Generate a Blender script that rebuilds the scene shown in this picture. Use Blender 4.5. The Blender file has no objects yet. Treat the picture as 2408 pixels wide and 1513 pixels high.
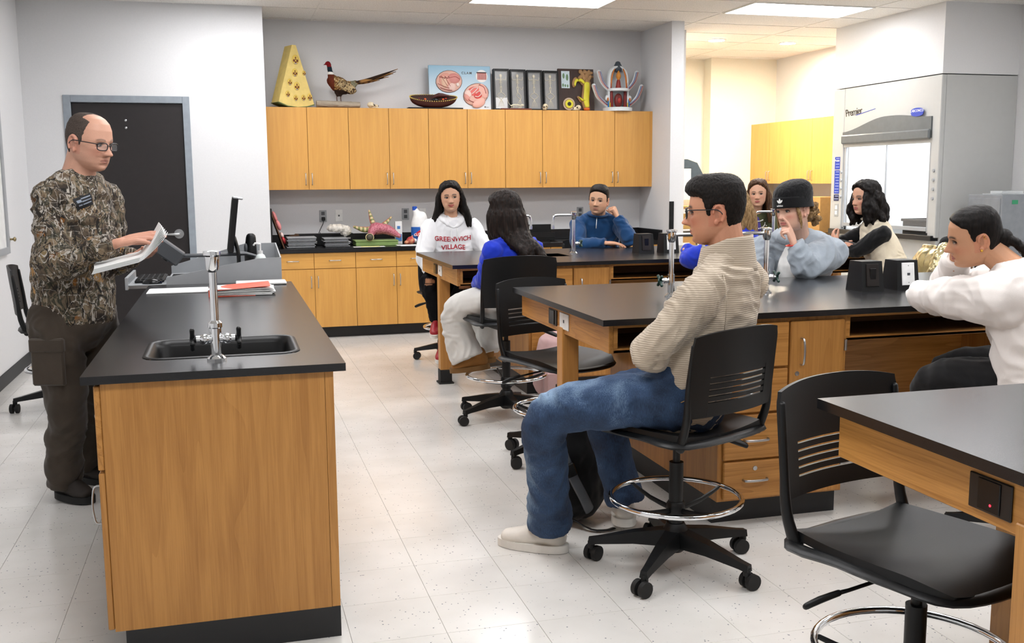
import bpy, bmesh, math, random
import numpy as np
from mathutils import Vector, Matrix, Quaternion, noise
from mathutils.bvhtree import BVHTree

random.seed(7)
SC = bpy.context.scene
COL = SC.collection
PI = math.pi

# ------------------------------------------------------------------ camera
F_PX, YAW, PITCH, ROLL, CAM_H = 2381.76, -0.272, -0.1382, -0.0074, 1.4814


def cam_ray(x, z):
    y = 1.0
    c, s = math.cos(ROLL), math.sin(ROLL)
    x, z = c * x - s * z, s * x + c * z
    c, s = math.cos(PITCH), math.sin(PITCH)
    y, z = c * y - s * z, s * y + c * z
    c, s = math.cos(YAW), math.sin(YAW)
    x, y = c * x - s * y, s * x + c * y
    return Vector((x, y, z))


cd = bpy.data.cameras.new('camera')
cam = bpy.data.objects.new('camera', cd)
COL.objects.link(cam)
_f = cam_ray(0, 0)
_r = (cam_ray(1, 0) - _f).normalized()
_u = (cam_ray(0, 1) - _f).normalized()
cam.matrix_world = Matrix(((_r.x, _u.x, -_f.x, 0), (_r.y, _u.y, -_f.y, 0), (_r.z, _u.z, -_f.z, CAM_H), (0, 0, 0, 1)))
cd.sensor_width = 36.0
cd.lens = F_PX / 2408 * 36
cd.clip_start = 0.05
cd.clip_end = 60
SC.camera = cam

# ------------------------------------------------------------------ world, exposure, lights
SC.view_settings.view_transform = 'Standard'
SC.view_settings.look = 'None'
SC.view_settings.gamma = 1.0
SC.view_settings.use_curve_mapping = False
SC.view_settings.exposure = 1.38
SC.cycles.max_bounces = 6
SC.cycles.diffuse_bounces = 3
SC.cycles.glossy_bounces = 3
world = bpy.data.worlds.new('world')
SC.world = world
world.use_nodes = True
world.node_tree.nodes['Background'].inputs[0].default_value = (0.8, 0.85, 0.9, 1)
world.node_tree.nodes['Background'].inputs[1].default_value = 0.3
TROFFER_POWER = 6.6      # emission of the ceiling panels
DOWNLIGHT_POWER = 360.0   # warm lamps of the alcove

# ------------------------------------------------------------------ materials
MATS = {}


def new_mat(name):
    m = bpy.data.materials.new(name)
    m.use_nodes = True
    nt = m.node_tree
    return m, nt, nt.nodes['Principled BSDF']


def N(nt, typ, **kw):
    n = nt.nodes.new(typ)
    for k, v in kw.items():
        if k.startswith('i_'):
            key = k[2:].replace('_', ' ')
            n.inputs[key].default_value = v
        else:
            setattr(n, k, v)
    return n


def L(nt, a, ao, b, bi):
    nt.links.new(a.outputs[ao], b.inputs[bi])


def rgb(*c):
    if len(c) == 1:
        c = c[0]
    if isinstance(c, str):
        h = c.lstrip('#')
        c = [int(h[i:i + 2], 16) / 255 for i in (0, 2, 4)]
    lin = [x / 12.92 if x <= .04045 else ((x + .055) / 1.055) ** 2.4 for x in c]
    return (lin[0], lin[1], lin[2], 1)


def ramp(nt, stops, interp='LINEAR'):
    r = nt.nodes.new('ShaderNodeValToRGB')
    r.color_ramp.interpolation = interp
    el = r.color_ramp.elements
    while len(el) < len(stops):
        el.new(0.5)
    for e, (p, c) in zip(el, stops):
        e.position = p
        e.color = c
    return r


def coords(nt, scale=(1, 1, 1), rot=(0, 0, 0), kind='Object'):
    tc = nt.nodes.new('ShaderNodeTexCoord')
    mp = nt.nodes.new('ShaderNodeMapping')
    mp.inputs['Scale'].default_value = scale
    mp.inputs['Rotation'].default_value = rot
    L(nt, tc, kind, mp, 'Vector')
    return mp


def plain(name, col, rough=.5, metal=0., spec=.5, var=.06, nscale=18., bump=0., bscale=60., coat=0., sheen=0.):
    """a solid colour with slight mottling and an optional fine relief"""
    if name in MATS:
        return MATS[name]
    m, nt, b = new_mat(name)
    c = rgb(col) if isinstance(col, (str, tuple, list)) and (isinstance(col, str) or len(col) == 3) else col
    mp = coords(nt)
    n = N(nt, 'ShaderNodeTexNoise', i_Scale=nscale, i_Detail=4.)
    L(nt, mp, 'Vector', n, 'Vector')
    lo = tuple(max(0, x * (1 - var)) for x in c[:3]) + (1,)
    hi = tuple(min(1, x * (1 + var)) for x in c[:3]) + (1,)
    r = ramp(nt, [(.35, lo), (.65, hi)])
    L(nt, n, 'Fac', r, 'Fac')
    L(nt, r, 'Color', b, 'Base Color')
    b.inputs['Roughness'].default_value = rough
    b.inputs['Metallic'].default_value = metal
    b.inputs['Specular IOR Level'].default_value = spec
    if coat:
        b.inputs['Coat Weight'].default_value = coat
    if sheen:
        b.inputs['Sheen Weight'].default_value = sheen
    if bump:
        n2 = N(nt, 'ShaderNodeTexNoise', i_Scale=bscale, i_Detail=3.)
        L(nt, mp, 'Vector', n2, 'Vector')
        bp = N(nt, 'ShaderNodeBump', i_Strength=bump, i_Distance=.004)
        L(nt, n2, 'Fac', bp, 'Height')
        L(nt, bp, 'Normal', b, 'Normal')
    MATS[name] = m
    return m


def wood(name, base, dark, axis='z', grain=1., rough=.38, contrast=1., rings=0.):
    """veneer: long streaks along axis; rings>0 adds cathedral figure"""
    if name in MATS:
        return MATS[name]
    m, nt, b = new_mat(name)
    s = {'z': (9, 9, .55), 'x': (.55, 9, 9), 'y': (9, .55, 9)}[axis]
    mp = coords(nt, s)
    n1 = N(nt, 'ShaderNodeTexNoise', i_Scale=3.0 * grain, i_Detail=6., i_Roughness=.62, i_Distortion=.3)
    L(nt, mp, 'Vector', n1, 'Vector')
    s2 = {'z': (60, 60, 1.2), 'x': (1.2, 60, 60), 'y': (60, 1.2, 60)}[axis]
    mp2 = coords(nt, s2)
    n2 = N(nt, 'ShaderNodeTexNoise', i_Scale=3.5 * grain, i_Detail=3.)
    L(nt, mp2, 'Vector', n2, 'Vector')
    mix = N(nt, 'ShaderNodeMath', operation='MULTIPLY_ADD')
    L(nt, n2, 'Fac', mix, 0)
    mix.inputs[1].default_value = .45
    L(nt, n1, 'Fac', mix, 2)
    last = mix
    if rings:
        s3 = {'z': (6, 6, .38), 'x': (.38, 6, 6), 'y': (6, .38, 6)}[axis]
        mp3 = coords(nt, s3)
        n3 = N(nt, 'ShaderNodeTexNoise', i_Scale=1.0, i_Detail=2., i_Distortion=.6)
        L(nt, mp3, 'Vector', n3, 'Vector')
        mul = N(nt, 'ShaderNodeMath', operation='MULTIPLY')
        L(nt, n3, 'Fac', mul, 0)
        mul.inputs[1].default_value = 13.
        fr = N(nt, 'ShaderNodeMath', operation='FRACT')
        L(nt, mul, 0, fr, 0)
        pw = N(nt, 'ShaderNodeMath', operation='POWER')
        L(nt, fr, 0, pw, 0)
        pw.inputs[1].default_value = 3.
        ad = N(nt, 'ShaderNodeMath', operation='MULTIPLY_ADD')
        L(nt, pw, 0, ad, 0)
        ad.inputs[1].default_value = -.30 * rings
        L(nt, mix, 0, ad, 2)
        last = ad
    cb, cdk = rgb(base), rgb(dark)
    mid = tuple(cb[i] * .5 + cdk[i] * .5 for i in range(3)) + (1,)
    lo = .5 - .16 / contrast
    r = ramp(nt, [(lo, cdk), (.62, mid), (.86, cb)])
    L(nt, last, 0, r, 'Fac')
    L(nt, r, 'Color', b, 'Base Color')
    b.inputs['Roughness'].default_value = rough
    bp = N(nt, 'ShaderNodeBump', i_Strength=.08, i_Distance=.002)
    L(nt, n2, 'Fac', bp, 'Height')
    L(nt, bp, 'Normal', b, 'Normal')
    MATS[name] = m
    return m


def emit(name, col, power):
    if name in MATS:
        return MATS[name]
    m, nt, b = new_mat(name)
    b.inputs['Base Color'].default_value = rgb(col)
    b.inputs['Emission Color'].default_value = rgb(col)
    b.inputs['Emission Strength'].default_value = power
    MATS[name] = m
    return m


def glass(name, col='#ffffff', rough=.02, alpha=.06, ior=1.2):
    """thin clear pane: mostly transparent with a glossy face"""
    if name in MATS:
        return MATS[name]
    m, nt, b = new_mat(name)
    b.inputs['Base Color'].default_value = rgb(col)
    b.inputs['Roughness'].default_value = rough
    b.inputs['Alpha'].default_value = alpha
    b.inputs['Specular IOR Level'].default_value = .8
    MATS[name] = m
    return m


def floor_mat():
    m, nt, b = new_mat('vinyl_tile')
    mp = coords(nt, kind='Object')
    geo = nt.nodes.new('ShaderNodeNewGeometry')
    v = N(nt, 'ShaderNodeTexVoronoi', i_Scale=58., feature='F1')
    L(nt, geo, 'Position', v, 'Vector')
    n = N(nt, 'ShaderNodeTexNoise', i_Scale=55., i_Detail=3.)
    L(nt, geo, 'Position', n, 'Vector')
    n0 = N(nt, 'ShaderNodeTexNoise', i_Scale=3.2, i_Detail=3.)
    L(nt, geo, 'Position', n0, 'Vector')
    base = ramp(nt, [(.3, rgb('#dcd9d3')), (.7, rgb('#e9e6e1'))])
    L(nt, n0, 'Fac', base, 'Fac')
    spk = ramp(nt, [(.0, (1, 1, 1, 1)), (.14, (1, 1, 1, 1)), (.19, (0, 0, 0, 1))])
    L(nt, v, 'Distance', spk, 'Fac')
    gate = ramp(nt, [(.53, (0, 0, 0, 1)), (.57, (1, 1, 1, 1))])
    L(nt, n, 'Fac', gate, 'Fac')
    mul = N(nt, 'ShaderNodeMath', operation='MULTIPLY')
    L(nt, spk, 'Color', mul, 0)
    L(nt, gate, 'Color', mul, 1)
    mx = N(nt, 'ShaderNodeMix', data_type='RGBA')
    L(nt, mul, 0, mx, 'Factor')
    L(nt, base, 'Color', mx, 'A')
    mx.inputs['B'].default_value = rgb('#6f757e')
    L(nt, mx, 'Result', b, 'Base Color')
    b.inputs['Roughness'].default_value = .17
    b.inputs['Specular IOR Level'].default_value = .55
    MATS['vinyl_tile'] = m
    return m


def ceil_mat():
    m, nt, b = new_mat('ceiling_tile')
    geo = nt.nodes.new('ShaderNodeNewGeometry')
    n = N(nt, 'ShaderNodeTexNoise', i_Scale=130., i_Detail=3.)
    L(nt, geo, 'Position', n, 'Vector')
    r = ramp(nt, [(.33, rgb('#b7b4ae')), (.47, rgb('#e6e4e0'))])
    L(nt, n, 'Fac', r, 'Fac')
    L(nt, r, 'Color', b, 'Base Color')
    b.inputs['Roughness'].default_value = .95
    bp = N(nt, 'ShaderNodeBump', i_Strength=.4, i_Distance=.003)
    L(nt, n, 'Fac', bp, 'Height')
    L(nt, bp, 'Normal', b, 'Normal')
    MATS['ceiling_tile'] = m
    return m


def wall_mat(name, col):
    m, nt, b = new_mat(name)
    geo = nt.nodes.new('ShaderNodeNewGeometry')
    n = N(nt, 'ShaderNodeTexNoise', i_Scale=90., i_Detail=3.)
    L(nt, geo, 'Position', n, 'Vector')
    c = rgb(col)
    r = ramp(nt, [(.3, tuple(x * .97 for x in c[:3]) + (1,)), (.7, c)])
    L(nt, n, 'Fac', r, 'Fac')
    L(nt, r, 'Color', b, 'Base Color')
    b.inputs['Roughness'].default_value = .7
    bp = N(nt, 'ShaderNodeBump', i_Strength=.12, i_Distance=.002)
    L(nt, n, 'Fac', bp, 'Height')
    L(nt, bp, 'Normal', b, 'Normal')
    MATS[name] = m
    return m


def attr_mat(name, rough=.5, spec=.4, bump=.15, bscale=220., sheen=0., sss=0.):
    """colour comes from the mesh's own colour attribute"""
    if name in MATS:
        return MATS[name]
    m, nt, b = new_mat(name)
    a = N(nt, 'ShaderNodeAttribute', attribute_name='Col')
    mp = coords(nt)
    n = N(nt, 'ShaderNodeTexNoise', i_Scale=bscale, i_Detail=3.)
    L(nt, mp, 'Vector', n, 'Vector')
    hs = N(nt, 'ShaderNodeHueSaturation')
    mr = N(nt, 'ShaderNodeMapRange')
    mr.inputs['To Min'].default_value = .93
    mr.inputs['To Max'].default_value = 1.05
    L(nt, n, 'Fac', mr, 'Value')
    L(nt, mr, 'Result', hs, 'Value')
    L(nt, a, 'Color', hs, 'Color')
    L(nt, hs, 'Color', b, 'Base Color')
    b.inputs['Roughness'].default_value = rough
    b.inputs['Specular IOR Level'].default_value = spec
    if sss:
        b.inputs['Subsurface Weight'].default_value = sss
        b.inputs['Subsurface Radius'].default_value = (.012, .005, .003)
        b.inputs['Subsurface Scale'].default_value = .5
    if sheen:
        b.inputs['Sheen Weight'].default_value = sheen
    bp = N(nt, 'ShaderNodeBump', i_Strength=bump, i_Distance=.001)
    L(nt, n, 'Fac', bp, 'Height')
    L(nt, bp, 'Normal', b, 'Normal')
    MATS[name] = m
    return m


def hair_mat(name, dark, light, scale=(90, 90, 6), rough=.5):
    if name in MATS:
        return MATS[name]
    m, nt, b = new_mat(name)
    mp = coords(nt, scale)
    n = N(nt, 'ShaderNodeTexNoise', i_Scale=1.6, i_Detail=4., i_Roughness=.6, i_Distortion=.2)
    L(nt, mp, 'Vector', n, 'Vector')
    r = ramp(nt, [(.38, rgb(dark)), (.68, rgb(light))])
    L(nt, n, 'Fac', r, 'Fac')
    L(nt, r, 'Color', b, 'Base Color')
    b.inputs['Roughness'].default_value = rough
    b.inputs['Specular IOR Level'].default_value = .18
    bp = N(nt, 'ShaderNodeBump', i_Strength=.55, i_Distance=.004)
    L(nt, n, 'Fac', bp, 'Height')
    L(nt, bp, 'Normal', b, 'Normal')
    MATS[name] = m
    return m


def cloth(name, col, rough=.85, weave=420., bump=.25, var=.08, sheen=.2):
    """woven or knitted fabric: fine thread relief and mottled dye"""
    if name in MATS:
        return MATS[name]
    m, nt, b = new_mat(name)
    mp = coords(nt)
    n = N(nt, 'ShaderNodeTexNoise', i_Scale=weave, i_Detail=2.)
    L(nt, mp, 'Vector', n, 'Vector')
    n2 = N(nt, 'ShaderNodeTexNoise', i_Scale=9., i_Detail=4.)
    L(nt, mp, 'Vector', n2, 'Vector')
    ad = N(nt, 'ShaderNodeMath', operation='MULTIPLY_ADD')
    L(nt, n, 'Fac', ad, 0)
    ad.inputs[1].default_value = .5
    L(nt, n2, 'Fac', ad, 2)
    c = rgb(col)
    r = ramp(nt, [(.5, tuple(x * (1 - var) for x in c[:3]) + (1,)), (1., tuple(min(1, x * (1 + var)) for x in c[:3]) + (1,))])
    L(nt, ad, 0, r, 'Fac')
    L(nt, r, 'Color', b, 'Base Color')
    b.inputs['Roughness'].default_value = rough
    b.inputs['Specular IOR Level'].default_value = .2
    b.inputs['Sheen Weight'].default_value = sheen
    bp = N(nt, 'ShaderNodeBump', i_Strength=bump, i_Distance=.0015)
    L(nt, n, 'Fac', bp, 'Height')
    L(nt, bp, 'Normal', b, 'Normal')
    MATS[name] = m
    return m


def ribbed(name, col, dark, pitch=.0085, rot=(0, 0, 0)):
    """knit with fine raised stripes across the body"""
    m, nt, b = new_mat(name)
    mp = coords(nt, rot=rot)
    w = N(nt, 'ShaderNodeTexWave', wave_type='BANDS', bands_direction='Z', i_Scale=.314 / pitch, i_Distortion=1.2, i_Detail=1.)
    w.inputs['Detail Scale'].default_value = 1.5
    L(nt, mp, 'Vector', w, 'Vector')
    r = ramp(nt, [(.25, rgb(dark)), (.6, rgb(col))])
    L(nt, w, 'Fac', r, 'Fac')
    L(nt, r, 'Color', b, 'Base Color')
    b.inputs['Roughness'].default_value = .85
    b.inputs['Sheen Weight'].default_value = .2
    bp = N(nt, 'ShaderNodeBump', i_Strength=.35, i_Distance=.003)
    L(nt, w, 'Fac', bp, 'Height')
    L(nt, bp, 'Normal', b, 'Normal')
    MATS[name] = m
    return m


def camo_mat():
    m, nt, b = new_mat('camouflage')
    mp = coords(nt)
    n1 = N(nt, 'ShaderNodeTexNoise', i_Scale=8.5, i_Detail=5., i_Roughness=.55, i_Distortion=1.5)
    L(nt, mp, 'Vector', n1, 'Vector')
    r1 = ramp(nt, [(.30, rgb('#15120f')), (.40, rgb('#3a3026')), (.47, rgb('#6b5c49')), (.52, rgb('#2b2f24')),
                   (.57, rgb('#8b7b64')), (.64, rgb('#5a4630')), (.72, rgb('#9c958a'))])
    L(nt, n1, 'Fac', r1, 'Fac')
    # leaves: warped cells in ochre
    v = N(nt, 'ShaderNodeTexVoronoi', i_Scale=12., feature='F1')
    nd = N(nt, 'ShaderNodeTexNoise', i_Scale=7., i_Detail=2.)
    L(nt, mp, 'Vector', nd, 'Vector')
    va = N(nt, 'ShaderNodeVectorMath', operation='MULTIPLY_ADD')
    L(nt, nd, 'Color', va, 0)
    va.inputs[1].default_value = (.25, .25, .12)
    L(nt, mp, 'Vector', va, 2)
    L(nt, va, 0, v, 'Vector')
    lm = ramp(nt, [(.24, (1, 1, 1, 1)), (.30, (0, 0, 0, 1))])
    L(nt, v, 'Distance', lm, 'Fac')
    lc = ramp(nt, [(.25, (0, 0, 0, 1)), (.5, rgb('#96622a')), (.75, rgb('#bd935a')), (.9, rgb('#24423c'))])
    L(nt, v, 'Color', lc, 'Fac')
    gate = ramp(nt, [(.44, (0, 0, 0, 1)), (.50, (1, 1, 1, 1))])
    n4 = N(nt, 'ShaderNodeTexNoise', i_Scale=5., i_Detail=2.)
    L(nt, mp, 'Vector', n4, 'Vector')
    L(nt, n4, 'Fac', gate, 'Fac')
    mu = N(nt, 'ShaderNodeMath', operation='MULTIPLY')
    L(nt, lm, 'Color', mu, 0)
    L(nt, gate, 'Color', mu, 1)
    mx1 = N(nt, 'ShaderNodeMix', data_type='RGBA')
    L(nt, mu, 0, mx1, 'Factor')
    L(nt, r1, 'Color', mx1, 'A')
    L(nt, lc, 'Color', mx1, 'B')
    # pale branches: thin iso-lines of stretched noise
    last = mx1
    for sc, rot, wd in (((17, 17, 5.), (.4, .5, 0), .020), ((10, 10, 16), (.2, .9, .3), .012), ((26, 26, 8), (-.6, .3, .8), .03)):
        mpb = coords(nt, sc, rot)
        nb = N(nt, 'ShaderNodeTexNoise', i_Scale=1., i_Detail=3., i_Distortion=.8)
        L(nt, mpb, 'Vector', nb, 'Vector')
        sub = N(nt, 'ShaderNodeMath', operation='SUBTRACT')
        L(nt, nb, 'Fac', sub, 0)
        sub.inputs[1].default_value = .5
        ab = N(nt, 'ShaderNodeMath', operation='ABSOLUTE')
        L(nt, sub, 0, ab, 0)
        ln = ramp(nt, [(0, (1, 1, 1, 1)), (wd * .5, (1, 1, 1, 1)), (wd * .7, (0, 0, 0, 1))])
        L(nt, ab, 0, ln, 'Fac')
        mx = N(nt, 'ShaderNodeMix', data_type='RGBA')
        L(nt, ln, 'Color', mx, 'Factor')
        L(nt, last, 'Result', mx, 'A')
        mx.inputs['B'].default_value = rgb('#b3aca2') if wd != .03 else rgb('#1c1712')
        last = mx
    L(nt, last, 'Result', b, 'Base Color')
    b.inputs['Roughness'].default_value = .85
    MATS['camouflage'] = m
    return m


def denim_mat(name, dark, mid, fade):
    m, nt, b = new_mat(name)
    mp = coords(nt)
    n = N(nt, 'ShaderNodeTexNoise', i_Scale=14., i_Detail=3., i_Roughness=.4)
    L(nt, mp, 'Vector', n, 'Vector')
    mp2 = coords(nt, (260, 260, 40))
    n2 = N(nt, 'ShaderNodeTexNoise', i_Scale=1.5, i_Detail=2.)
    L(nt, mp2, 'Vector', n2, 'Vector')
    a = N(nt, 'ShaderNodeAttribute', attribute_name='Col')
    ad = N(nt, 'ShaderNodeMath', operation='MULTIPLY_ADD')
    L(nt, n2, 'Fac', ad, 0)
    ad.inputs[1].default_value = .30
    nm = N(nt, 'ShaderNodeMath', operation='MULTIPLY_ADD')
    L(nt, n, 'Fac', nm, 0)
    nm.inputs[1].default_value = .35
    nm.inputs[2].default_value = .32
    L(nt, nm, 0, ad, 2)
    ad2 = N(nt, 'ShaderNodeMath', operation='ADD')
    L(nt, ad, 0, ad2, 0)
    L(nt, a, 'Fac', ad2, 1)
    r = ramp(nt, [(.52, rgb(dark)), (.74, rgb(mid)), (1., rgb(fade))])
    L(nt, ad2, 0, r, 'Fac')
    L(nt, r, 'Color', b, 'Base Color')
    b.inputs['Roughness'].default_value = .85
    bp = N(nt, 'ShaderNodeBump', i_Strength=.2, i_Distance=.001)
    L(nt, n2, 'Fac', bp, 'Height')
    L(nt, bp, 'Normal', b, 'Normal')
    MATS[name] = m
    return m


M_WALL = wall_mat('wall_paint', '#dededf')
M_WALL2 = wall_mat('alcove_paint', '#e4e0d2')
M_FLOOR = floor_mat()
M_CEIL = ceil_mat()
M_RAIL = plain('ceiling_rail', '#dddbd6', .5)
M_BASEB = plain('vinyl_base', '#17181a', .45)
M_MAPLE = wood('maple_veneer', '#dba455', '#cb9146', 'z', 1., .36, .6)
M_MAPLE_X = wood('maple_veneer_flat', '#dba455', '#cb9146', 'x', 1., .36, .6)
M_EDGE = plain('maple_edge', '#b97e3c', .5)
M_OAK = wood('oak_upright', '#c28a47', '#a06b30', 'z', 1.3, .4, 1.0, .5)
M_OAK_X = wood('oak_lengthwise', '#c98f4a', '#a06a2c', 'x', 1.3, .4, 1.1, .8)
M_OAK_Y = wood('oak_crosswise', '#c98f4a', '#a06a2c', 'y', 1.3, .4, 1.1, .8)
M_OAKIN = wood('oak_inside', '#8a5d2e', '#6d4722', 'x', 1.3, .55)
M_EPOXY = plain('black_epoxy', '#19191b', .25, spec=.5, var=.1, bump=.05, bscale=300.)
M_BLACK = plain('black_plastic', '#0e0f10', .42, spec=.35, bump=.06, bscale=500.)
M_BLACKG = plain('black_gloss', '#101113', .22)
M_RUBBER = plain('black_rubber', '#141414', .7)
M_CHROME = plain('chrome', '#e8eaec', .07, 1., var=.01)
M_STEEL = plain('satin_steel', '#bcbec0', .3, 1., var=.03)
M_GREYMET = plain('grey_metal', '#a2a5a8', .4, var=.02)
M_DGREY = plain('dark_grey', '#4b4e52', .45)
M_HOOD = plain('hood_grey', '#b9bab8', .45, var=.01)
M_HOODD = plain('hood_trim', '#63686a', .5)
M_WHITE = plain('white_plastic', '#f0f0ee', .35)
M_PAPER = plain('white_paper', '#f4f4f2', .7, var=.02)
M_DOOR = plain('door_brown', '#1d1819', .42, var=.12)
M_FRAME = plain('frame_grey', '#8f979f', .45)
M_GLASS = glass('clear_glass')
M_SKIN = attr_mat('skin', .48, .4, .12, 260.)
M_ATTR = attr_mat('painted', .45, .4, .05, 200.)
M_MATTE = attr_mat('painted_matte', .8, .2, .1, 200.)

# ------------------------------------------------------------------ mesh helpers
class MB:
    def __init__(s):
        s.v = []
        s.f = []
        s.c = []          # optional per vertex colour
        s.col = None

    def add(s, vs, fs):
        o = len(s.v)
        s.v += [tuple(map(float, p)) for p in vs]
        s.f += [tuple(i + o for i in q) for q in fs]
        s.c += [s.col or (1, 1, 1, 1)] * len(vs)
        return s

    def box(s, x0, x1, y0, y1, z0, z1, r=0.):
        if x0 > x1: x0, x1 = x1, x0
        if y0 > y1: y0, y1 = y1, y0
        if z0 > z1: z0, z1 = z1, z0
        r = min(r, (x1 - x0) * .45, (y1 - y0) * .45, (z1 - z0) * .45)
        if r <= 0:
            vs = [(x, y, z) for x in (x0, x1) for y in (y0, y1) for z in (z0, z1)]
            return s.add(vs, [(0, 1, 3, 2), (4, 6, 7, 5), (0, 4, 5, 1), (2, 3, 7, 6), (0, 2, 6, 4), (1, 5, 7, 3)])
        # chamfered box: 24 vertices
        vs, idx = [], {}
        X, Y, Z = (x0, x1), (y0, y1), (z0, z1)
        for i in (0, 1):
            for j in (0, 1):
                for k in (0, 1):
                    sx, sy, sz = (r if i == 0 else -r), (r if j == 0 else -r), (r if k == 0 else -r)
                    for a, p in enumerate(((X[i], Y[j] + sy, Z[k] + sz), (X[i] + sx, Y[j], Z[k] + sz), (X[i] + sx, Y[j] + sy, Z[k]))):
                        idx[(i, j, k, a)] = len(vs)
                        vs.append(p)
        fs = []
        for i in (0, 1):
            q = [idx[(i, 0, 0, 0)], idx[(i, 1, 0, 0)], idx[(i, 1, 1, 0)], idx[(i, 0, 1, 0)]]
            fs.append(q if i else q[::-1])
            q = [idx[(0, i, 0, 1)], idx[(1, i, 0, 1)], idx[(1, i, 1, 1)], idx[(0, i, 1, 1)]]
            fs.append(q[::-1] if i else q)
            q = [idx[(0, 0, i, 2)], idx[(1, 0, i, 2)], idx[(1, 1, i, 2)], idx[(0, 1, i, 2)]]
            fs.append(q if i else q[::-1])
        for i in (0, 1):
            for j in (0, 1):
                fs.append([idx[(i, j, 0, 0)], idx[(i, j, 1, 0)], idx[(i, j, 1, 1)], idx[(i, j, 0, 1)]])
                fs.append([idx[(i, 0, j, 0)], idx[(i, 1, j, 0)], idx[(i, 1, j, 2)], idx[(i, 0, j, 2)]])
                fs.append([idx[(0, i, j, 1)], idx[(1, i, j, 1)], idx[(1, i, j, 2)], idx[(0, i, j, 2)]])
        for i in (0, 1):
            for j in (0, 1):
                for k in (0, 1):
                    fs.append([idx[(i, j, k, a)] for a in range(3)])
        return s.add(vs, fs)

    def cyl(s, p, q, r, r2=None, n=16, cap=True):
        p, q = Vector(p), Vector(q)
        r2 = r if r2 is None else r2
        d = (q - p).normalized()
        a = d.orthogonal().normalized()
        b = d.cross(a)
        vs = []
        for c, rr in ((p, r), (q, r2)):
            for i in range(n):
                t = 2 * PI * i / n
                vs.append(c + a * math.cos(t) * rr + b * math.sin(t) * rr)
        fs = [(i, (i + 1) % n, n + (i + 1) % n, n + i) for i in range(n)]
        if cap:
            fs += [tuple(range(n))[::-1], tuple(range(n, 2 * n))]
        return s.add(vs, fs)

    def tube(s, pts, rad, n=10, up=None, sub=1, cap='round', closed=False):
        """swept tube; rad scalar, list, or list of (ra, rb); ra lies along `up` x tangent"""
        pts = [Vector(p) for p in pts]
        if not isinstance(rad, (list, tuple)) or (len(rad) == 2 and len(pts) != 2 and not isinstance(rad[0], (list, tuple))):
            rad = [rad] * len(pts)
        rad = [r if isinstance(r, (list, tuple)) else (r, r) for r in rad]
        if sub > 1:
            P2, R2 = [], []
            m = len(pts)
            for i in range(m if closed else m - 1):
                g = lambda k: pts[k % m] if closed else pts[min(max(k, 0), m - 1)]
                h = lambda k: rad[k % m] if closed else rad[min(max(k, 0), m - 1)]
                for j in range(sub):
                    t = j / sub
                    a, b, c, d = g(i - 1), g(i), g(i + 1), g(i + 2)
                    P2.append(.5 * ((2 * b) + (c - a) * t + (2 * a - 5 * b + 4 * c - d) * t * t + (3 * b - a - 3 * c + d) * t ** 3))
                    e, f2 = h(i), h(i + 1)
                    tt = t * t * (3 - 2 * t)
                    R2.append((e[0] + (f2[0] - e[0]) * tt, e[1] + (f2[1] - e[1]) * tt))
            if not closed:
                P2.append(pts[-1])
                R2.append(rad[-1])
            pts, rad = P2, R2
        m = len(pts)
        rings = []
        prev = None
        for i in range(m):
            if closed:
                t = (pts[(i + 1) % m] - pts[i - 1])
            else:
                t = pts[min(i + 1, m - 1)] - pts[max(i - 1, 0)]
            t = t.normalized() if t.length > 1e-9 else Vector((0, 0, 1))
            if up is not None:
                a = Vector(up)
                a = (a - t * a.dot(t))
                a = a.normalized() if a.length > 1e-6 else t.orthogonal().normalized()
            elif prev is None:
                a = t.orthogonal().normalized()
            else:
                a = prev - t * prev.dot(t)
                a = a.normalized() if a.length > 1e-6 else t.orthogonal().normalized()
            prev = a
            b = t.cross(a)
            rings.append((pts[i], a, b, t, rad[i]))
        if cap in ('round', 'start') and not closed:
            def ends(R, sgn):
                c, a, b, t, r = R
                rm = (r[0] + r[1]) / 2
                o = []
                for k in (.5, .8, .95):
                    sc = math.sqrt(max(0, 1 - k * k))
                    o.append((c + t * sgn * rm * k * .9, a, b, t, (r[0] * sc, r[1] * sc)))
                return o
            rings = ends(rings[0], -1)[::-1] + rings + (ends(rings[-1], 1) if cap == 'round' else [])
        vs = []
        for c, a, b, t, r in rings:
            for k in range(n):
                th = 2 * PI * k / n
                vs.append(c + a * math.cos(th) * r[0] + b * math.sin(th) * r[1])
        R = len(rings)
        fs = []
        for i in range(R if closed else R - 1):
            for k in range(n):
                j = (i + 1) % R
                fs.append((i * n + k, i * n + (k + 1) % n, j * n + (k + 1) % n, j * n + k))
        if not closed:
            fs += [tuple(range(n))[::-1], tuple(range((R - 1) * n, R * n))]
        return s.add(vs, fs)

    def lathe(s, prof, c=(0, 0, 0), n=24, axis='z', cap=True):
        vs = []
        for r, h in prof:
            for k in range(n):
                t = 2 * PI * k / n
                x, y = r * math.cos(t), r * math.sin(t)
                p = {'z': (x, y, h), 'y': (x, h, y), 'x': (h, x, y)}[axis]
                vs.append((p[0] + c[0], p[1] + c[1], p[2] + c[2]))
        R = len(prof)
        fs = [(i * n + k, i * n + (k + 1) % n, (i + 1) * n + (k + 1) % n, (i + 1) * n + k) for i in range(R - 1) for k in range(n)]
        if cap:
            fs += [tuple(range(n))[::-1], tuple(range((R - 1) * n, R * n))]
        return s.add(vs, fs)

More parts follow.
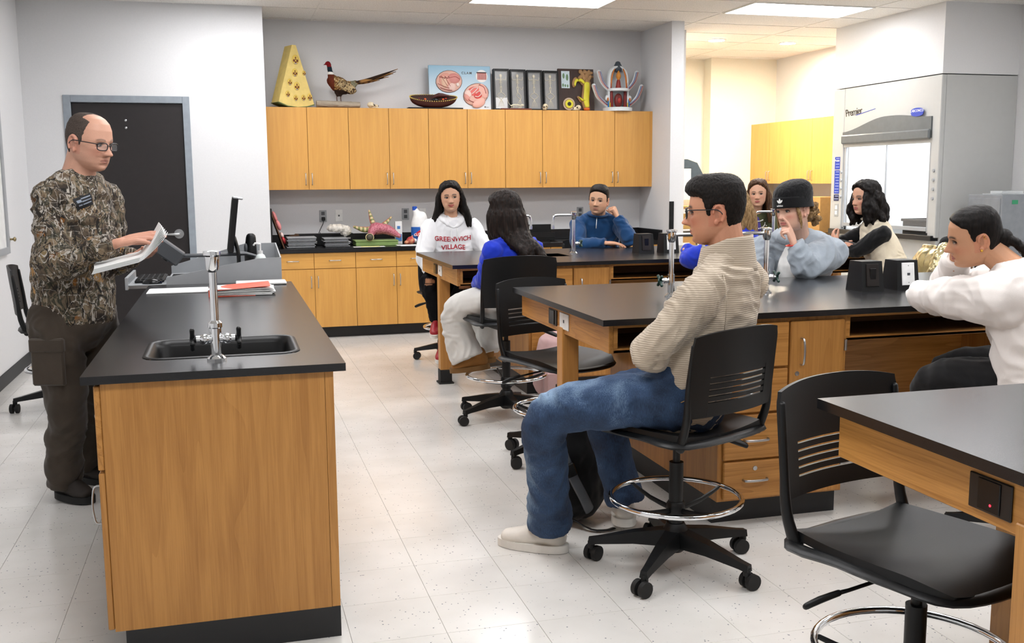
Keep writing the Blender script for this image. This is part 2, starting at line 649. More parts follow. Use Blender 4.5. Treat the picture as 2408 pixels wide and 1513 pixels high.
    def ell(s, c, r, rot=None, nu=18, nv=12):
        """ellipsoid"""
        c = Vector(c)
        if not isinstance(r, (list, tuple)): r = (r, r, r)
        vs = []
        for j in range(1, nv):
            ph = PI * j / nv
            for k in range(nu):
                th = 2 * PI * k / nu
                vs.append(Vector((r[0] * math.sin(ph) * math.cos(th), r[1] * math.sin(ph) * math.sin(th), r[2] * math.cos(ph))))
        vs += [Vector((0, 0, r[2])), Vector((0, 0, -r[2]))]
        if rot is not None: vs = [rot @ p for p in vs]
        vs = [p + c for p in vs]
        fs = [(j * nu + k, (j + 1) * nu + k, (j + 1) * nu + (k + 1) % nu, j * nu + (k + 1) % nu) for j in range(nv - 2) for k in range(nu)]
        T, B = len(vs) - 2, len(vs) - 1
        fs += [(T, k, (k + 1) % nu) for k in range(nu)]
        fs += [(B, (nv - 2) * nu + (k + 1) % nu, (nv - 2) * nu + k) for k in range(nu)]
        return s.add(vs, fs)

    def slab(s, x0, x1, y0, y1, z0, z1, holes):
        """flat slab with rectangular through holes, one closed surface"""
        xs = sorted({x0, x1} | {h[0] for h in holes} | {h[1] for h in holes})
        ys = sorted({y0, y1} | {h[2] for h in holes} | {h[3] for h in holes})
        solid = lambda i, j: 0 <= i < len(xs) - 1 and 0 <= j < len(ys) - 1 and not any(h[0] <= xs[i] < h[1] and h[2] <= ys[j] < h[3] for h in holes)
        nx, ny = len(xs), len(ys)
        vs = [(x, y, z) for z in (z0, z1) for x in xs for y in ys]
        V = lambda i, j, k: k * nx * ny + i * ny + j
        fs = []
        for i in range(nx - 1):
            for j in range(ny - 1):
                if not solid(i, j): continue
                fs.append((V(i, j, 1), V(i + 1, j, 1), V(i + 1, j + 1, 1), V(i, j + 1, 1)))
                fs.append((V(i, j, 0), V(i, j + 1, 0), V(i + 1, j + 1, 0), V(i + 1, j, 0)))
                if not solid(i - 1, j): fs.append((V(i, j, 0), V(i, j, 1), V(i, j + 1, 1), V(i, j + 1, 0)))
                if not solid(i + 1, j): fs.append((V(i + 1, j, 0), V(i + 1, j + 1, 0), V(i + 1, j + 1, 1), V(i + 1, j, 1)))
                if not solid(i, j - 1): fs.append((V(i, j, 0), V(i + 1, j, 0), V(i + 1, j, 1), V(i, j, 1)))
                if not solid(i, j + 1): fs.append((V(i, j + 1, 0), V(i, j + 1, 1), V(i + 1, j + 1, 1), V(i + 1, j + 1, 0)))
        return s.add(vs, fs)

    def prism(s, poly, a0, a1, axis='y'):
        """polygon in the plane across `axis`, extruded from a0 to a1"""
        def P(p, a):
            return {'y': (p[0], a, p[1]), 'x': (a, p[0], p[1]), 'z': (p[0], p[1], a)}[axis]
        n = len(poly)
        vs = [P(p, a0) for p in poly] + [P(p, a1) for p in poly]
        fs = [(i, (i + 1) % n, n + (i + 1) % n, n + i) for i in range(n)] + [tuple(range(n))[::-1], tuple(range(n, 2 * n))]
        return s.add(vs, fs)

    def grid(s, fn, nu, nv, thick=0., closed_u=False):
        """surface from fn(i/nu, j/nv) with optional thickness (offset fn by normal)"""
        P = [[Vector(fn(i / nu, j / nv)) for j in range(nv + 1)] for i in range(nu + 1)]
        def norm(i, j):
            a = P[min(i + 1, nu)][j] - P[max(i - 1, 0)][j]
            b = P[i][min(j + 1, nv)] - P[i][max(j - 1, 0)]
            n = a.cross(b)
            return n.normalized() if n.length > 1e-12 else Vector((0, 0, 1))
        W = nv + 1
        vs = [P[i][j] for i in range(nu + 1) for j in range(W)]
        fs = [(i * W + j, (i + 1) * W + j, (i + 1) * W + j + 1, i * W + j + 1) for i in range(nu) for j in range(nv)]
        if thick:
            o = len(vs)
            vs += [P[i][j] - norm(i, j) * thick for i in range(nu + 1) for j in range(W)]
            fs += [tuple(o + k for k in q)[::-1] for q in fs[:nu * nv]]
            edge = [(i, 0) for i in range(nu + 1)] + [(nu, j) for j in range(1, W)] + [(i, nv) for i in range(nu - 1, -1, -1)] + [(0, j) for j in range(nv - 1, 0, -1)]
            ids = [i * W + j for i, j in edge]
            m = len(ids)
            fs += [(ids[(k + 1) % m], ids[k], ids[k] + o, ids[(k + 1) % m] + o) for k in range(m)]
        return s.add(vs, fs)

    def xform(s, M, start=0):
        for i in range(start, len(s.v)):
            s.v[i] = tuple(M @ Vector(s.v[i]))
        return s

    def build(s, name, mat, parent=None, smooth=None, world=True, fix=False):
        me = bpy.data.meshes.new(name)
        vs = s.v
        if parent is not None and world:
            inv = PMAT[parent].inverted()
            vs = [tuple(inv @ Vector(p)) for p in vs]
        me.from_pydata(vs, [], s.f)
        if s.col is not None:
            ca = me.color_attributes.new('Col', 'FLOAT_COLOR', 'POINT')
            ca.data.foreach_set('color', np.array(s.c, np.float32).ravel())
        if fix:
            bm = bmesh.new()
            bm.from_mesh(me)
            bmesh.ops.recalc_face_normals(bm, faces=bm.faces)
            bm.to_mesh(me)
            bm.free()
        if mat is not None: me.materials.append(mat)
        me.update()
        if smooth:
            me.shade_smooth()
            if smooth is not True:
                me.set_sharp_from_angle(angle=math.radians(smooth))
        o = bpy.data.objects.new(name, me)
        COL.objects.link(o)
        if parent is not None:
            o.parent = parent
        return o


PMAT = {}


def tag(o, label=None, cat=None, group=None, kind=None):
    if label: o['label'] = label
    if cat: o['category'] = cat
    if group: o['group'] = group
    if kind: o['kind'] = kind
    return o


def thing(name, label, cat, loc=(0, 0, 0), rz=0., group=None):
    o = bpy.data.objects.new(name, None)
    COL.objects.link(o)
    o.location = loc
    o.rotation_euler = (0, 0, rz)
    o.empty_display_size = .1
    PMAT[o] = Matrix.Translation(Vector(loc)) @ Matrix.Rotation(rz, 4, 'Z')
    return tag(o, label, cat, group)


def part(name, mb, mat, parent, smooth=None, world=True, fix=False):
    return mb.build(name, mat, parent, smooth, world, fix)


def sub(name, mb, mat, parent_part, smooth=None, world=True, fix=False):
    """sub-part: its parent is a part whose own transform is the identity below its thing"""
    root = parent_part.parent
    PMAT[parent_part] = PMAT.get(root, Matrix())
    return mb.build(name, mat, parent_part, smooth, world, fix)


def solo(name, mb, mat, label=None, cat=None, group=None, kind=None, smooth=None, origin=None, fix=False):
    """a thing that is one mesh; vertices are given in world space, the origin goes to its base"""
    if origin is None:
        a = np.array(mb.v)
        origin = ((a[:, 0].min() + a[:, 0].max()) / 2, (a[:, 1].min() + a[:, 1].max()) / 2, a[:, 2].min())
    og = Vector(origin)
    mb.v = [tuple(Vector(p) - og) for p in mb.v]
    o = mb.build(name, mat, None, smooth, fix=fix)
    o.location = og
    PMAT[o] = Matrix.Translation(og)
    return tag(o, label, cat, group, kind)


def dup(root, loc, rz, label, group=None):
    r = root.copy()
    COL.objects.link(r)
    r.location = loc
    r.rotation_euler = (0, 0, rz)
    PMAT[r] = Matrix.Translation(Vector(loc)) @ Matrix.Rotation(rz, 4, 'Z')
    r['label'] = label
    if group: r['group'] = group
    for ch in list(root.children):
        c = ch.copy()
        COL.objects.link(c)
        c.parent = r
        for g in list(ch.children):
            d = g.copy()
            COL.objects.link(d)
            d.parent = c
    return r


def text_mesh(txt, size, mat, depth=.0008, align='CENTER', bold=0., spacing=1.):
    """flat lettering as a mesh lying in XY; returns vertices and faces"""
    cu = bpy.data.curves.new('lettering', 'FONT')
    cu.body = txt
    cu.size = size
    cu.align_x = align
    cu.align_y = 'CENTER'
    cu.extrude = depth
    cu.offset = bold
    cu.space_character = spacing
    cu.resolution_u = 3
    o = bpy.data.objects.new('lettering', cu)
    COL.objects.link(o)
    dg = bpy.context.evaluated_depsgraph_get()
    me = bpy.data.meshes.new_from_object(o.evaluated_get(dg))
    vs = [Vector(v.co) for v in me.vertices]
    fs = [tuple(p.vertices) for p in me.polygons]
    bpy.data.objects.remove(o)
    bpy.data.curves.remove(cu)
    bpy.data.meshes.remove(me)
    return vs, fs


def lettering(name, txt, size, mat, parent, origin, right, up, depth=.0008, align='CENTER', bold=0., spacing=1., partof=None):
    vs, fs = text_mesh(txt, size, mat, depth, align, bold, spacing)
    R, U = Vector(right).normalized(), Vector(up).normalized()
    Nn = R.cross(U)
    O = Vector(origin)
    mb = MB()
    mb.add([O + R * v.x + U * v.y + Nn * v.z for v in vs], fs)
    if partof is not None:
        return sub(name, mb, mat, partof)
    return part(name, mb, mat, parent)


def eval_mods(verts, faces, voxel=None, smooth=0, sfac=.5, subs=0):
    me = bpy.data.meshes.new('tmp')
    me.from_pydata([tuple(v) for v in verts], [], faces)
    bm = bmesh.new()
    bm.from_mesh(me)
    bmesh.ops.recalc_face_normals(bm, faces=bm.faces)
    bm.to_mesh(me)
    bm.free()
    o = bpy.data.objects.new('tmp', me)
    COL.objects.link(o)
    if voxel:
        md = o.modifiers.new('r', 'REMESH')
        md.mode = 'VOXEL'
        md.voxel_size = voxel
    if smooth:
        md = o.modifiers.new('s', 'SMOOTH')
        md.iterations = smooth
        md.factor = sfac
    if subs:
        md = o.modifiers.new('u', 'SUBSURF')
        md.levels = subs
        md.render_levels = subs
    dg = bpy.context.evaluated_depsgraph_get()
    m2 = bpy.data.meshes.new_from_object(o.evaluated_get(dg))
    bpy.data.objects.remove(o)
    bpy.data.meshes.remove(me)
    n = len(m2.vertices)
    V = np.zeros(n * 3)
    m2.vertices.foreach_get('co', V)
    Nn = np.zeros(n * 3)
    m2.vertices.foreach_get('normal', Nn)
    Fs = [tuple(p.vertices) for p in m2.polygons]
    bpy.data.meshes.remove(m2)
    return V.reshape(-1, 3), Nn.reshape(-1, 3), Fs


def blob(mb, voxel=.008, smooth=4, disp=None):
    """one continuous skin over overlapping solids; disp(p, n) moves each vertex along its normal"""
    V, Nn, Fs = eval_mods(mb.v, mb.f, voxel, smooth)
    if disp is not None:
        d = np.array([disp(p) for p in V])
        V = V + Nn * d[:, None]
    return V, Nn, Fs


def from_arrays(name, V, Fs, mat, parent=None, color=None, smooth=True, world=True):
    mb = MB()
    mb.v = [tuple(p) for p in V]
    mb.f = Fs
    if color is not None:
        mb.col = (1, 1, 1, 1)
        mb.c = color
    return mb.build(name, mat, parent, smooth, world)


def fbm(p, s, o=3):
    return noise.fractal(Vector((p[0] * s, p[1] * s, p[2] * s)), 1.0, 2.0, o)


def lerp(a, b, t):
    return a + (b - a) * t


def sstep(a, b, x):
    t = min(1, max(0, (x - a) / (b - a))) if a != b else (x > a) * 1.
    return t * t * (3 - 2 * t)

# ================================================================== the room
X0, X1, YF, ZC = -1.636, 7.07, -2.2, 3.035
DOOR_Y, BACK_Y, ALC_Y = 9.586, 10.31, 12.45
NICHE_X, WING0, WING1, WING_Y, CHASE_X, CHASE_Y = .3785, 4.325, 4.46, 9.528, 4.74, 10.08


def struct(name, mb, mat, smooth=None):
    o = mb.build(name, mat, None, smooth)
    PMAT[o] = Matrix()
    return tag(o, kind='structure')


T = .15
struct('wall_left', MB().box(X0 - T, X0, YF - T, DOOR_Y + T, 0, ZC + .1), M_WALL)
struct('wall_right', MB().box(X1, X1 + T, YF - T, ALC_Y + T, 0, ZC + .1), M_WALL)
struct('wall_front', MB().box(X0, X1, YF - T, YF, 0, ZC + .1), M_WALL)
D0, D1, DZ = -1.317, -.279, 2.24
struct('wall_door_side', MB().box(X0, D0, DOOR_Y, DOOR_Y + T, 0, ZC + .1).box(D1, NICHE_X, DOOR_Y, DOOR_Y + T, 0, ZC + .1)
       .box(D0, D1, DOOR_Y, DOOR_Y + T, DZ, ZC + .1).box(NICHE_X - .12, NICHE_X, DOOR_Y + T, BACK_Y + T, 0, ZC + .1), M_WALL)
struct('wall_back', MB().box(NICHE_X, WING0, BACK_Y, BACK_Y + T, 0, ZC + .1), M_WALL)
struct('wall_wing', MB().box(WING0, WING1, WING_Y, BACK_Y + T, 0, ZC + .1).box(WING1, CHASE_X, CHASE_Y, ALC_Y, 0, ZC + .1), M_WALL)
struct('wall_alcove', MB().box(CHASE_X, X1, ALC_Y, ALC_Y + T, 0, ZC + .1).box(6.12, X1, ALC_Y - .2, ALC_Y, 0, ZC + .1), M_WALL2)
struct('wall_soffit', MB().box(6.25, X1, 7.934, 9.635, 2.412, ZC + .05), M_WALL)

# floor: slab and single vinyl tiles
floor = struct('floor', MB().box(X0, X1, YF, ALC_Y, -.06, -.003), plain('floor_joint', '#a9a49b', .8))
TP = .31
cells = []
ix0, ix1 = int(math.floor((X0 - .95) / TP)), int(math.ceil((X1 - .95) / TP))
iy0, iy1 = int(math.floor(YF / TP)), int(math.ceil(ALC_Y / TP))
CAMI = cam.matrix_world.inverted()


def project(p):
    q = CAMI @ Vector(p)
    if q.z > -.05: return None
    return (.5 + q.x / -q.z * F_PX / 2408, .5 - q.y / -q.z * F_PX / 1513)


def free_floor(x, y):
    if -.45 < x < .34 and 3.2 < y < 6.6: return False
    for b in (3.77, 6.59):
        if 1.97 < x < 4.3 and b + .05 < y < b + 1.3: return False
    return y < 9.8 or x > 4.9


for i in range(ix0, ix1):
    for j in range(iy0, iy1):
        a = (max(X0, .95 + i * TP), min(X1, .95 + (i + 1) * TP), max(YF, .02 + j * TP), min(ALC_Y, .02 + (j + 1) * TP))
        if a[1] - a[0] < .02 or a[3] - a[2] < .02: continue
        cx, cy = (a[0] + a[1]) / 2, (a[2] + a[3]) / 2
        s = project((cx, cy, 0))
        seen = s is not None and -.03 < s[0] < 1.03 and -.05 < s[1] < 1.04 and free_floor(cx, cy)
        cells.append((0 if seen else 1, cy, a))
cells.sort(key=lambda c: (c[0], c[1]))
G = .0007
full = None
rest = MB()
for k, (_, _, a) in enumerate(cells):
    if k < 300:
        w, d = a[1] - a[0], a[3] - a[2]
        if abs(w - TP) < 1e-4 and abs(d - TP) < 1e-4:
            if full is None:
                o = part('floor_tile', MB().box(-w / 2 + G, w / 2 - G, -d / 2 + G, d / 2 - G, -.003, 0, .0004), M_FLOOR, floor, world=False)
                full = o
            else:
                o = full.copy()
                COL.objects.link(o)
                o.parent = floor
        else:
            o = part('floor_tile', MB().box(-w / 2 + G, w / 2 - G, -d / 2 + G, d / 2 - G, -.003, 0, .0004), M_FLOOR, floor, world=False)
        o.location = ((a[0] + a[1]) / 2, (a[2] + a[3]) / 2, 0)
    else:
        rest.box(a[0] + G, a[1] - G, a[2] + G, a[3] - G, -.003, 0)
tag(part('floor_tile_rest', rest, M_FLOOR, floor), kind='stuff')

# ceiling: slab above, lay-in tiles, rails, light panels
ceiling = struct('ceiling', MB().box(X0, X1, YF, ALC_Y, ZC + .06, ZC + .12), M_RAIL)
CX0, CPX, CY0, CPY = .87, 1.24, 8.98, .62
PANELS = [(c, r) for c in (-1, 1, 3) for r in (-1, -5, -9, -13)]
M_PANEL = emit('light_panel', '#fdfdff', TROFFER_POWER)
tile_full = None
ci0, ci1 = int(math.floor((X0 - CX0) / CPX)), int(math.ceil((X1 - CX0) / CPX))
ri0, ri1 = int(math.floor((YF - CY0) / CPY)), int(math.ceil((ALC_Y - CY0) / CPY))
DOWN = [(5.39, 10.67), (6.32, 10.72)]
for c in range(ci0, ci1):
    for r in range(ri0, ri1):
        a = (max(X0, CX0 + c * CPX), min(X1, CX0 + (c + 1) * CPX), max(YF, CY0 + r * CPY), min(ALC_Y, CY0 + (r + 1) * CPY))
        if a[1] - a[0] < .03 or a[3] - a[2] < .03 or (c, r) in PANELS: continue
        if a[1] < NICHE_X - .1 and a[2] > DOOR_Y + .1: continue
        w, d = a[1] - a[0], a[3] - a[2]
        if abs(w - CPX) < 1e-4 and abs(d - CPY) < 1e-4 and tile_full is not None:
            o = tile_full.copy()
            COL.objects.link(o)
            o.parent = ceiling
        else:
            o = part('ceiling_tile', MB().box(-w / 2 + .003, w / 2 - .003, -d / 2 + .003, d / 2 - .003, .004, .02), M_CEIL, ceiling, world=False)
            if abs(w - CPX) < 1e-4 and abs(d - CPY) < 1e-4: tile_full = o
        o.location = ((a[0] + a[1]) / 2, (a[2] + a[3]) / 2, ZC)
for c in range(ci0, ci1 + 1):
    x = CX0 + c * CPX
    if X0 < x < X1: part('ceiling_rail', MB().box(x - .011, x + .011, YF, ALC_Y, ZC, ZC + .005), M_RAIL, ceiling)
for r in range(ri0, ri1 + 1):
    y = CY0 + r * CPY
    if YF < y < ALC_Y: part('ceiling_rail', MB().box(X0, X1, y - .011, y + .011, ZC + .0002, ZC + .0052), M_RAIL, ceiling)
WORDS = {-1: 'front', -5: 'middle', -9: 'desk', -13: 'b', -17: 'c'}
for c, r in PANELS:
    a = (CX0 + c * CPX, CX0 + (c + 1) * CPX, CY0 + r * CPY, CY0 + (r + 1) * CPY)
    lab = {(1, -1): 'bright flat ceiling light panel over the wall of upper cabinets', (3, -1): 'bright flat ceiling light panel in front of the fume hood'}.get((c, r), 'bright flat ceiling light panel over the classroom floor')
    t = thing('ceiling_light', lab, 'light', ((a[0] + a[1]) / 2, (a[2] + a[3]) / 2, ZC - .002), group='ceiling light panels')
    e = .02
    part('diffuser', MB().box(a[0] + e, a[1] - e, a[2] + e, a[3] - e, ZC - .002, ZC + .004), M_PANEL, t)
    fr = MB()
    fr.box(a[0] + .004, a[0] + e, a[2] + .004, a[3] - .004, ZC - .004, ZC + .01).box(a[1] - e, a[1] - .004, a[2] + .004, a[3] - .004, ZC - .004, ZC + .01)
    fr.box(a[0] + e, a[1] - e, a[2] + .004, a[2] + e, ZC - .004, ZC + .01).box(a[0] + e, a[1] - e, a[3] - e, a[3] - .004, ZC - .004, ZC + .01)
    part('frame', fr, M_RAIL, t)
M_DOWN = emit('downlight_lamp', '#fff2da', DOWNLIGHT_POWER)
for k, (x, y) in enumerate(DOWN):
    t = thing('downlight', ['round recessed ceiling lamp beside the white wing wall', 'round recessed ceiling lamp close to the fume hood soffit'][k], 'light', (x, y, ZC - .006), group='alcove downlights')
    part('lens', MB().lathe([(.085, ZC - .006), (.085, ZC + .003)], (x, y, 0), 28), M_DOWN, t)
    part('trim_ring', MB().lathe([(.086, ZC + .003), (.088, ZC - .009), (.105, ZC - .008), (.108, ZC + .003)], (x, y, 0), 32, cap=False), M_RAIL, t, 40)

# base boards
struct('baseboard_left', MB().box(X0, X0 + .008, YF, DOOR_Y, 0, .105, .003), M_BASEB)
struct('baseboard_back', MB().box(X0 + .008, D0, DOOR_Y - .008, DOOR_Y, 0, .105, .003).box(D1, NICHE_X, DOOR_Y - .008, DOOR_Y, 0, .105, .003), M_BASEB)
struct('baseboard_right', MB().box(X1 - .008, X1, YF, 7.9, 0, .105, .003), M_BASEB)
struct('trim_1', MB().box(WING0 - .004, WING0 + .045, WING_Y - .012, WING_Y, .80, 1.262, .002), M_BLACK)
struct('trim_2', MB().box(WING1, WING1 + .012, WING_Y + .35, WING_Y + .42, .80, 1.262, .002), M_BLACK)

# door with frame
door = struct('door_1', MB().box(D0 + .062, D1 - .062, DOOR_Y + .02, DOOR_Y + .065, .008, DZ - .062, .003), M_DOOR)
fm = MB().box(D0, D0 + .06, DOOR_Y - .012, DOOR_Y + .12, 0, DZ, .003).box(D1 - .06, D1, DOOR_Y - .012, DOOR_Y + .12, 0, DZ, .003).box(D0 + .06, D1 - .06, DOOR_Y - .012, DOOR_Y + .12, DZ - .06, DZ, .003)
part('door_frame', fm, M_FRAME, door)
hz, hx = 1.03, D1 - .145
part('door_handle', MB().cyl((hx, DOOR_Y + .022, hz), (hx, DOOR_Y + .005, hz), .042, n=24).cyl((hx, DOOR_Y + .006, hz), (hx, DOOR_Y - .045, hz), .014, n=14)
     .tube([(hx, DOOR_Y - .045, hz), (hx - .04, DOOR_Y - .05, hz), (hx - .115, DOOR_Y - .047, hz)], [.013, .012, .009], 10, sub=3), M_STEEL, door, 40)
part('door_bolt', MB().box(D1 - .066, D1 - .058, DOOR_Y + .0, DOOR_Y + .03, hz - .06, hz + .06), M_BLACK, door)
for bx, bz in ((-1.06, 2.035), (-.82, 2.03), (-.82, 1.965)):
    part('door_screw', MB().lathe([(.010, DOOR_Y + .021), (.010, DOOR_Y + .016), (.005, DOOR_Y + .013)], (bx, 0, bz), 12, 'y'), M_STEEL, door, 40)

# whiteboard on the left wall, edge of it seen
t = thing('whiteboard', 'grey framed wall board at the edge of the white side wall', 'board', (X0, 7.3, 1.0))
part('panel', MB().box(X0 + .004, X0 + .016, 6.1, 8.47, 1.0, 2.35), M_WHITE, t)
part('frame', MB().box(X0 + .002, X0 + .028, 8.43, 8.50, .96, 2.39).box(X0 + .002, X0 + .028, 6.07, 6.12, .96, 2.39).box(X0 + .002, X0 + .028, 6.12, 8.43, 2.34, 2.39).box(X0 + .002, X0 + .03, 6.12, 8.43, .96, 1.01), M_GREYMET, t)
t = thing('wall_hook', 'small brass coloured knob on the side wall below the board corner', 'hook', (X0, 8.62, 1.06))
part('plate', MB().lathe([(.025, X0 + .001), (.022, X0 + .007)], (0, 8.62, 1.06), 14, 'x'), M_STEEL, t, 40)
part('knob', MB().cyl((X0 + .005, 8.62, 1.06), (X0 + .03, 8.62, 1.06), .008).ell((X0 + .04, 8.62, 1.06), (.012, .018, .018)), plain('brass', '#9a8b6a', .3, 1.), t, True)


# ------------------------------------------------------------------ wall cabinets
def bar_pull(mb, p, q, out, r=.0045):
    """bar handle between p and q standing off along out"""
    p, q, o = Vector(p), Vector(q), Vector(out)
    d = (q - p).normalized()
    return mb.tube([p, p + o * .8, p + o + d * .008, q + o - d * .008, q + o * .8, q], r, 8)


UX, UW, UY, UB, UT = .3743, .3915, 9.977, 1.409, 2.1888
TOPS = ['beneath the yellow leaf model', 'beneath the pheasant tail and boat model', 'beneath the clam poster', 'beneath the framed frog skeletons', 'beneath the tall plant anatomy model']
for i in range(5):
    x0 = UX + .0045 + 2 * UW * i
    x1 = x0 + 2 * UW
    t = thing('wall_cabinet', 'two-door maple wall cabinet ' + TOPS[i], 'cabinet', (x0 + UW, UY + .17, UB), group='row of maple wall cabinets')
    part('body', MB().box(x0 + .001, x1 - .001, UY + .021, BACK_Y - .002, UB, UT), M_EDGE, t)
    for k in range(2):
        a, b = x0 + UW * k + .0022, x0 + UW * (k + 1) - .0022
        d = part('door', MB().box(a, b, UY, UY + .019, UB + .001, UT - .001, .0012), M_MAPLE, t)
        hx = b - .028 if k == 0 else a + .028
        sub('handle', bar_pull(MB(), (hx, UY, UB + .048), (hx, UY, UB + .156), (0, -.028, 0)), M_STEEL, d, True)
solo('filler_strip', MB().box(UX + 10 * UW + .002, WING0 - .001, UY + .004, UY + .02, UB, UT), M_MAPLE, 'narrow maple filler strip between last wall cabinet and wing wall', 'panel')

# ------------------------------------------------------------------ base cabinets and counter along the niche
CYF, HC = 9.677, .862
for i in range(5):
    x0 = NICHE_X + .001 + 2 * .3908 * i
    x1 = x0 + 2 * .3908
    lab = ['maple base cabinet below the stacked slide trays', 'maple base cabinet below the starfish model', 'maple base cabinet below the bleach bottle', 'maple base cabinet below the counter sink', 'maple base cabinet beside the wing wall'][i]
    t = thing('base_cabinet', lab, 'cabinet', (x0 + .39, CYF + .3, 0), group='row of maple base cabinets')
    part('body', MB().box(x0 + .001, x1 - .001, CYF + .041, BACK_Y - .002, .107, HC - .041), M_EDGE, t)
    part('toe_kick', MB().box(x0, x1, CYF + .10, CYF + .12, 0, .107), M_BASEB, t)
    for k in range(2):
        a, b = x0 + .3908 * k + .002, x0 + .3908 * (k + 1) - .002
        d = part('drawer', MB().box(a, b, CYF + .02, CYF + .039, .670, HC - .044, .0012), M_MAPLE_X, t)
        m = (a + b) / 2
        sub('handle', bar_pull(MB(), (m - .054, CYF + .02, .745), (m + .054, CYF + .02, .745), (0, -.028, 0)), M_STEEL, d, True)
        d = part('door', MB().box(a, b, CYF + .02, CYF + .039, .109, .665, .0012), M_MAPLE, t)
        hx = b - .03 if k == 0 else a + .03
        sub('handle', bar_pull(MB(), (hx, CYF + .02, .49), (hx, CYF + .02, .598), (0, -.028, 0)), M_STEEL, d, True)
t = thing('wall_counter', 'long black counter top along the niche wall with upstand', 'counter', (2.3, CYF + .3, HC - .04))
SX0, SX1, SY0, SY1 = 2.85, 3.25, 9.80, 10.12
part('worktop', MB().slab(NICHE_X + .001, WING0 - .001, CYF, BACK_Y - .001, HC - .04, HC, [(SX0, SX1, SY0, SY1)]), M_EPOXY, t)
part('upstand', MB().box(NICHE_X + .001, WING0 - .001, BACK_Y - .022, BACK_Y - .001, HC, HC + .105, .003), M_EPOXY, t)
part('side_upstand', MB().box(WING0 - .022, WING0 - .001, CYF + .01, BACK_Y - .022, HC, HC + .105, .003), M_EPOXY, t)
part('side_panel', MB().box(NICHE_X + .001, NICHE_X + .02, CYF + .02, BACK_Y - .02, HC, 1.24, .002), M_EPOXY, t)
part('sink_basin', MB().box(SX0, SX1, SY0, SY1, HC - .2, HC - .19).box(SX0, SX0 + .006, SY0, SY1, HC - .19, HC).box(SX1 - .006, SX1, SY0, SY1, HC - .19, HC).box(SX0, SX1, SY0, SY0 + .006, HC - .19, HC).box(SX0, SX1, SY1 - .006, SY1, HC - .19, HC), M_BLACK, t)


# ------------------------------------------------------------------ lab benches
def arch_pull(mb, p, q, out, w=.011, t=.006):
    """broad bowed handle"""
    p, q, o = Vector(p), Vector(q), Vector(out)
    d = q - p
    pts = [p, p + o * .75 + d * .02, p + o + d * .2, p + o * 1.12 + d * .5, p + o + d * .8, p + o * .75 + d * .98, q]
    return mb.tube(pts, [(w / 2, t / 2)] * 7, 8, up=d.cross(o), sub=3)


def valve(mb_body, mb_knob, base, zk, side, post_h, reach, spout_drop, up_r=.0125):
    """lab water column: base flange, post, head, horizontal spout and side valve"""
    b = Vector(base)
    mb_body.lathe([(.030, 0), (.030, .006), (.022, .014), (.016, .02)], b, 20)
    mb_body.cyl(b, b + Vector((0, 0, zk + .03)), .0165, n=18)
    mb_body.cyl(b + Vector((0, 0, zk + .03)), b + Vector((0, 0, post_h - .05)), up_r, n=18)
    mb_body.lathe([(.0135, post_h - .06), (.02, post_h - .045), (.022, post_h - .012), (.026, post_h - .008), (.026, post_h), (.012, post_h + .002)], b, 20)
    s = Vector((side, 0, 0))
    if reach:
        c = b + Vector((0, 0, post_h - .025))
        mb_body.tube([c, c + s * (reach - .035), c + s * (reach - .008) - Vector((0, 0, .008)), c + s * reach - Vector((0, 0, .035)), c + s * reach - Vector((0, 0, spout_drop))], [.0085, .0085, .0085, .0085, .010], 12, sub=3)
        mb_body.cyl(c + s * reach - Vector((0, 0, spout_drop - .012)), c + s * reach - Vector((0, 0, spout_drop + .012)), .0125, n=12)
    k = b + Vector((0, 0, zk))
    mb_body.cyl(k, k - s * .05, .0105, n=12).ell(k - s * .03, (.016, .014, .014))
    c = k - s * .058
    mb_knob.cyl(k - s * .048, k - s * .066, .009, n=10)
    for j in range(4):
        a = PI / 4 + PI / 2 * j
        mb_knob.tube([c, c + Vector((0, math.cos(a) * .018, math.sin(a) * .018)), c + Vector((0, math.cos(a) * .030, math.sin(a) * .030))], [.008, .0065, .0075], 8)


def wall_plate(t, name, x, y0, y1, z0, z1, mat, out=-1, slots=True, partof=None):
    """cover plate on a face at x, looking along out (x axis)"""
    e = part(name, MB().box(x, x + out * .006, y0, y1, z0, z1, .002), mat, t)
    cy, cz = (y0 + y1) / 2, (z0 + z1) / 2
    if slots:
        sub('socket', MB().box(x + out * .006, x + out * .009, cy - (y1 - y0) * .26, cy + (y1 - y0) * .26, cz - .033, cz + .033, .002), M_BLACKG, e)
    else:
        sub('jack', MB().box(x + out * .0055, x + out * .0075, cy - .007, cy + .007, cz - .007, cz + .007), M_DGREY, e)
    return e


M_BROWNPL = plain('brown_plate', '#1b1512', .3)


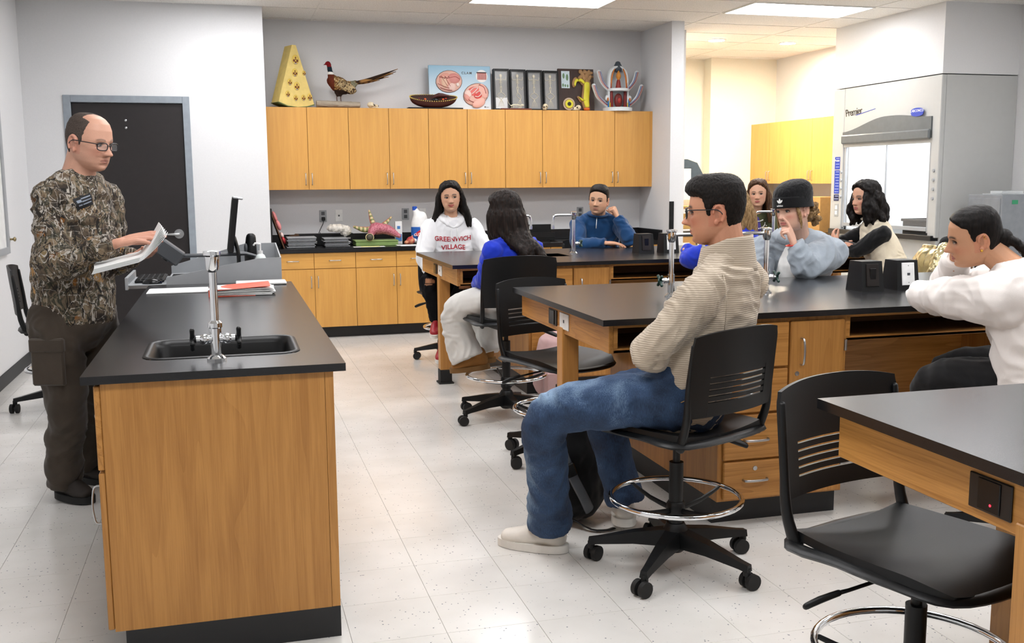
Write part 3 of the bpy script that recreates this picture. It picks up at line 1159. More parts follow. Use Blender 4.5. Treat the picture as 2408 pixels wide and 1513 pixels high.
def bench(yN, tag_, xL=1.43, xR=4.83):
    yF = yN + 1.345
    zt, th = .925, .0255
    zb = zt - th
    ap = .78
    t = thing('lab_bench', 'long oak lab bench with black top ' + tag_, 'bench', ((xL + xR) / 2, (yN + yF) / 2, 0), group='student lab benches')
    holes = [(2.12, 2.44), (3.82, 4.14)]
    hy0, hy1 = yN + .52, yN + .82
    top = MB().slab(xL, xR, yN, yF, zb, zt, [(h[0], h[1], hy0, hy1) for h in holes])
    part('worktop', top, M_EPOXY, t)
    for a, b in holes:
        zz = zt - .17
        sk = MB().box(a - .004, b + .004, hy0 - .004, hy1 + .004, zz - .01, zz)
        sk.box(a - .004, a, hy0, hy1, zz, zt - .004).box(b, b + .004, hy0, hy1, zz, zt - .004).box(a - .004, b + .004, hy0 - .004, hy0, zz, zt - .004).box(a - .004, b + .004, hy1, hy1 + .004, zz, zt - .004)
        part('sink_basin', sk, M_BLACK, t)
    cb = [(1.967, 2.572), (3.688, 4.293)]
    e = .04
    # end aprons
    part('end_apron', MB().box(xL + e, xL + e + .02, yN + e, yF - e, ap, zb - .0005, .002), M_OAK_Y, t)
    part('end_apron', MB().box(xR - e - .02, xR - e, yN + e, yF - e, ap, zb - .0005, .002), M_OAK_Y, t)
    # book shelves under the top on both long sides
    for a, b in ((xL + e + .02, cb[0][0]), (cb[0][1], cb[1][0]), (cb[1][1], xR - e - .02)):
        for s in (0, 1):
            y0, y1 = (yN + e, yN + .48) if s == 0 else (yF - .48, yF - e)
            yf0, yf1 = (y0, y0 + .02) if s == 0 else (y1 - .02, y1)
            bk = y1 if s == 0 else y0
            fr = MB().box(a, b, yf0, yf1, ap, ap + .019, .002).box(a, b, yf0, yf1, zb - .016, zb - .0005, .002)
            fr.box(a, a + .018, yf0, yf1, ap + .019, zb - .016).box(b - .018, b, yf0, yf1, ap + .019, zb - .016)
            part('shelf_frame', fr, M_OAK_X, t)
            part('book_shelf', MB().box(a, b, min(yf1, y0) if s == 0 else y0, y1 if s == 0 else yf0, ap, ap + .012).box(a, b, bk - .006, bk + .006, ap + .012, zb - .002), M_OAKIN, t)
    # cabinets with fronts on both sides
    for ci, (a, b) in enumerate(cb):
        part('cabinet_body', MB().box(a, b, yN + e, yF - e, .107, .73, .001).box(a, a + .02, yN + e, yF - e, .73, zb - .0005).box(b - .02, b, yN + e, yF - e, .73, zb - .0005).box(a + .02, b - .02, yN + e, yN + e + .02, .73, zb - .0005).box(a + .02, b - .02, yF - e - .02, yF - e, .73, zb - .0005), M_OAK, t)
        part('toe_kick', MB().box(a + .0, b + .0, yN + e + .045, yF - e - .045, 0, .107), M_BASEB, t)
        for s in (0, 1):
            yf = yN + e if s == 0 else yF - e
            o = -1 if s == 0 else 1
            m = a + .322
            flip = (ci == 1)
            dr = (a + .022, m - .006) if not flip else (b - .322 + .006, b - .022)
            dd = (m + .002, b - .018) if not flip else (a + .018, b - .322 - .002)
            zs = [.112, .288, .491, .684, .884]
            for k in range(4):
                z0, z1 = zs[k] + .004, zs[k + 1] - .006
                d = part('drawer', MB().box(dr[0], dr[1], yf, yf + o * .018, z0, z1, .004), M_OAK_X, t)
                c = (dr[0] + dr[1]) / 2
                sub('handle', arch_pull(MB(), (c - .056, yf + o * .018, z0 + .085), (c + .056, yf + o * .018, z0 + .085), (0, o * .026, 0)), M_STEEL, d, True)
                sub('lock', MB().lathe([(.010, yf + o * .0175), (.010, yf + o * .0215), (.004, yf + o * .022)], (c - .0, 0, z1 - .032), 14, 'y'), M_STEEL, d, 40)
            d = part('door', MB().box(dd[0], dd[1], yf, yf + o * .018, zs[0] + .004, zs[4] - .006, .004), M_OAK, t)
            hx = dd[0] + .052 if not flip else dd[1] - .052
            sub('handle', arch_pull(MB(), (hx, yf + o * .018, .69), (hx, yf + o * .018, .805), (0, o * .026, 0)), M_STEEL, d, True)
            sub('lock', MB().lathe([(.010, yf + o * .0175), (.010, yf + o * .0215), (.004, yf + o * .022)], (hx - .018, 0, .652), 14, 'y'), M_STEEL, d, 40)
            kx = dd[1] + .006 if not flip else dd[0] - .006
            for hz in (.765, .22):
                sub('hinge', MB().cyl((kx, yf + o * .017, hz - .024), (kx, yf + o * .017, hz + .024), .006, n=10), M_STEEL, d, 40)
    # modesty panel in the middle, end legs
    part('modesty_panel', MB().box(cb[0][1], cb[1][0], (yN + yF) / 2 - .01, (yN + yF) / 2 + .01, .3, ap + .01), M_OAK_X, t)
    for lx in (xL + .072, xR - .072):
        ly = (yN + yF) / 2 - .02
        lg = part('leg', MB().box(lx - .04, lx + .04, ly - .04, ly + .04, .0, ap + .03, .003), M_OAK, t)
        sub('foot_boot', MB().box(lx - .044, lx + .044, ly - .044, ly + .044, .008, .105, .003).box(lx - .055, lx + .055, ly - .055, ly + .055, 0, .012, .002), M_RUBBER, lg)
    # outlets on the end apron
    yc = (yN + yF) / 2
    for fx, o in ((xL + e, -1), (xR - e, 1)):
        wall_plate(t, 'power_outlet', fx, yc + .035, yc + .155, .802, .877, M_BROWNPL, o)
        if tag_ != 'and a red pilot lamp on its outlet':
            wall_plate(t, 'data_plate', fx, yc - .135, yc - .012, .802, .877, M_WHITE, o, False)
    # pedestal boxes on the top
    for k, px in enumerate((3.06, 3.265)):
        py = yc - .06
        bxm = MB()
        v = [(px - .064, py - .06, zt), (px + .064, py - .06, zt), (px + .064, py + .075, zt), (px - .064, py + .075, zt),
             (px - .058, py - .042, zt + .148), (px + .058, py - .042, zt + .148), (px + .058, py + .057, zt + .148), (px - .058, py + .057, zt + .148)]
        bxm.add(v, [(3, 2, 1, 0), (4, 5, 6, 7), (0, 1, 5, 4), (1, 2, 6, 5), (2, 3, 7, 6), (3, 0, 4, 7)])
        pb = part('pedestal_box', bxm, M_BLACK, t)
        sl = (.018) / .148
        for s in (0, 1):
            yy = lambda z: (py - .06 + (z - zt) * sl) if s == 0 else (py + .075 - (z - zt) * sl)
            o = -1 if s == 0 else 1
            pl = MB()
            z0, z1 = zt + .024, zt + .136
            pl.add([(px - .036, yy(z0) + o * .001, z0), (px + .036, yy(z0) + o * .001, z0), (px + .036, yy(z1) + o * .001, z1), (px - .036, yy(z1) + o * .001, z1),
                    (px - .034, yy(z0) + o * .006, z0 + .002), (px + .034, yy(z0) + o * .006, z0 + .002), (px + .034, yy(z1) + o * .006, z1 - .002), (px - .034, yy(z1) + o * .006, z1 - .002)],
                   [(4, 5, 6, 7), (0, 1, 5, 4), (1, 2, 6, 5), (2, 3, 7, 6), (3, 0, 4, 7)])
            sub('cover_plate', pl, M_BROWNPL if k == 0 else M_WHITE, pb)
            zm = (z0 + z1) / 2
            if k == 0:
                sub('socket', MB().box(px - .017, px + .017, yy(zm) + o * .004, yy(zm) + o * .0085, zm - .034, zm + .034, .002), M_BLACKG, pb)
            else:
                sub('jack', MB().box(px - .008, px + .008, yy(zm) + o * .0045, yy(zm) + o * .0072, zm - .007, zm + .006), M_DGREY, pb)
                for zz in (z1 - .014, z0 + .014): sub('screw', MB().lathe([(.003, yy(zz) + o * .005), (.003, yy(zz) + o * .0068)], (px, 0, zz), 8, 'y'), M_STEEL, pb)
    # water columns
    for fx, sd in ((2.03, 1), (2.535, -1), (3.73, 1), (4.235, -1)):
        b, k = MB(), MB()
        valve(b, k, (fx, yc + .06 if yN > 5 else yc, zt), .078, sd, .32, .165, .09)
        fc = part('water_column', b, M_CHROME, t, 40)
        sub('valve_knob', k, plain('knob_green', '#12352c', .35), fc, True)
    return t


B1N, B2N, B3N = 6.59, 3.768, .886
bench(B1N, 'standing before the maple cabinet wall')
bench(B2N, 'in the middle of the row')
b3 = bench(B3N, 'and a red pilot lamp on its outlet')
# little red pilot lamp of the outlet facing the aisle
part('pilot_lamp', MB().ell((1.43 + .04 - .0095, B3N + .6725 + .088, .822), (.001, .0028, .0028), nu=10, nv=6), emit('pilot_red', '#ff1a2a', 3.), b3)

# ================================================================== demonstration desk
DX0, DX1, DY0, DY1, DZT = -.442, .340, 3.18, 5.97, .914
t = thing('demonstration_desk', 'oak demonstration desk with black top, sink and tall chrome faucet', 'desk', (-.05, 4.5, 0))
hx0, hx1, hy0, hy1 = -.275, .205, 3.435, 3.83
th = .025
part('worktop', MB().slab(DX0, DX1, DY0, DY1, DZT - th, DZT, [(hx0, hx1, hy0, hy1)]), M_EPOXY, t)


def rrect(x0, x1, y0, y1, r, n=5):
    p = []
    for cx, cy, a0 in ((x1 - r, y1 - r, 0), (x0 + r, y1 - r, PI / 2), (x0 + r, y0 + r, PI), (x1 - r, y0 + r, 1.5 * PI)):
        for k in range(n + 1):
            a = a0 + PI / 2 * k / n
            p.append((cx + r * math.cos(a), cy + r * math.sin(a)))
    return p


def basin(x0, x1, y0, y1, zt, depth, r=.05, lip=.02):
    mb = MB()
    rings = [(rrect(x0 - lip, x1 + lip, y0 - lip, y1 + lip, r + lip), zt + .0015), (rrect(x0 - lip * .6, x1 + lip * .6, y0 - lip * .6, y1 + lip * .6, r + lip * .6), zt + .005),
             (rrect(x0, x1, y0, y1, r), zt + .003), (rrect(x0 + .012, x1 - .012, y0 + .012, y1 - .012, r), zt - .02), (rrect(x0 + .02, x1 - .02, y0 + .02, y1 - .02, r), zt - depth)]
    vs, n = [], len(rings[0][0])
    for p, z in rings: vs += [(a, b, z) for a, b in p]
    fs = [(i * n + k, i * n + (k + 1) % n, (i + 1) * n + (k + 1) % n, (i + 1) * n + k) for i in range(len(rings) - 1) for k in range(n)]
    fs.append(tuple(range((len(rings) - 1) * n, len(rings) * n)))
    return mb.add(vs, fs)


part('sink_basin', basin(hx0 + .005, hx1 - .005, hy0 + .005, hy1 - .005, DZT, .17), plain('sink_black', '#060606', .4, spec=.3), t, 50, fix=True)
CX0_, CX1_ = -.41, .302
part('end_panel', MB().box(CX0_ + .02, CX1_ - .028, 3.20, 3.22, .104, DZT - th - .0005), M_OAK, t)
part('side_panel', MB().box(CX1_ - .027, CX1_, 3.2, DY1 - .03, .104, DZT - th - .0005, .001), M_OAK, t)
part('cabinet_body', MB().box(CX0_ + .02, CX1_ - .028, 3.221, 4.25, .104, DZT - .2).box(CX0_ + .02, CX1_ - .028, 5.35, DY1 - .03, .104, DZT - th - .001).box(CX0_ + .02, CX0_ + .04, 3.221, 4.25, DZT - .2, DZT - th - .001), M_OAK, t)
part('toe_kick', MB().box(-.36, CX1_, 3.2, DY1 - .03, 0, .104), M_BASEB, t)
for y0, y1 in ((3.2, 3.72), (3.725, 4.25), (5.35, 5.93)):
    for z0, z1, horiz in ((.11, .61, 0), (.62, .88, 1)):
        d = part('drawer' if horiz else 'door', MB().box(CX0_, CX0_ + .019, y0 + .002, y1 - .002, z0, z1, .003), M_OAK_Y if horiz else M_OAK, t)
        m = (y0 + y1) / 2
        if horiz: sub('handle', arch_pull(MB(), (CX0_, m - .06, .74), (CX0_, m + .06, .74), (-.026, 0, 0)), M_STEEL, d, True)
        else: sub('handle', arch_pull(MB(), (CX0_, y0 + .05, .44), (CX0_, y0 + .05, .56), (-.026, 0, 0)), M_STEEL, d, True)
# faucet
b, k1, k2 = MB(), MB(), MB()
fx, fy = -.053, 3.36
B = Vector((fx, fy, DZT))
b.lathe([(.030, 0), (.030, .008), (.022, .016), (.017, .02)], B, 24)
b.cyl(B, B + Vector((0, 0, .10)), .017, n=20).cyl(B + Vector((0, 0, .10)), B + Vector((0, 0, .33)), .0125, n=20)
b.lathe([(.0185, .085), (.0185, .105), (.022, .108), (.022, .122), (.014, .13)], B, 20)
b.lathe([(.0125, .285), (.020, .295), (.022, .335), (.027, .34), (.027, .352), (.01, .355)], B, 20)
b.tube([B + Vector((0, 0, .325)), B + Vector((0, .12, .33)), B + Vector((0, .165, .318)), B + Vector((0, .178, .28)), B + Vector((0, .178, .23))], [.009] * 5, 12, sub=3)
for s, km in ((-1, k1), (1, k2)):
    c = B + Vector((0, 0, .07))
    b.cyl(c, c + Vector((s * .06, 0, 0)), .0125, n=14).ell(c + Vector((s * .035, 0, 0)), (.02, .017, .017))
    e = c + Vector((s * .072, 0, 0))
    km.cyl(c + Vector((s * .058, 0, 0)), e + Vector((s * .008, 0, 0)), .010, n=12)
    for j in range(4):
        a = PI / 2 * j + .3
        km.tube([e, e + Vector((0, math.cos(a) * .02, math.sin(a) * .02)), e + Vector((0, math.cos(a) * .033, math.sin(a) * .033))], [.008, .007, .008], 8)
fc = part('faucet', b, M_CHROME, t, 40)
sub('valve_knob', k1, M_BLACK, fc, True)
sub('valve_knob', k2, M_BLACK, fc, True)

# papers and folder lying on the desk
mb = MB()
for k in range(5):
    o = random.uniform(-.006, .006)
    mb.box(-.415 + o, -.118 + o, 5.50 + o, 5.74 + o * .5, DZT + .0005 + k * .0012, DZT + .0015 + k * .0012)
solo('paper_sheets', mb, M_PAPER, 'thin white paper stack lying flat on the demonstration desk', 'paper')
t = thing('orange_folder', 'bright orange folder stuffed with papers on the demonstration desk', 'folder', (.06, 5.42, DZT))
M_ORANGE = plain('orange_card', '#e4440a', .5)
part('back_cover', MB().box(-.105, .12, 5.27, 5.55, DZT + .0005, DZT + .002), M_ORANGE, t)
mb = MB()
for k in range(16):
    o, w = random.uniform(-.012, .012), .004 * k / 16
    a0 = len(mb.v)
    mb.box(-.095 + o, .21 + o, 5.275 + o * .5, 5.50 + o, DZT + .003 + k * .0022, DZT + .0042 + k * .0022)
    mb.xform(Matrix.Translation((.05, 5.4, 0)) @ Matrix.Rotation(random.uniform(-.05, .05), 4, 'Z') @ Matrix.Translation((-.05, -5.4, 0)), a0)
part('papers', mb, M_PAPER, t)
mb = MB()
mb.grid(lambda u, v: (-.105 + .30 * u, 5.265 + .26 * v, DZT + .030 + .018 * u + .004 * math.sin(3 * v)), 8, 6, .0012)
part('front_cover', mb, M_ORANGE, t)
part('spine', MB().box(-.107, -.10, 5.265, 5.53, DZT + .0005, DZT + .031), M_ORANGE, t)
t = thing('white_tablet', 'flat white tablet device behind the orange folder', 'tablet', (.17, 5.86, DZT))
part('body', MB().box(.03, .305, 5.785, 5.94, DZT + .002, DZT + .016, .004), M_WHITE, t)
part('feet', MB().box(.05, .08, 5.79, 5.93, DZT, DZT + .002).box(.25, .28, 5.79, 5.93, DZT, DZT + .002), M_DGREY, t)

# ------------------------------------------------------------------ media console at the end of the desk
t = thing('media_console', 'black media console with open grey steel tray top', 'console', (-.03, 6.33, 0))
part('body', MB().box(-.34, .28, 6.06, 6.64, .0, .905, .004), M_BLACK, t)
part('tray_floor', MB().box(-.35, .285, 6.05, 6.65, .906, .925, .002), M_GREYMET, t)
part('front_panel', MB().prism([(-.35, .908), (.285, .908), (.285, 1.049), (.157, 1.045), (-.35, .95)], 6.045, 6.052, 'y'), M_GREYMET, t)
part('rear_panel', MB().prism([(-.35, .908), (.285, .908), (.285, 1.10), (.10, 1.10), (-.35, .97)], 6.648, 6.655, 'y'), M_GREYMET, t)
part('end_panel', MB().prism([(6.045, .908), (6.655, .908), (6.655, 1.10), (6.045, 1.049)], .285, .292, 'x'), M_GREYMET, t)
part('keyboard_slide', MB().box(-.56, -.35, 6.07, 6.6, .90, .912, .002).box(-.572, -.556, 6.06, 6.61, .885, .955, .002), M_GREYMET, t)
part('slide_rail', MB().box(-.55, -.35, 6.052, 6.066, .892, .91), M_STEEL, t)
t = thing('keyboard', 'black computer keyboard on the console slide', 'keyboard', (-.44, 6.38, .913))
part('case', MB().box(-.53, -.37, 6.17, 6.57, .913, .928, .003), M_BLACK, t)
mb = MB()
for r in range(5):
    for c in range(15):
        mb.box(-.525 + r * .03, -.50 + r * .03, 6.18 + c * .025, 6.20 + c * .025, .928, .933, .001)
part('keys', mb, M_BLACKG, t)
t = thing('computer_mouse', 'black computer mouse at the console slide edge', 'mouse', (-.43, 6.105, .913))
part('shell', MB().ell((-.43, 6.11, .916), (.055, .033, .030), nu=16, nv=8), M_BLACKG, t, True)
part('scroll_wheel', MB().cyl((-.462, 6.107, .938), (-.462, 6.113, .938), .008), M_DGREY, t, 40)
t = thing('computer_monitor', 'black flat computer monitor turned edge-on at the console', 'monitor', (.03, 6.34, .926))
M = Matrix.Translation((.0, 6.34, 1.03)) @ Matrix.Rotation(.13, 4, 'Y')
part('screen_housing', MB().box(-.015, .02, -.24, .24, .05, .37, .006).xform(M), M_BLACK, t)
part('display', MB().box(-.018, -.0155, -.225, .225, .065, .355).xform(M), plain('dark_display', '#0a0b0d', .12), t)
part('top_rim', MB().box(-.012, .045, -.235, .235, .36, .372, .004).xform(M), M_GREYMET, t)
part('stand', MB().tube([(.05, 6.34, .94), (.055, 6.34, 1.05), (.035, 6.34, 1.15)], [(.03, .012)] * 3, 12, up=(0, 1, 0), sub=3), M_BLACK, t, True)
part('base', MB().box(-.04, .105, 6.25, 6.44, .926, .940, .006), M_BLACK, t)
t = thing('loudspeaker', 'small rounded black desktop loudspeaker in the steel tray', 'speaker', (.13, 6.5, .926))
part('shell', MB().tube([(.13, 6.5, .94), (.13, 6.5, 1.05), (.135, 6.5, 1.145)], [.038, .038, .030], 16, sub=3), M_BLACK, t, True)
part('grille', MB().ell((.102, 6.48, 1.08), (.012, .022, .03), nu=14, nv=10), M_DGREY, t, True)
t = thing('pump_bottle', 'clear hand sanitizer bottle with white pump in the steel tray', 'bottle', (.18, 6.2, .926))
part('bottle', MB().lathe([(.03, .926), (.033, .935), (.033, 1.035), (.024, 1.055), (.013, 1.062)], (.18, 6.2, 0), 18), plain('sanitizer', '#dfe6e4', .15), t, 40)
part('pump', MB().cyl((.18, 6.2, 1.06), (.18, 6.2, 1.08), .014).cyl((.18, 6.2, 1.08), (.18, 6.2, 1.12), .005).tube([(.18, 6.2, 1.12), (.15, 6.19, 1.125), (.143, 6.19, 1.115)], .006, 8), M_WHITE, t, 40)
part('label', MB().lathe([(.0336, .975), (.0336, 1.02)], (.18, 6.2, 0), 18, cap=False), plain('label_yellow', '#e8c93a', .5), t, 40)
t = thing('document_camera', 'dark grey document camera head on a flat folding arm', 'camera', (.155, 6.36, .926))
part('base', MB().box(.11, .20, 6.29, 6.42, .926, .955, .004), M_DGREY, t)
part('arm', MB().tube([(.15, 6.36, .955), (.155, 6.36, 1.04), (.10, 6.36, 1.055), (-.26, 6.36, 1.05)], [(.022, .012)] * 4, 10, up=(0, 1, 0)), M_DGREY, t, 40)
M = Matrix.Translation((-.335, 6.33, 1.075)) @ Matrix.Rotation(math.radians(38), 4, 'Y')
part('head', MB().box(-.075, .075, -.07, .07, -.045, .045, .008).xform(M), M_DGREY, t)
part('lens', MB().cyl((0, 0, -.045), (0, 0, -.055), .022, n=16).xform(M), M_BLACKG, t, 40)
t = thing('adapter_box', 'black video adapter box with a blue light in the tray', 'adapter', (-.25, 6.12, .926))
part('case', MB().box(-.32, -.12, 6.085, 6.19, .926, .958, .004), M_BLACK, t)
part('status_light', MB().box(-.3215, -.3195, 6.12, 6.15, .94, .947), emit('blue_led', '#2a5cff', 2.), t)


# ================================================================== stools
def stool(name, label, loc, rz, h, group='black drafting stools', base_rot=0.):
    """five-star drafting stool; the sitter looks along local +Y"""
    t = thing(name, label, 'stool', loc, rz, group)
    P = lambda n, mb, m, s=None, fix=False: part(n, mb, m, t, s, world=False, fix=fix)
    hub = MB().lathe([(.028, .06), (.045, .075), (.048, .15), (.034, .175)], (0, 0, 0), 20)
    P('hub', hub, M_BLACK, 40)
    for k in range(5):
        a = 2 * PI * k / 5 + base_rot
        R = Matrix.Rotation(a, 4, 'Z')
        mb = MB()
        sec = [(.03, .038, .088, .152), (.16, .030, .088, .132), (.30, .019, .074, .100), (.335, .017, .068, .094)]
        vs = []
        for d, w, z0, z1 in sec:
            vs += [R @ Vector((d, -w, z0)), R @ Vector((d, w, z0)), R @ Vector((d, w * .7, z1)), R @ Vector((d, -w * .7, z1))]
        fs = []
        for i in range(3):
            for j in range(4):
                fs.append((i * 4 + j, i * 4 + (j + 1) % 4, (i + 1) * 4 + (j + 1) % 4, (i + 1) * 4 + j))
        fs += [(3, 2, 1, 0), (12, 13, 14, 15)]
        mb.add(vs, fs)
        c = R @ Vector((.325, 0, 0))
        mb.cyl((c.x, c.y, .052), (c.x, c.y, .08), .014, n=12)
        lg = P('base_arm', mb, M_BLACK, fix=True)
        ca = a + .9 + k * 1.7
        ax = Vector((math.cos(ca), math.sin(ca), 0))
        off = Vector((-ax.y, ax.x, 0)) * .014
        cc = Vector((c.x, c.y, .030)) + off
        w = MB()
        for s in (-1, 1):
            w.cyl(cc + ax * s * .008, cc + ax * s * .027, .030, n=20)
        w.cyl(cc - ax * .026, cc + ax * .026, .012, n=10)
        w.cyl((c.x, c.y, .03), (c.x, c.y, .075), .008, n=8)
        sub('caster', w, M_RUBBER, lg, 40, world=False)
    P('column', MB().cyl((0, 0, .15), (0, 0, h - .16), .027, n=20).cyl((0, 0, h - .165), (0, 0, h - .05), .014, n=16), M_BLACK, 40)
    rr, rz_ = .248, .275
    P('foot_ring', MB().tube([(rr * math.cos(2 * PI * i / 40), rr * math.sin(2 * PI * i / 40), rz_) for i in range(40)], .0105, 12, closed=True), M_CHROME, True)
    sp = MB().lathe([(.03, .19), (.036, .2), (.036, .25), (.03, .26)], (0, 0, 0), 18)
    for k in range(4):
        a = PI / 2 * k + .5 + base_rot
        sp.tube([(.03 * math.cos(a), .03 * math.sin(a), .225), (.14 * math.cos(a), .14 * math.sin(a), .238), ((rr - .012) * math.cos(a), (rr - .012) * math.sin(a), .268)], [(.012, .007), (.010, .006), (.008, .006)], 8, up=(0, 0, 1), sub=2)
    P('ring_bracket', sp, M_BLACK, 40)
    # seat shell
    W, D = .232, .225

    def seat(u, v):
        x, y = (u - .5) * 2, (v - .5) * 2
        ed = max(0, y)
        wx = W * (1 - .10 * max(0, -y) ** 2 - .22 * max(0, y) ** 4)
        z = h - .016 * (1 - x * x) * (1 - .5 * y * y) + .010 * x * x - .030 * max(0, y - .45) ** 2 / .3 + .006 * max(0, -y - .4)
        return (x * wx, y * D + .012 * (1 - x * x) * ed, z)
    P('seat', MB().grid(seat, 22, 22, .022), M_BLACK, 50)
    rim = [(-W * .9, -D, h - .02), (W * .9, -D, h - .02), (W, -.05, h - .018), (W * .97, .10, h - .022), (W * .74, D * .93, h - .038), (0, D + .01, h - .045), (-W * .74, D * .93, h - .038), (-W * .97, .10, h - .022), (-W, -.05, h - .018)]
    pan = MB().tube(rim, [(.012, .026)] * 9, 8, up=(0, 0, 1), sub=4, closed=True)
    pan.xform(Matrix())
    for i in range(len(pan.v)):
        pass
    P('seat_rim', pan, M_BLACK, 50)
    P('seat_pan', MB().lathe([(.03, h - .10), (.07, h - .085), (.19, h - .04), (.20, h - .03)], (0, 0, 0), 24), M_BLACK, 40)
    P('height_lever', MB().tube([(.08, -.02, h - .075), (.20, -.05, h - .095), (.225, -.06, h - .10)], [.005, .005, .006], 8).tube([(.225, -.06, h - .10), (.27, -.08, h - .115), (.30, -.095, h - .13)], [(.009, .008), (.016, .009), (.014, .008)], 10, sub=2), M_BLACK, True)
    # back: uprights and slotted shell
    yb = lambda z: -D - .005 - .10 * (z - h)
    curve = lambda s: -.035 * (1 - s * s)
    for s in (-1, 1):
        P('back_post', MB().tube([(s * (W - .012), -D + .02, h - .03), (s * (W - .006), -D - .012, h + .06), (s * (W - .004), yb(h + .18), h + .18), (s * (W - .008), yb(h + .34), h + .34)],
                                 [(.020, .014), (.016, .013), (.012, .012), (.008, .010)], 10, up=(0, 1, 0), sub=4), M_BLACK, True)
    b0, b1 = h + .085, h + .385

    def bk(u0, u1, z0, z1, nu, nv):
        def fn(u, v):
            s = lerp(u0, u1, u)
            z = lerp(z0, z1, v)
            top = sstep(b1 - .05, b1, z)
            z -= .012 * top * abs(s) ** 3
            wid = W * (1 - .03 * top - .015 * abs(s) * 0)
            return (s * wid, yb(z) + curve(s) - .012 * sstep(h + .12, b0, z) * 0, z + .008 * (1 - s * s) * top)
        return fn, nu, nv
    bm_ = MB()
    sl0, sl1, ns = h + .135, h + .245, 5
    pitch = (sl1 - sl0) / ns
    gap = .0065
    for args in ((-1, 1, sl1, b1, 24, 8), (-1, -.66, b0, sl1, 6, 8), (.66, 1, b0, sl1, 6, 8), (-.66, .66, b0, sl0, 16, 3)):
        fn, nu, nv = bk(*args)
        bm_.grid(fn, nu, nv, -.011)
    for k in range(ns):
        fn, nu, nv = bk(-.67, .67, sl0 + k * pitch + (gap if k else gap), sl0 + (k + 1) * pitch, 16, 2)
        bm_.grid(fn, nu, nv, -.010)
    P('backrest', bm_, M_BLACK, 45)
    return t


def face(dx, dy):
    return math.atan2(dy, dx) - PI / 2


ST_GUY = stool('drafting_stool', 'black drafting stool under the student in the beige pullover', (1.61, 3.45, 0), face(math.cos(1.99), math.sin(1.99)), .574, base_rot=1.01)
ST_NEAR = stool('drafting_stool', 'empty black drafting stool tucked under the bench with the red pilot lamp', (1.655, 2.10, 0), face(.28, -.96), .56, base_rot=.1)
ST_B = dup(ST_NEAR, (1.675, 5.05, 0), face(.30, -.95), 'empty black drafting stool tucked under the middle bench corner')
ST_BLUE = stool('drafting_stool', 'black drafting stool under the student with very long straight hair', (1.645, 6.04, 0), face(-.06, 1.), .65, base_rot=.99)
ST_HOOD = dup(ST_GUY, (1.79, 8.24, 0), face(.05, -1.), 'black drafting stool under the student in the white hoodie')
ST_WHITE = dup(ST_GUY, (3.05, 3.19, 0), face(-.95, .3), 'black drafting stool under the student in the cream sweatshirt')
ST_VEST = dup(ST_GUY, (4.62, 6.28, 0), face(-1., .35), 'black drafting stool with a gold jacket over its back')
ST_TEACH = dup(ST_GUY, (-1.07, 7.18, 0), face(1., .1), 'empty black drafting stool behind the teacher by the side wall')
ST_BEAN = dup(ST_GUY, (3.33, 5.52, 0), face(-.4, -1.), 'black drafting stool under the student in the black beanie')
ST_NAVY = dup(ST_GUY, (3.08, 8.32, 0), face(-.1, -1.), 'black drafting stool under the student in the navy pullover')
ST_HID = dup(ST_GUY, (3.40, 6.17, 0), face(-.6, .8), 'black drafting stool under the fair-haired student in the blue top')
ST_PEARL = dup(ST_GUY, (4.60, 8.36, 0), face(-.2, -1.), 'black drafting stool under the student with the pearl necklaces')

# ================================================================== fume hood
HX, HY0, HY1, HZ = 6.25, 7.934, 9.635, 2.403
t = thing('fume_hood', 'tall grey laboratory fume hood with glass sash and blue notice plates', 'fume hood', (6.66, 8.8, 0))
part('near_side', MB().box(HX + .05, X1 - .002, HY0, HY0 + .02, .0, HZ, .002), M_HOOD, t)
part('corner_post', MB().box(HX, HX + .05, HY0, HY0 + .11, .93, HZ, .006), M_HOOD, t)
part('far_post', MB().box(HX, HX + .05, HY1 - .20, HY1, .93, HZ, .006), M_HOOD, t)
part('far_side', MB().box(HX + .05, X1 - .002, HY1 - .02, HY1, .0, HZ), M_HOOD, t)
part('upper_front', MB().box(HX + .006, HX + .03, HY0 + .11, HY1 - .20, 1.80, HZ, .002), M_HOOD, t)
part('top_panel', MB().box(HX + .02, X1 - .002, HY0 + .02, HY1 - .02, HZ - .02, HZ - .002), M_HOOD, t)
part('liner', MB().box(X1 - .05, X1 - .01, HY0 + .02, HY1 - .02, .95, HZ - .03).box(HX + .06, X1 - .05, HY0 + .12, HY0 + .14, .95, 2.3).box(HX + .06, X1 - .05, HY1 - .22, HY1 - .20, .95, 2.3).box(HX + .05, X1 - .05, HY0 + .14, HY1 - .22, 2.25, 2.28), M_WHITE, t)
part('interior_lamp', MB().box(HX + .12, HX + .26, HY0 + .25, HY1 - .35, 2.225, 2.248), emit('hood_tube', '#f2f8ff', 15.), t)
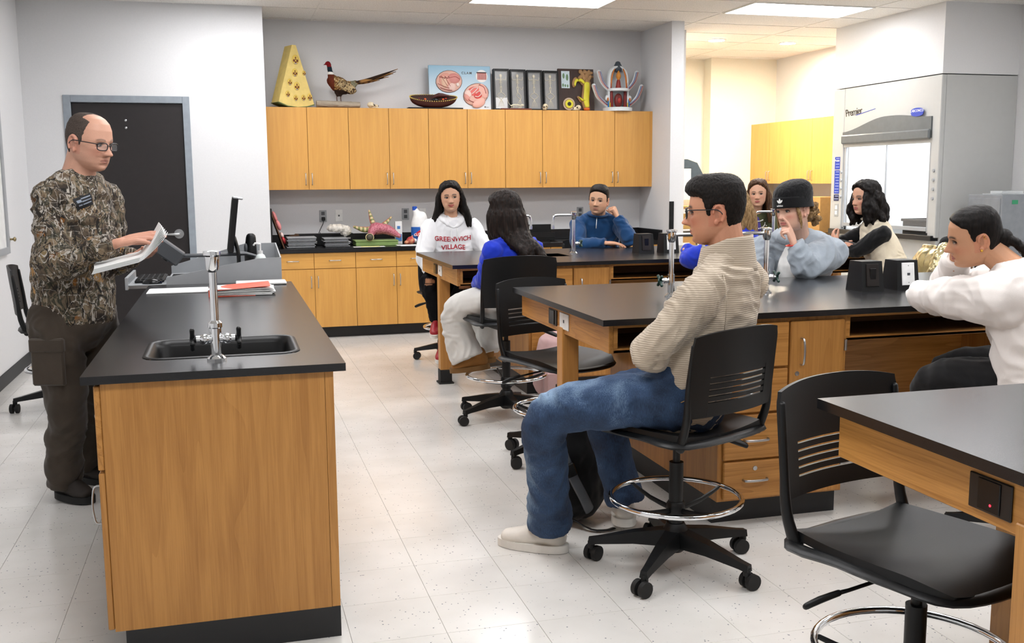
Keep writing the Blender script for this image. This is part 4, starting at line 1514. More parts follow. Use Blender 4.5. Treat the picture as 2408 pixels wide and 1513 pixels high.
# curved dark valance
ys = [HY1 - .20 - (HY1 - HY0 - .31) * k / 24 for k in range(25)]
prof = [1.955 + .125 * sstep(-.02, .52, k / 24) - .04 * sstep(.6, 1., k / 24) for k in range(25)]
mb = MB()
poly = [(y, z) for y, z in zip(ys, prof)] + [(ys[-1], 1.845), (ys[0], 1.835)]
mb.prism(poly, HX - .012, HX + .006, 'x')
part('valance', mb, M_HOODD, t, fix=True)
part('valance_lip', MB().box(HX - .035, HX + .006, ys[-1], ys[0], 1.835, 1.925, .012), M_HOODD, t)
part('sash_glass', MB().box(HX + .022, HX + .027, HY0 + .14, HY1 - .23, 1.02, 1.84), M_GLASS, t)
part('sash_frame', MB().box(HX + .012, HX + .04, HY0 + .11, HY0 + .14, .97, 1.84).box(HX + .012, HX + .04, HY1 - .235, HY1 - .2, .97, 1.84).box(HX + .008, HX + .045, HY0 + .14, HY1 - .235, .985, 1.02).box(HX + .018, HX + .034, (HY0 + HY1) / 2 - .06, (HY0 + HY1) / 2 - .05, 1.02, 1.84), M_GREYMET, t)
part('work_surface', MB().box(HX - .03, X1 - .02, HY0 + .02, HY1 - .02, .90, .95, .004), M_EPOXY, t)
part('base_cabinet', MB().box(HX + .03, X1 - .02, HY0 + .02, HY1 - .02, .10, .90), M_HOOD, t)
M_BLUEP = plain('blue_plate', '#1d3fae', .4)
for z0, z1 in ((1.575, 1.705), (1.32, 1.565), (1.245, 1.31)):
    pl = part('notice_plate', MB().box(HX - .003, HX, HY1 - .155, HY1 - .065, z0, z1), M_BLUEP if z0 > 1.3 else plain('navy_plate', '#1a2250', .4), t)
    rows = max(1, int((z1 - z0) / .03))
    ln = MB()
    for k in range(rows):
        ln.box(HX - .0042, HX - .003, HY1 - .148, HY1 - .148 + random.uniform(.05, .075), z1 - .018 - k * .03, z1 - .013 - k * .03)
    sub('print_lines', ln, plain('pale_print', '#b9c6ee', .6), pl)
lettering('plate_title', 'Premier', .026, M_WHITE, t, (HX - .0045, HY1 - .11, 1.668), (0, -1, 0), (0, 0, 1))
for k in range(4):
    for yv in (HY1 - .185, HY0 + .055): part('valve_button', MB().lathe([(.017, HX), (.014, HX - .012)], (0, yv, 1.29 + k * .085), 16, 'x'), M_GREYMET, t, 40)
part('outlet', MB().box(HX - .004, HX, HY1 - .155, HY1 - .085, 1.08, 1.215, .002), M_GREYMET, t)
part('outlet_face', MB().box(HX - .007, HX - .004, HY1 - .138, HY1 - .102, 1.10, 1.14).box(HX - .007, HX - .004, HY1 - .138, HY1 - .102, 1.155, 1.195), M_WHITE, t)
lettering('maker_name', 'Premier', .105, M_BLACKG, t, (HX + .004, HY1 - .36, 2.155), (0, -1, .06), (.0, .18, 1), spacing=.85)
part('name_stroke', MB().prism([(HY1 - .40, 2.118), (HY1 - .40, 2.124), (HY1 - .72, 2.168), (HY1 - .72, 2.163)], HX + .003, HX + .006, 'x'), M_BLUEP, t, fix=True)
part('maker_badge', MB().prism([(HY0 + .31 + .095 * math.cos(a), 2.098 + .03 * math.sin(a) - (.02 if math.sin(a) < -.3 else 0)) for a in [2 * PI * k / 24 for k in range(24)]], HX - .017, HX - .012, 'x'), M_BLUEP, t, fix=True)
lettering('badge_name', 'LABCONCO', .034, M_WHITE, t, (HX - .0175, HY0 + .31, 2.1), (0, -1, 0), (0, 0, 1))
wr = MB()
for k, (zz, w) in enumerate(((1.66, .13), (1.60, .17), (1.575, .15), (1.55, .16), (1.525, .14), (1.50, .15), (1.45, .14))):
    wr.box(X1 - .054, X1 - .0505, 8.86 - w / 2, 8.86 + w / 2, zz - .10, zz - .092)
part('notice_print', MB().box(X1 - .0535, X1 - .0502, 8.72, 9.0, 1.28, 1.62), M_PAPER, t)
part('notice_lines', wr, plain('grey_print', '#8d9094', .6), t)
t = thing('black_tub', 'flat black plastic tub standing inside the fume hood', 'tub', (6.55, 8.35, .95))
mb = MB()
mb.box(6.40, 6.72, 8.13, 8.60, .951, .96).box(6.40, 6.41, 8.13, 8.60, .96, 1.07).box(6.71, 6.72, 8.13, 8.60, .96, 1.07).box(6.41, 6.71, 8.13, 8.14, .96, 1.07).box(6.41, 6.71, 8.59, 8.60, .96, 1.07)
part('tub_body', mb, M_BLACK, t)
part('tub_rim', MB().box(6.385, 6.735, 8.115, 8.13, 1.06, 1.085, .004).box(6.385, 6.735, 8.60, 8.615, 1.06, 1.085, .004).box(6.385, 6.40, 8.13, 8.60, 1.06, 1.085, .004).box(6.72, 6.735, 8.13, 8.60, 1.06, 1.085, .004), M_BLACK, t)

# steel cabinet in front of the hood's side
t = thing('steel_cabinet', 'waist-high grey steel cabinet beside the fume hood', 'cabinet', (6.72, 7.5, 0))
part('body', MB().box(6.40, X1 - .01, 7.28, 7.70, .02, 1.33, .004), plain('cabinet_grey', '#808489', .4), t)
part('door', MB().box(6.395, 6.40, 7.30, 7.68, .06, 1.30, .002), plain('cabinet_grey', '#808489', .4), t)
part('door_handle', MB().box(6.375, 6.395, 7.33, 7.345, .7, .82, .003), M_STEEL, t)
part('sticker', MB().box(6.50, 6.56, 7.2775, 7.28, 1.25, 1.285), plain('green_sticker', '#2f8f63', .5), t)
solo('glass_tray', MB().box(6.46, 6.80, 7.36, 7.60, 1.331, 1.338, .002).box(6.50, 6.72, 7.40, 7.55, 1.338, 1.362, .004), glass('tray_glass', '#e9eef0', .1, .35), 'clear plastic tray lying on top of the grey steel cabinet', 'tray')

# ================================================================== alcove
for i in range(2):
    y0 = 10.30 + i * .98
    t = thing('alcove_wall_cabinet', ['maple wall cabinet on the alcove wall next to the fume hood', 'maple wall cabinet in the far corner of the alcove'][i], 'cabinet', (6.9, y0 + .49, 1.42), group='alcove wall cabinets')
    part('body', MB().box(6.742, X1 - .002, y0 + .001, y0 + .979, 1.42, 2.19), M_EDGE, t)
    for k in range(2):
        a, b = y0 + .49 * k + .002, y0 + .49 * (k + 1) - .002
        d = part('door', MB().box(6.72, 6.74, a, b, 1.421, 2.189, .001), M_MAPLE, t)
        hy = b - .03 if k == 0 else a + .03
        sub('handle', bar_pull(MB(), (6.72, hy, 1.465), (6.72, hy, 1.575), (-.028, 0, 0)), M_STEEL, d, True)
t = thing('alcove_side_cabinet', 'maple wall cabinet end showing past the wing wall', 'cabinet', (4.9, 11.2, 1.79))
part('body', MB().box(CHASE_X + .002, 5.05, 10.82, 11.8, 1.79, 2.2), M_MAPLE, t)
part('door', MB().box(5.052, 5.07, 10.82, 11.3, 1.79, 2.2).box(5.052, 5.07, 11.303, 11.8, 1.79, 2.2), M_MAPLE, t)
t = thing('towel_dispenser', 'white and smoke grey paper towel dispenser past the wing wall', 'dispenser', (4.9, 10.4, 1.25))
part('housing', MB().prism([(CHASE_X + .002, 1.26), (4.95, 1.26), (4.96, 1.60), (CHASE_X + .002, 1.60)], 10.24, 10.56, 'y'), M_WHITE, t, fix=True)
part('cover', MB().prism([(4.90, 1.28), (5.05, 1.30), (5.06, 1.50), (4.97, 1.66), (4.85, 1.70), (CHASE_X + .01, 1.70), (CHASE_X + .01, 1.605), (4.90, 1.605)], 10.235, 10.565, 'y'), plain('smoke_grey', '#5d666b', .25), t, fix=True)
t = thing('alcove_counter', 'low maple cabinet run with black top along the alcove wall', 'cabinet', (6.75, 11.2, 0))
part('body', MB().box(6.48, X1 - .002, 9.66, 12.24, .1, .82), M_MAPLE, t)
part('worktop', MB().box(6.44, X1 - .002, 9.65, 12.245, .821, .862, .003), M_EPOXY, t)
part('toe_kick', MB().box(6.54, X1 - .002, 9.66, 12.24, 0, .1), M_BASEB, t)
M_CARD = plain('cardboard', '#b98d54', .8)
for k, (x0, x1, y0, y1, z0, z1, lab) in enumerate(((6.6, 6.98, 10.95, 11.4, .863, 1.17, 'brown cardboard box on the alcove counter near the pearl-necklace student'), (6.55, 6.95, 10.3, 10.75, .863, 1.27, 'tall brown cardboard box on the alcove counter behind the black beanie'),
                                              (6.65, 7.0, 11.55, 12.0, .863, 1.22, 'brown cardboard box at the far end of the alcove counter'))):
    t = thing('cardboard_box', lab, 'box', ((x0 + x1) / 2, (y0 + y1) / 2, z0), group='cardboard boxes in the alcove')
    part('carton', MB().box(x0, x1, y0, y1, z0, z1, .003), M_CARD, t)
    part('packing_tape', MB().box(x0 - .001, x1 + .001, (y0 + y1) / 2 - .025, (y0 + y1) / 2 + .025, z1 - .06, z1 + .001), plain('tape', '#d8c79e', .3), t)
t = thing('storage_shelf', 'low storage shelf with tan cartons past the wing wall', 'shelf', (4.92, 10.7, 0))
part('uprights', MB().box(4.75, 4.77, 10.62, 11.6, 0, 1.26).box(5.18, 5.20, 10.62, 11.6, 0, 1.26), M_WHITE, t)
for z in (.1, .55, .9): part('shelf_board', MB().box(4.77, 5.18, 10.62, 11.6, z, z + .02), M_WHITE, t)
for k, (z, hh, c) in enumerate(((.92, .13, '#c9a35f'), (.92 + .13, .13, '#c29a57'), (.57, .26, '#b98d54'))):
    t = thing('file_carton', ['tan file carton lowest of the pair on the storage shelf', 'tan file carton topmost of the pair on the storage shelf', 'tan file carton on the lower board of the storage shelf'][k], 'box', (4.97, 10.85, z), group='cartons on the storage shelf')
    part('carton', MB().box(4.79, 5.16, 10.63, 11.0, z, z + hh - .001, .003), plain('carton_%d' % k, c, .75), t)
    part('label', MB().box(4.93, 5.08, 10.6285, 10.63, z + hh * .35, z + hh * .75), M_PAPER, t)

# ================================================================== models on top of the wall cabinets
ZT = UT + .0005


def C(h):
    return rgb(h)


# leaf / stem wedge
t = thing('stem_section_model', 'yellow wedge shaped stem section model dotted with vein bundles', 'model', (.65, 10.05, ZT))
front = [(.470, ZT + .045), (.56, ZT + .012), (.66, ZT + .002), (.76, ZT + .012), (.835, ZT + .035), (.665, 2.765), (.625, 2.765)]
WR = Matrix.Translation((.65, 10.08, 0)) @ Matrix.Rotation(.38, 4, 'Z') @ Matrix.Translation((-.65, -10.08, 0))
part('wedge', MB().prism(front, 10.0, 10.16, 'y').xform(WR), plain('wedge_yellow', '#e2c877', .6, bump=.1), t, fix=True)
part('rind', MB().prism([(.462, ZT + .04), (.56, ZT + .004), (.66, ZT), (.77, ZT + .006), (.838, ZT + .024), (.835, ZT + .035), (.76, ZT + .012), (.66, ZT + .002), (.56, ZT + .012), (.47, ZT + .045)], 9.995, 10.165, 'y').xform(WR), plain('rind_green', '#5b6a3a', .6), t, fix=True)
for bx, bz, s in ((.655, 2.63, 1.15), (.645, 2.51, .95), (.74, 2.51, .6), (.59, 2.42, .8), (.66, 2.385, 1.), (.565, 2.31, .75), (.645, 2.275, .75), (.725, 2.28, .75), (.79, 2.29, .85)):
    mb = MB()
    mb.col = C('#d9b955')
    mb.ell((bx, 9.999, bz), (.032 * s, .006, .040 * s), nu=14, nv=8)
    mb.col = C('#6b2a16')
    for dx, dz, r in ((-.014, -.008, .009), (.014, -.008, .009), (0, -.022, .008), (0, .016, .006), (0, .003, .005)):
        mb.ell((bx + dx * s, 9.994, bz + dz * s), (r * s, .005, r * 1.2 * s), nu=10, nv=6)
    mb.col = C('#b8b0a4')
    mb.ell((bx, 9.994, bz - .03 * s), (.014 * s, .004, .006 * s), nu=10, nv=6)
    part('vein_bundle', mb.xform(WR), M_ATTR, t, True)


def coloured_blob(mb, voxel, smooth, colf, name, mat, parent, disp=None):
    V, Nn, Fs = blob(mb, voxel, smooth, disp)
    return from_arrays(name, V, Fs, mat, parent, [colf(p) for p in V])


def mixc(a, b, t):
    return tuple(a[i] + (b[i] - a[i]) * t for i in range(3)) + (1,)


# pheasant mount
t = thing('mounted_pheasant', 'stuffed cock pheasant with long tail standing on a cut log', 'taxidermy', (1.08, 10.1, ZT))
PX = lambda u, v: (.981 + (u - 767) * .00412, 10.1, 2.629 - (v - 145) * .00413)
mb = MB()
mb.tube([PX(773, 150), PX(775, 165), PX(778, 178), PX(783, 190)], [.020, .023, .034, .052], 14, sub=3)
mb.tube([PX(780, 188), PX(792, 196), PX(806, 202), PX(820, 200), PX(834, 192)], [(.055, .06), (.075, .078), (.075, .075), (.055, .05), (.03, .022)], 16, sub=3)
mb.ell(PX(771, 149), (.026, .021, .021))
mb.tube([PX(765, 151), PX(760, 153)], [.010, .003], 8)
mb.tube([PX(790, 215), PX(791, 222)], [.026, .013], 10)
mb.tube([PX(797, 216), PX(798, 222)], [.026, .013], 10)
pb = np.array(PX(800, 200))
sclr = [C('#7a0f14'), C('#0e1f2a'), C('#e9e6df'), C('#5a2413'), C('#7d5a2a'), C('#6d6a55')]


def pheas(p):
    u = 767 + (p[0] - .981) / .00412
    v = 145 + (2.629 - p[2]) / .00413
    n = fbm(p, 60, 3)
    if v < 157 and u < 780: return sclr[0] if (v > 146 and u > 764) or n > .2 else C('#4b0d12')
    if v < 169: return sclr[1]
    if v < 174 and u < 790: return sclr[2]
    spots = fbm((p[0] * 2.2, p[1], p[2]), 55, 2)
    if u < 783: return mixc(C('#4c1f14'), C('#6f3018'), .5 + n * .6)
    if u > 822: return mixc(C('#6d6a55'), C('#8a856b'), .5 + n)
    if v > 210: return C('#2e2019')
    base = mixc(C('#6a4522'), C('#a98550'), min(1, max(0, .5 + n)))
    return C('#2c1c12') if spots > .28 else (C('#d6c39a') if spots < -.38 else base)


coloured_blob(mb, .006, 3, pheas, 'bird_body', M_MATTE, t, lambda p: .003 * fbm(p, 70, 2))
for s in (-1, 1):
    mb = MB()
    mb.ell((0, 0, 0), (.105, .018, .045), nu=20, nv=12)
    mb.xform(Matrix.Translation(Vector(PX(811, 203)) + Vector((0, s * .068, 0))) @ Matrix.Rotation(math.radians(26), 4, 'Y'))
    V, Nn, Fs = eval_mods(mb.v, mb.f, .006, 2)
    from_arrays('wing', V + Nn * np.array([.002 * fbm(p, 90, 2) for p in V])[:, None], Fs, M_MATTE, t, [C('#3a2618') if fbm((p[0] * 3, p[1], p[2] * 1.2), 40, 2) > .12 else mixc(C('#8f7650'), C('#c9b48a'), .5 + .5 * fbm(p, 25)) for p in V])
for k in range(6):
    a = (k - 2.5) * .9
    mb = MB()
    mb.col = C('#7a5230')
    ln = [1., .96, .9, .8, .7, .6][k]
    p0, p1, p2 = Vector(PX(828, 194)), Vector(PX(875, 181)), Vector(PX(934, 161 + (k % 2) * 4))
    e = p0.lerp(p2, ln)
    e.z = p2.z * ln + p0.z * (1 - ln) + (.010 if ln > .9 else -.012)
    mb.tube([p0 + Vector((0, a * .006, 0)), p0.lerp(p1, ln) + Vector((0, a * .01, -.004 * k)), e + Vector((0, a * .008, -.004 * k))], [(.010, .016 - k * .001), (.008, .015 - k * .001), (.002, .003)], 8, up=(0, 1, 0), sub=8)
    mb.c = [C('#2d1c10') if int((v[0] * 60)) % 2 else C('#9a7040') for v in mb.v]
    part('tail_feather', mb, M_MATTE, t, True)
for u in (790, 799):
    mb = MB().tube([PX(u, 219), PX(u - 1, 228), PX(u, 238)], .005, 8)
    f = Vector(PX(u, 238.5))
    for a in (2.6, 3.14, 3.7, 0): mb.tube([f, f + Vector((math.cos(a) * .032, math.sin(a) * .032, .001))], [.0045, .002], 6)
    part('foot', mb, plain('bird_leg', '#5a4238', .6), t, True)
lg = MB().tube([(.875, 10.1, 2.226), (1.0, 10.1, 2.223), (1.15, 10.1, 2.221), (1.292, 10.1, 2.219)], [(.034, .046), (.034, .05), (.032, .05), (.030, .046)], 18, up=(0, 0, 1), sub=4, cap='flat')
V, Nn, Fs = eval_mods(lg.v, lg.f, .006, 1)
V = V + Nn * np.array([.004 * fbm((p[0] * .3, p[1], p[2]), 90, 3) for p in V])[:, None]
V[:, 2] += ZT + .0005 - V[:, 2].min()
from_arrays('log_base', V, Fs, wood('weathered_log', '#b8ab98', '#6e6252', 'x', 1., .85), t)


def skull(label, x, y, s, rz):
    mb = MB()
    mb.ell((-.03, 0, .042), (.042, .032, .034)).ell((.02, 0, .03), (.05, .018, .017)).ell((.045, 0, .022), (.026, .014, .012))
    mb.ell((-.005, .026, .03), (.03, .008, .01)).ell((-.005, -.026, .03), (.03, .008, .01)).ell((.005, 0, .010), (.06, .017, .010))
    M = Matrix.Translation((x, y, ZT)) @ Matrix.Rotation(rz, 4, 'Z') @ Matrix.Scale(s, 4)
    mb.xform(M)
    V, Nn, Fs = blob(mb, .004 * s, 3, lambda p: .0015 * fbm(p, 80))
    V[:, 2] += ZT + .0003 - V[:, 2].min()
    Mi = M.inverted()

    def cf(p):
        q = Mi @ Vector(p)
        if abs(q.x - .008) < .012 and abs(q.y) > .012 and .028 < q.z < .05: return C('#3a2a1e')
        if q.x > .058 and q.z > .02: return C('#4b382a')
        return mixc(C('#d9c49a'), C('#efe3c6'), .5 + .6 * fbm(p, 50))
    mb2 = MB()
    mb2.v = [tuple(p) for p in V]
    mb2.f = Fs
    mb2.col = (1, 1, 1, 1)
    mb2.c = [cf(p) for p in V]
    o = thing('animal_skull', label, 'skull', (x, y, ZT), group='small skulls on the wall cabinets')
    part('cranium', mb2, M_ATTR, o, True)
    tt = MB()
    for k in range(8):
        tt.tube([M @ Vector((.025 + k * .005, .012, .014)), M @ Vector((.026 + k * .005, .012, .003))], [.0028 * s, .001 * s], 6)
        tt.tube([M @ Vector((.025 + k * .005, -.012, .014)), M @ Vector((.026 + k * .005, -.012, .003))], [.0028 * s, .001 * s], 6)
    part('teeth', tt, plain('tooth', '#efe6cf', .35), o, True)


skull('small pale animal skull beside the pheasant log', 1.415, 10.05, .82, PI * .05)
skull('small tan animal skull in front of the third frog case', 3.15, 9.99, .85, PI * 1.35)
skull('tiny tan animal skull in front of the brown hydra board', 3.49, 9.99, .72, PI * 1.1)

# paramecium boat model
t = thing('cell_model', 'dark red boat shaped cell model with yellow beaded rim', 'model', (2.0, 10.03, ZT))
part('stand', MB().box(1.75, 2.30, 9.985, 10.075, ZT, ZT + .012, .002), M_BLACK, t)


BT = Matrix.Translation((0, 10.03, ZT + .06)) @ Matrix.Rotation(.62, 4, 'X') @ Matrix.Translation((0, -10.03, -ZT - .06))


def hull(u, v):
    a = 2 * PI * u
    r = math.sqrt(max(0, 1 - v * v)) if v < 1 else 0
    rr = .25 + .75 * (1 - (1 - v) ** 2)
    return (2.003 + .236 * rr * math.cos(a), 10.03 + .062 * rr * math.sin(a), ZT + .014 + .10 * v ** 1.8 + .012 * math.cos(a) ** 2 * v)


part('hull', MB().grid(hull, 40, 8).xform(BT), plain('hull_red', '#4a1d17', .5, bump=.3, bscale=120.), t, True, fix=True)
part('upper_face', MB().grid(lambda u, v: (lambda q: (2.003 + (q[0] - 2.003) * v, 10.03 + (q[1] - 10.03) * v, q[2] * v + (ZT + .095) * (1 - v)))(hull(u, 1)), 40, 4).xform(BT), plain('cell_face', '#3d2420', .5, bump=.4, bscale=90.), t, True, fix=True)
mb = MB()
for k in range(64):
    q = hull(k / 64, 1)
    mb.ell(q, .0062, nu=6, nv=4)
tag(part('beads', mb.xform(BT), plain('bead_yellow', '#cdb45c', .5), t, True), kind='stuff')
for x, y, r, c in ((1.92, 10.02, .013, '#e0622a'), (2.10, 10.02, .013, '#e0622a'), (2.13, 10.03, .012, '#d83a25'), (1.86, 10.02, .016, '#7d1f1c'), (2.17, 10.02, .014, '#a32420')):
    part('vacuole', MB().ell((x, y, ZT + .105), (r, r, r * .8), nu=12, nv=8).xform(BT), plain('vac_' + c[1:], c, .3), t, True)
part('nucleus', MB().ell((2.02, 10.01, ZT + .108), (.036, .02, .016)).xform(BT), M_BLACKG, t, True)
part('funnel', MB().tube([(2.0, 10.05, ZT + .10), (2.06, 10.05, ZT + .135), (2.16, 10.045, ZT + .128)], [.012, .022, .010], 10, sub=3).xform(BT), plain('hull_red', '#4a1d17', .5), t, True)

# clam poster board (relief)
t = thing('clam_board', 'pale blue relief board showing a dissected clam', 'board', (2.32, 10.2, ZT))
LEAN = Matrix.Translation((0, 10.185, ZT)) @ Matrix.Rotation(-.09, 4, 'X') @ Matrix.Translation((0, -10.185, -ZT))


def clam_bg():
    m, nt, b = new_mat('clam_sky')
    mp = coords(nt)
    sx = N(nt, 'ShaderNodeSeparateXYZ')
    L(nt, mp, 'Vector', sx, 0)
    mr = N(nt, 'ShaderNodeMapRange')
    mr.inputs['From Max'].default_value = .44
    L(nt, sx, 'Z', mr, 'Value')
    r = ramp(nt, [(0, C('#eef2f4')), (.35, C('#cfe0ea')), (1, C('#8fbdd6'))])
    L(nt, mr, 'Result', r, 'Fac')
    L(nt, r, 'Color', b, 'Base Color')
    b.inputs['Roughness'].default_value = .4
    return m


bd = part('board', MB().box(2.0, 2.637, 10.175, 10.20, ZT, ZT + .445, .003).xform(LEAN), clam_bg(), t)
lettering('lettering', 'CLAM', .034, M_DGREY, t, LEAN @ Vector((2.39, 10.1735, ZT + .372)), (1, 0, 0), LEAN.to_3x3() @ Vector((0, 0, 1)), bold=.0006, spacing=1.35)


def clam(cx, cz, w, h, rot, inner, outl):
    mb = MB()
    mb.col = C('#e3b3a0')
    M = LEAN @ Matrix.Translation((cx, 10.172, cz)) @ Matrix.Rotation(rot, 4, 'Y')
    s0 = 0
    mb.col = C('#5c3a35')
    mb.ell((0, 0, 0), (w * 1.03, .008, h * 1.04), nu=36, nv=10)
    mb.col = C('#e9b9a8')
    mb.ell((0, -.003, 0), (w, .012, h), nu=36, nv=10)
    for k, (x, z, a, b, c, d) in enumerate(inner):
        mb.col = C(c)
        mb.ell((x * w, -.008 - .001 * k, z * h), (a * w, d, b * h), nu=18, nv=8)
    for pts, c, r in outl:
        mb.col = C(c)
        mb.tube([(x * w, -.019, z * h) for x, z in pts], r, 6, sub=4)
    mb.xform(M)
    return mb


part('clam_relief', clam(2.205, ZT + .285, .133, .108, -.12, [(-.2, .1, .6, .7, '#e4a391', .010), (.35, .2, .55, .5, '#d98e86', .011), (-.35, .0, .3, .6, '#e8c0a4', .010), (.15, -.55, .3, .4, '#ecc9bd', .011), (.62, -.4, .13, .18, '#f3e3da', .010)],
     [([(-.75, -.5), (-.3, -.75), (.1, -.85)], '#a85550', .003), ([(-.7, .5), (-.1, .3), (.5, .35), (.8, .1)], '#b5544f', .003), ([(-.9, -.1), (-.5, -.4), (-.1, -.6)], '#bb6a62', .0025), ([(-.3, .5), (-.15, 0), (.05, -.5)], '#a04a44', .0022), ([(-.55, .55), (-.4, .1), (-.2, -.4)], '#a04a44', .0022)] +
     [([(-.5 + .12 * k, .45 - .1 * (k % 2)), (-.47 + .12 * k, .36 - .1 * (k % 2))], '#3a2422', .0028) for k in range(5)]), M_ATTR, t, True)
part('clam_relief', clam(2.48, ZT + .16, .135, .105, -.42, [(-.1, .35, .55, .45, '#e46e64', .012), (.1, -.1, .4, .4, '#d9443f', .012), (.6, .0, .35, .75, '#efb6a6', .010), (-.55, .35, .3, .4, '#f0cfc3', .011), (-.1, -.85, .55, .42, '#f0b9a8', .013), (-.75, .1, .2, .4, '#e9a294', .010)],
     [([(-.4, .5), (0, .65), (.3, .5), (.0, .3), (-.3, .2)], '#fbe3da', .005), ([(.0, .1), (.3, .15), (.35, -.15), (.05, -.3), (-.15, -.15)], '#f6d2c7', .006), ([(.5, .7), (.75, .3), (.7, -.3)], '#a84e48', .003), ([(-.8, .3), (-.7, -.2), (-.45, -.6)], '#a84e48', .003)]), M_ATTR, t, True)
ins = MB()
ins.col = C('#f6f4f0')
ins.cyl((2.545, 10.1745, ZT + .345), (2.545, 10.171, ZT + .345), .062, n=32)
ins.col = C('#c9675c')
for k in range(6):
    x = 2.505 + k * .016
    ins.tube([(x, 10.17, ZT + .375), (x + .002, 10.168, ZT + .345), (x, 10.17, ZT + .312)], .0055, 6, sub=2)
ins.col = C('#3a2a2a')
ins.tube([(2.497, 10.17, ZT + .378), (2.59, 10.17, ZT + .378)], .006, 6)
part('gill_inset', ins.xform(LEAN), M_ATTR, t, 40)
part('maker_mark', MB().box(2.565, 2.58, 10.172, 10.1752, ZT + .03, ZT + .042).box(2.585, 2.61, 10.172, 10.1752, ZT + .033, ZT + .036).xform(LEAN), M_DGREY, t)

# frog skeleton cases
M_BONE = plain('bone', '#e6dcc0', .5)
M_CASEIN = plain('case_back', '#9a9a98', .6)
for k in range(4):
    x0 = 2.655 + k * .1755
    x1 = x0 + .166
    lab = ['black display case with a frog skeleton, next to the clam board', 'black display case with a frog skeleton in a twisted pose', 'black display case with a frog skeleton, behind the tan skull', 'black display case with a frog skeleton, next to the brown hydra board'][k]
    t = thing('skeleton_case', lab, 'display case', ((x0 + x1) / 2, 10.16, ZT), group='framed frog skeletons')
    zt = ZT + .42 - k * .003
    ly = Matrix.Translation((0, 10.12, ZT)) @ Matrix.Rotation(-.10, 4, 'X') @ Matrix.Translation((0, -10.12, -ZT))
    part('backing', MB().box(x0 + .014, x1 - .014, 10.155, 10.165, ZT + .014, zt - .014).xform(ly), M_CASEIN, t)
    fr = MB()
    for a in ((x0, x0 + .016, ZT, zt), (x1 - .016, x1, ZT, zt), (x0 + .016, x1 - .016, ZT, ZT + .02), (x0 + .016, x1 - .016, zt - .02, zt)):
        fr.box(a[0], a[1], 10.115, 10.168, a[2], a[3], .002)
    part('case_frame', fr.xform(ly), M_BLACK, t)
    part('glass_pane', MB().box(x0 + .014, x1 - .014, 10.120, 10.123, ZT + .018, zt - .018).xform(ly), glass('case_glass', '#ffffff', .03, .06), t)
    cx, yb_ = (x0 + x1) / 2, 10.146
    sk = MB()
    B = lambda pts, r: sk.tube([(cx + p[0], yb_, ZT + p[1]) for p in pts], r, 6, sub=2)
    sk.ell((cx, yb_, ZT + .355), (.015, .007, .018), nu=12, nv=8)
    B([(0, .34), (0, .30), (0, .24)], .004)
    for j in range(4): B([(-.017, .318 - j * .012), (0, .323 - j * .012), (.017, .318 - j * .012)], .0022)
    B([(-.018, .32), (-.05, .315), (-.055, .345)], .0026)
    B([(.018, .32), (.05, .315), (.055, .345)], .0026)
    B([(-.008, .245), (-.006, .215), (0, .19)], .003)
    B([(.008, .245), (.006, .215), (0, .19)], .003)
    tw = .03 if k == 1 else 0
    B([(0, .19), (-.045 + tw, .155), (0 + tw, .118)], .0028)
    B([(0, .19), (.045 - tw * .4, .155), (0 + tw, .118)], .0028)
    for d in (-.03, -.015, .0, .015, .03): B([(tw * .8, .118), (d * .7 + tw * .6, .08), (d + tw * .4, .045)], .0016)
    if k == 1: B([(.02, .24), (.045, .215), (.058, .245)], .0024)
    sk.xform(ly)
    part('frog_skeleton', sk, M_BONE, t, True)
    if k == 0: part('caption_card', MB().box(x0 + .02, x1 - .018, 10.150, 10.153, ZT + .022, ZT + .135).xform(ly), M_PAPER, t)

t = thing('bone_mount', 'small animal skeleton mounted on a flat reddish wooden board', 'model', (2.85, 10.0, ZT))
part('board', MB().box(2.69, 3.01, 9.985, 10.06, ZT, ZT + .014, .003), plain('mahogany', '#6d3420', .45), t)
sk = MB().tube([(2.80, 10.02, ZT + .04), (2.83, 10.02, ZT + .052), (2.88, 10.02, ZT + .05), (2.90, 10.02, ZT + .042)], .005, 8, sub=3).ell((2.92, 10.02, ZT + .048), (.018, .009, .011))
for k in range(5): sk.tube([(2.82 + k * .013, 10.01, ZT + .048), (2.82 + k * .013, 10.008, ZT + .03), (2.825 + k * .013, 10.015, ZT + .02)], .0018, 6)
for x in (2.80, 2.815, 2.885, 2.90): sk.tube([(x, 10.02, ZT + .045), (x + .01, 10.012, ZT + .03), (x - .004, 10.012, ZT + .015)], .0025, 6)
sk.tube([(2.80, 10.02, ZT + .04), (2.775, 10.02, ZT + .07), (2.765, 10.02, ZT + .10)], .002, 6)
part('skeleton', sk, M_BONE, t, True)

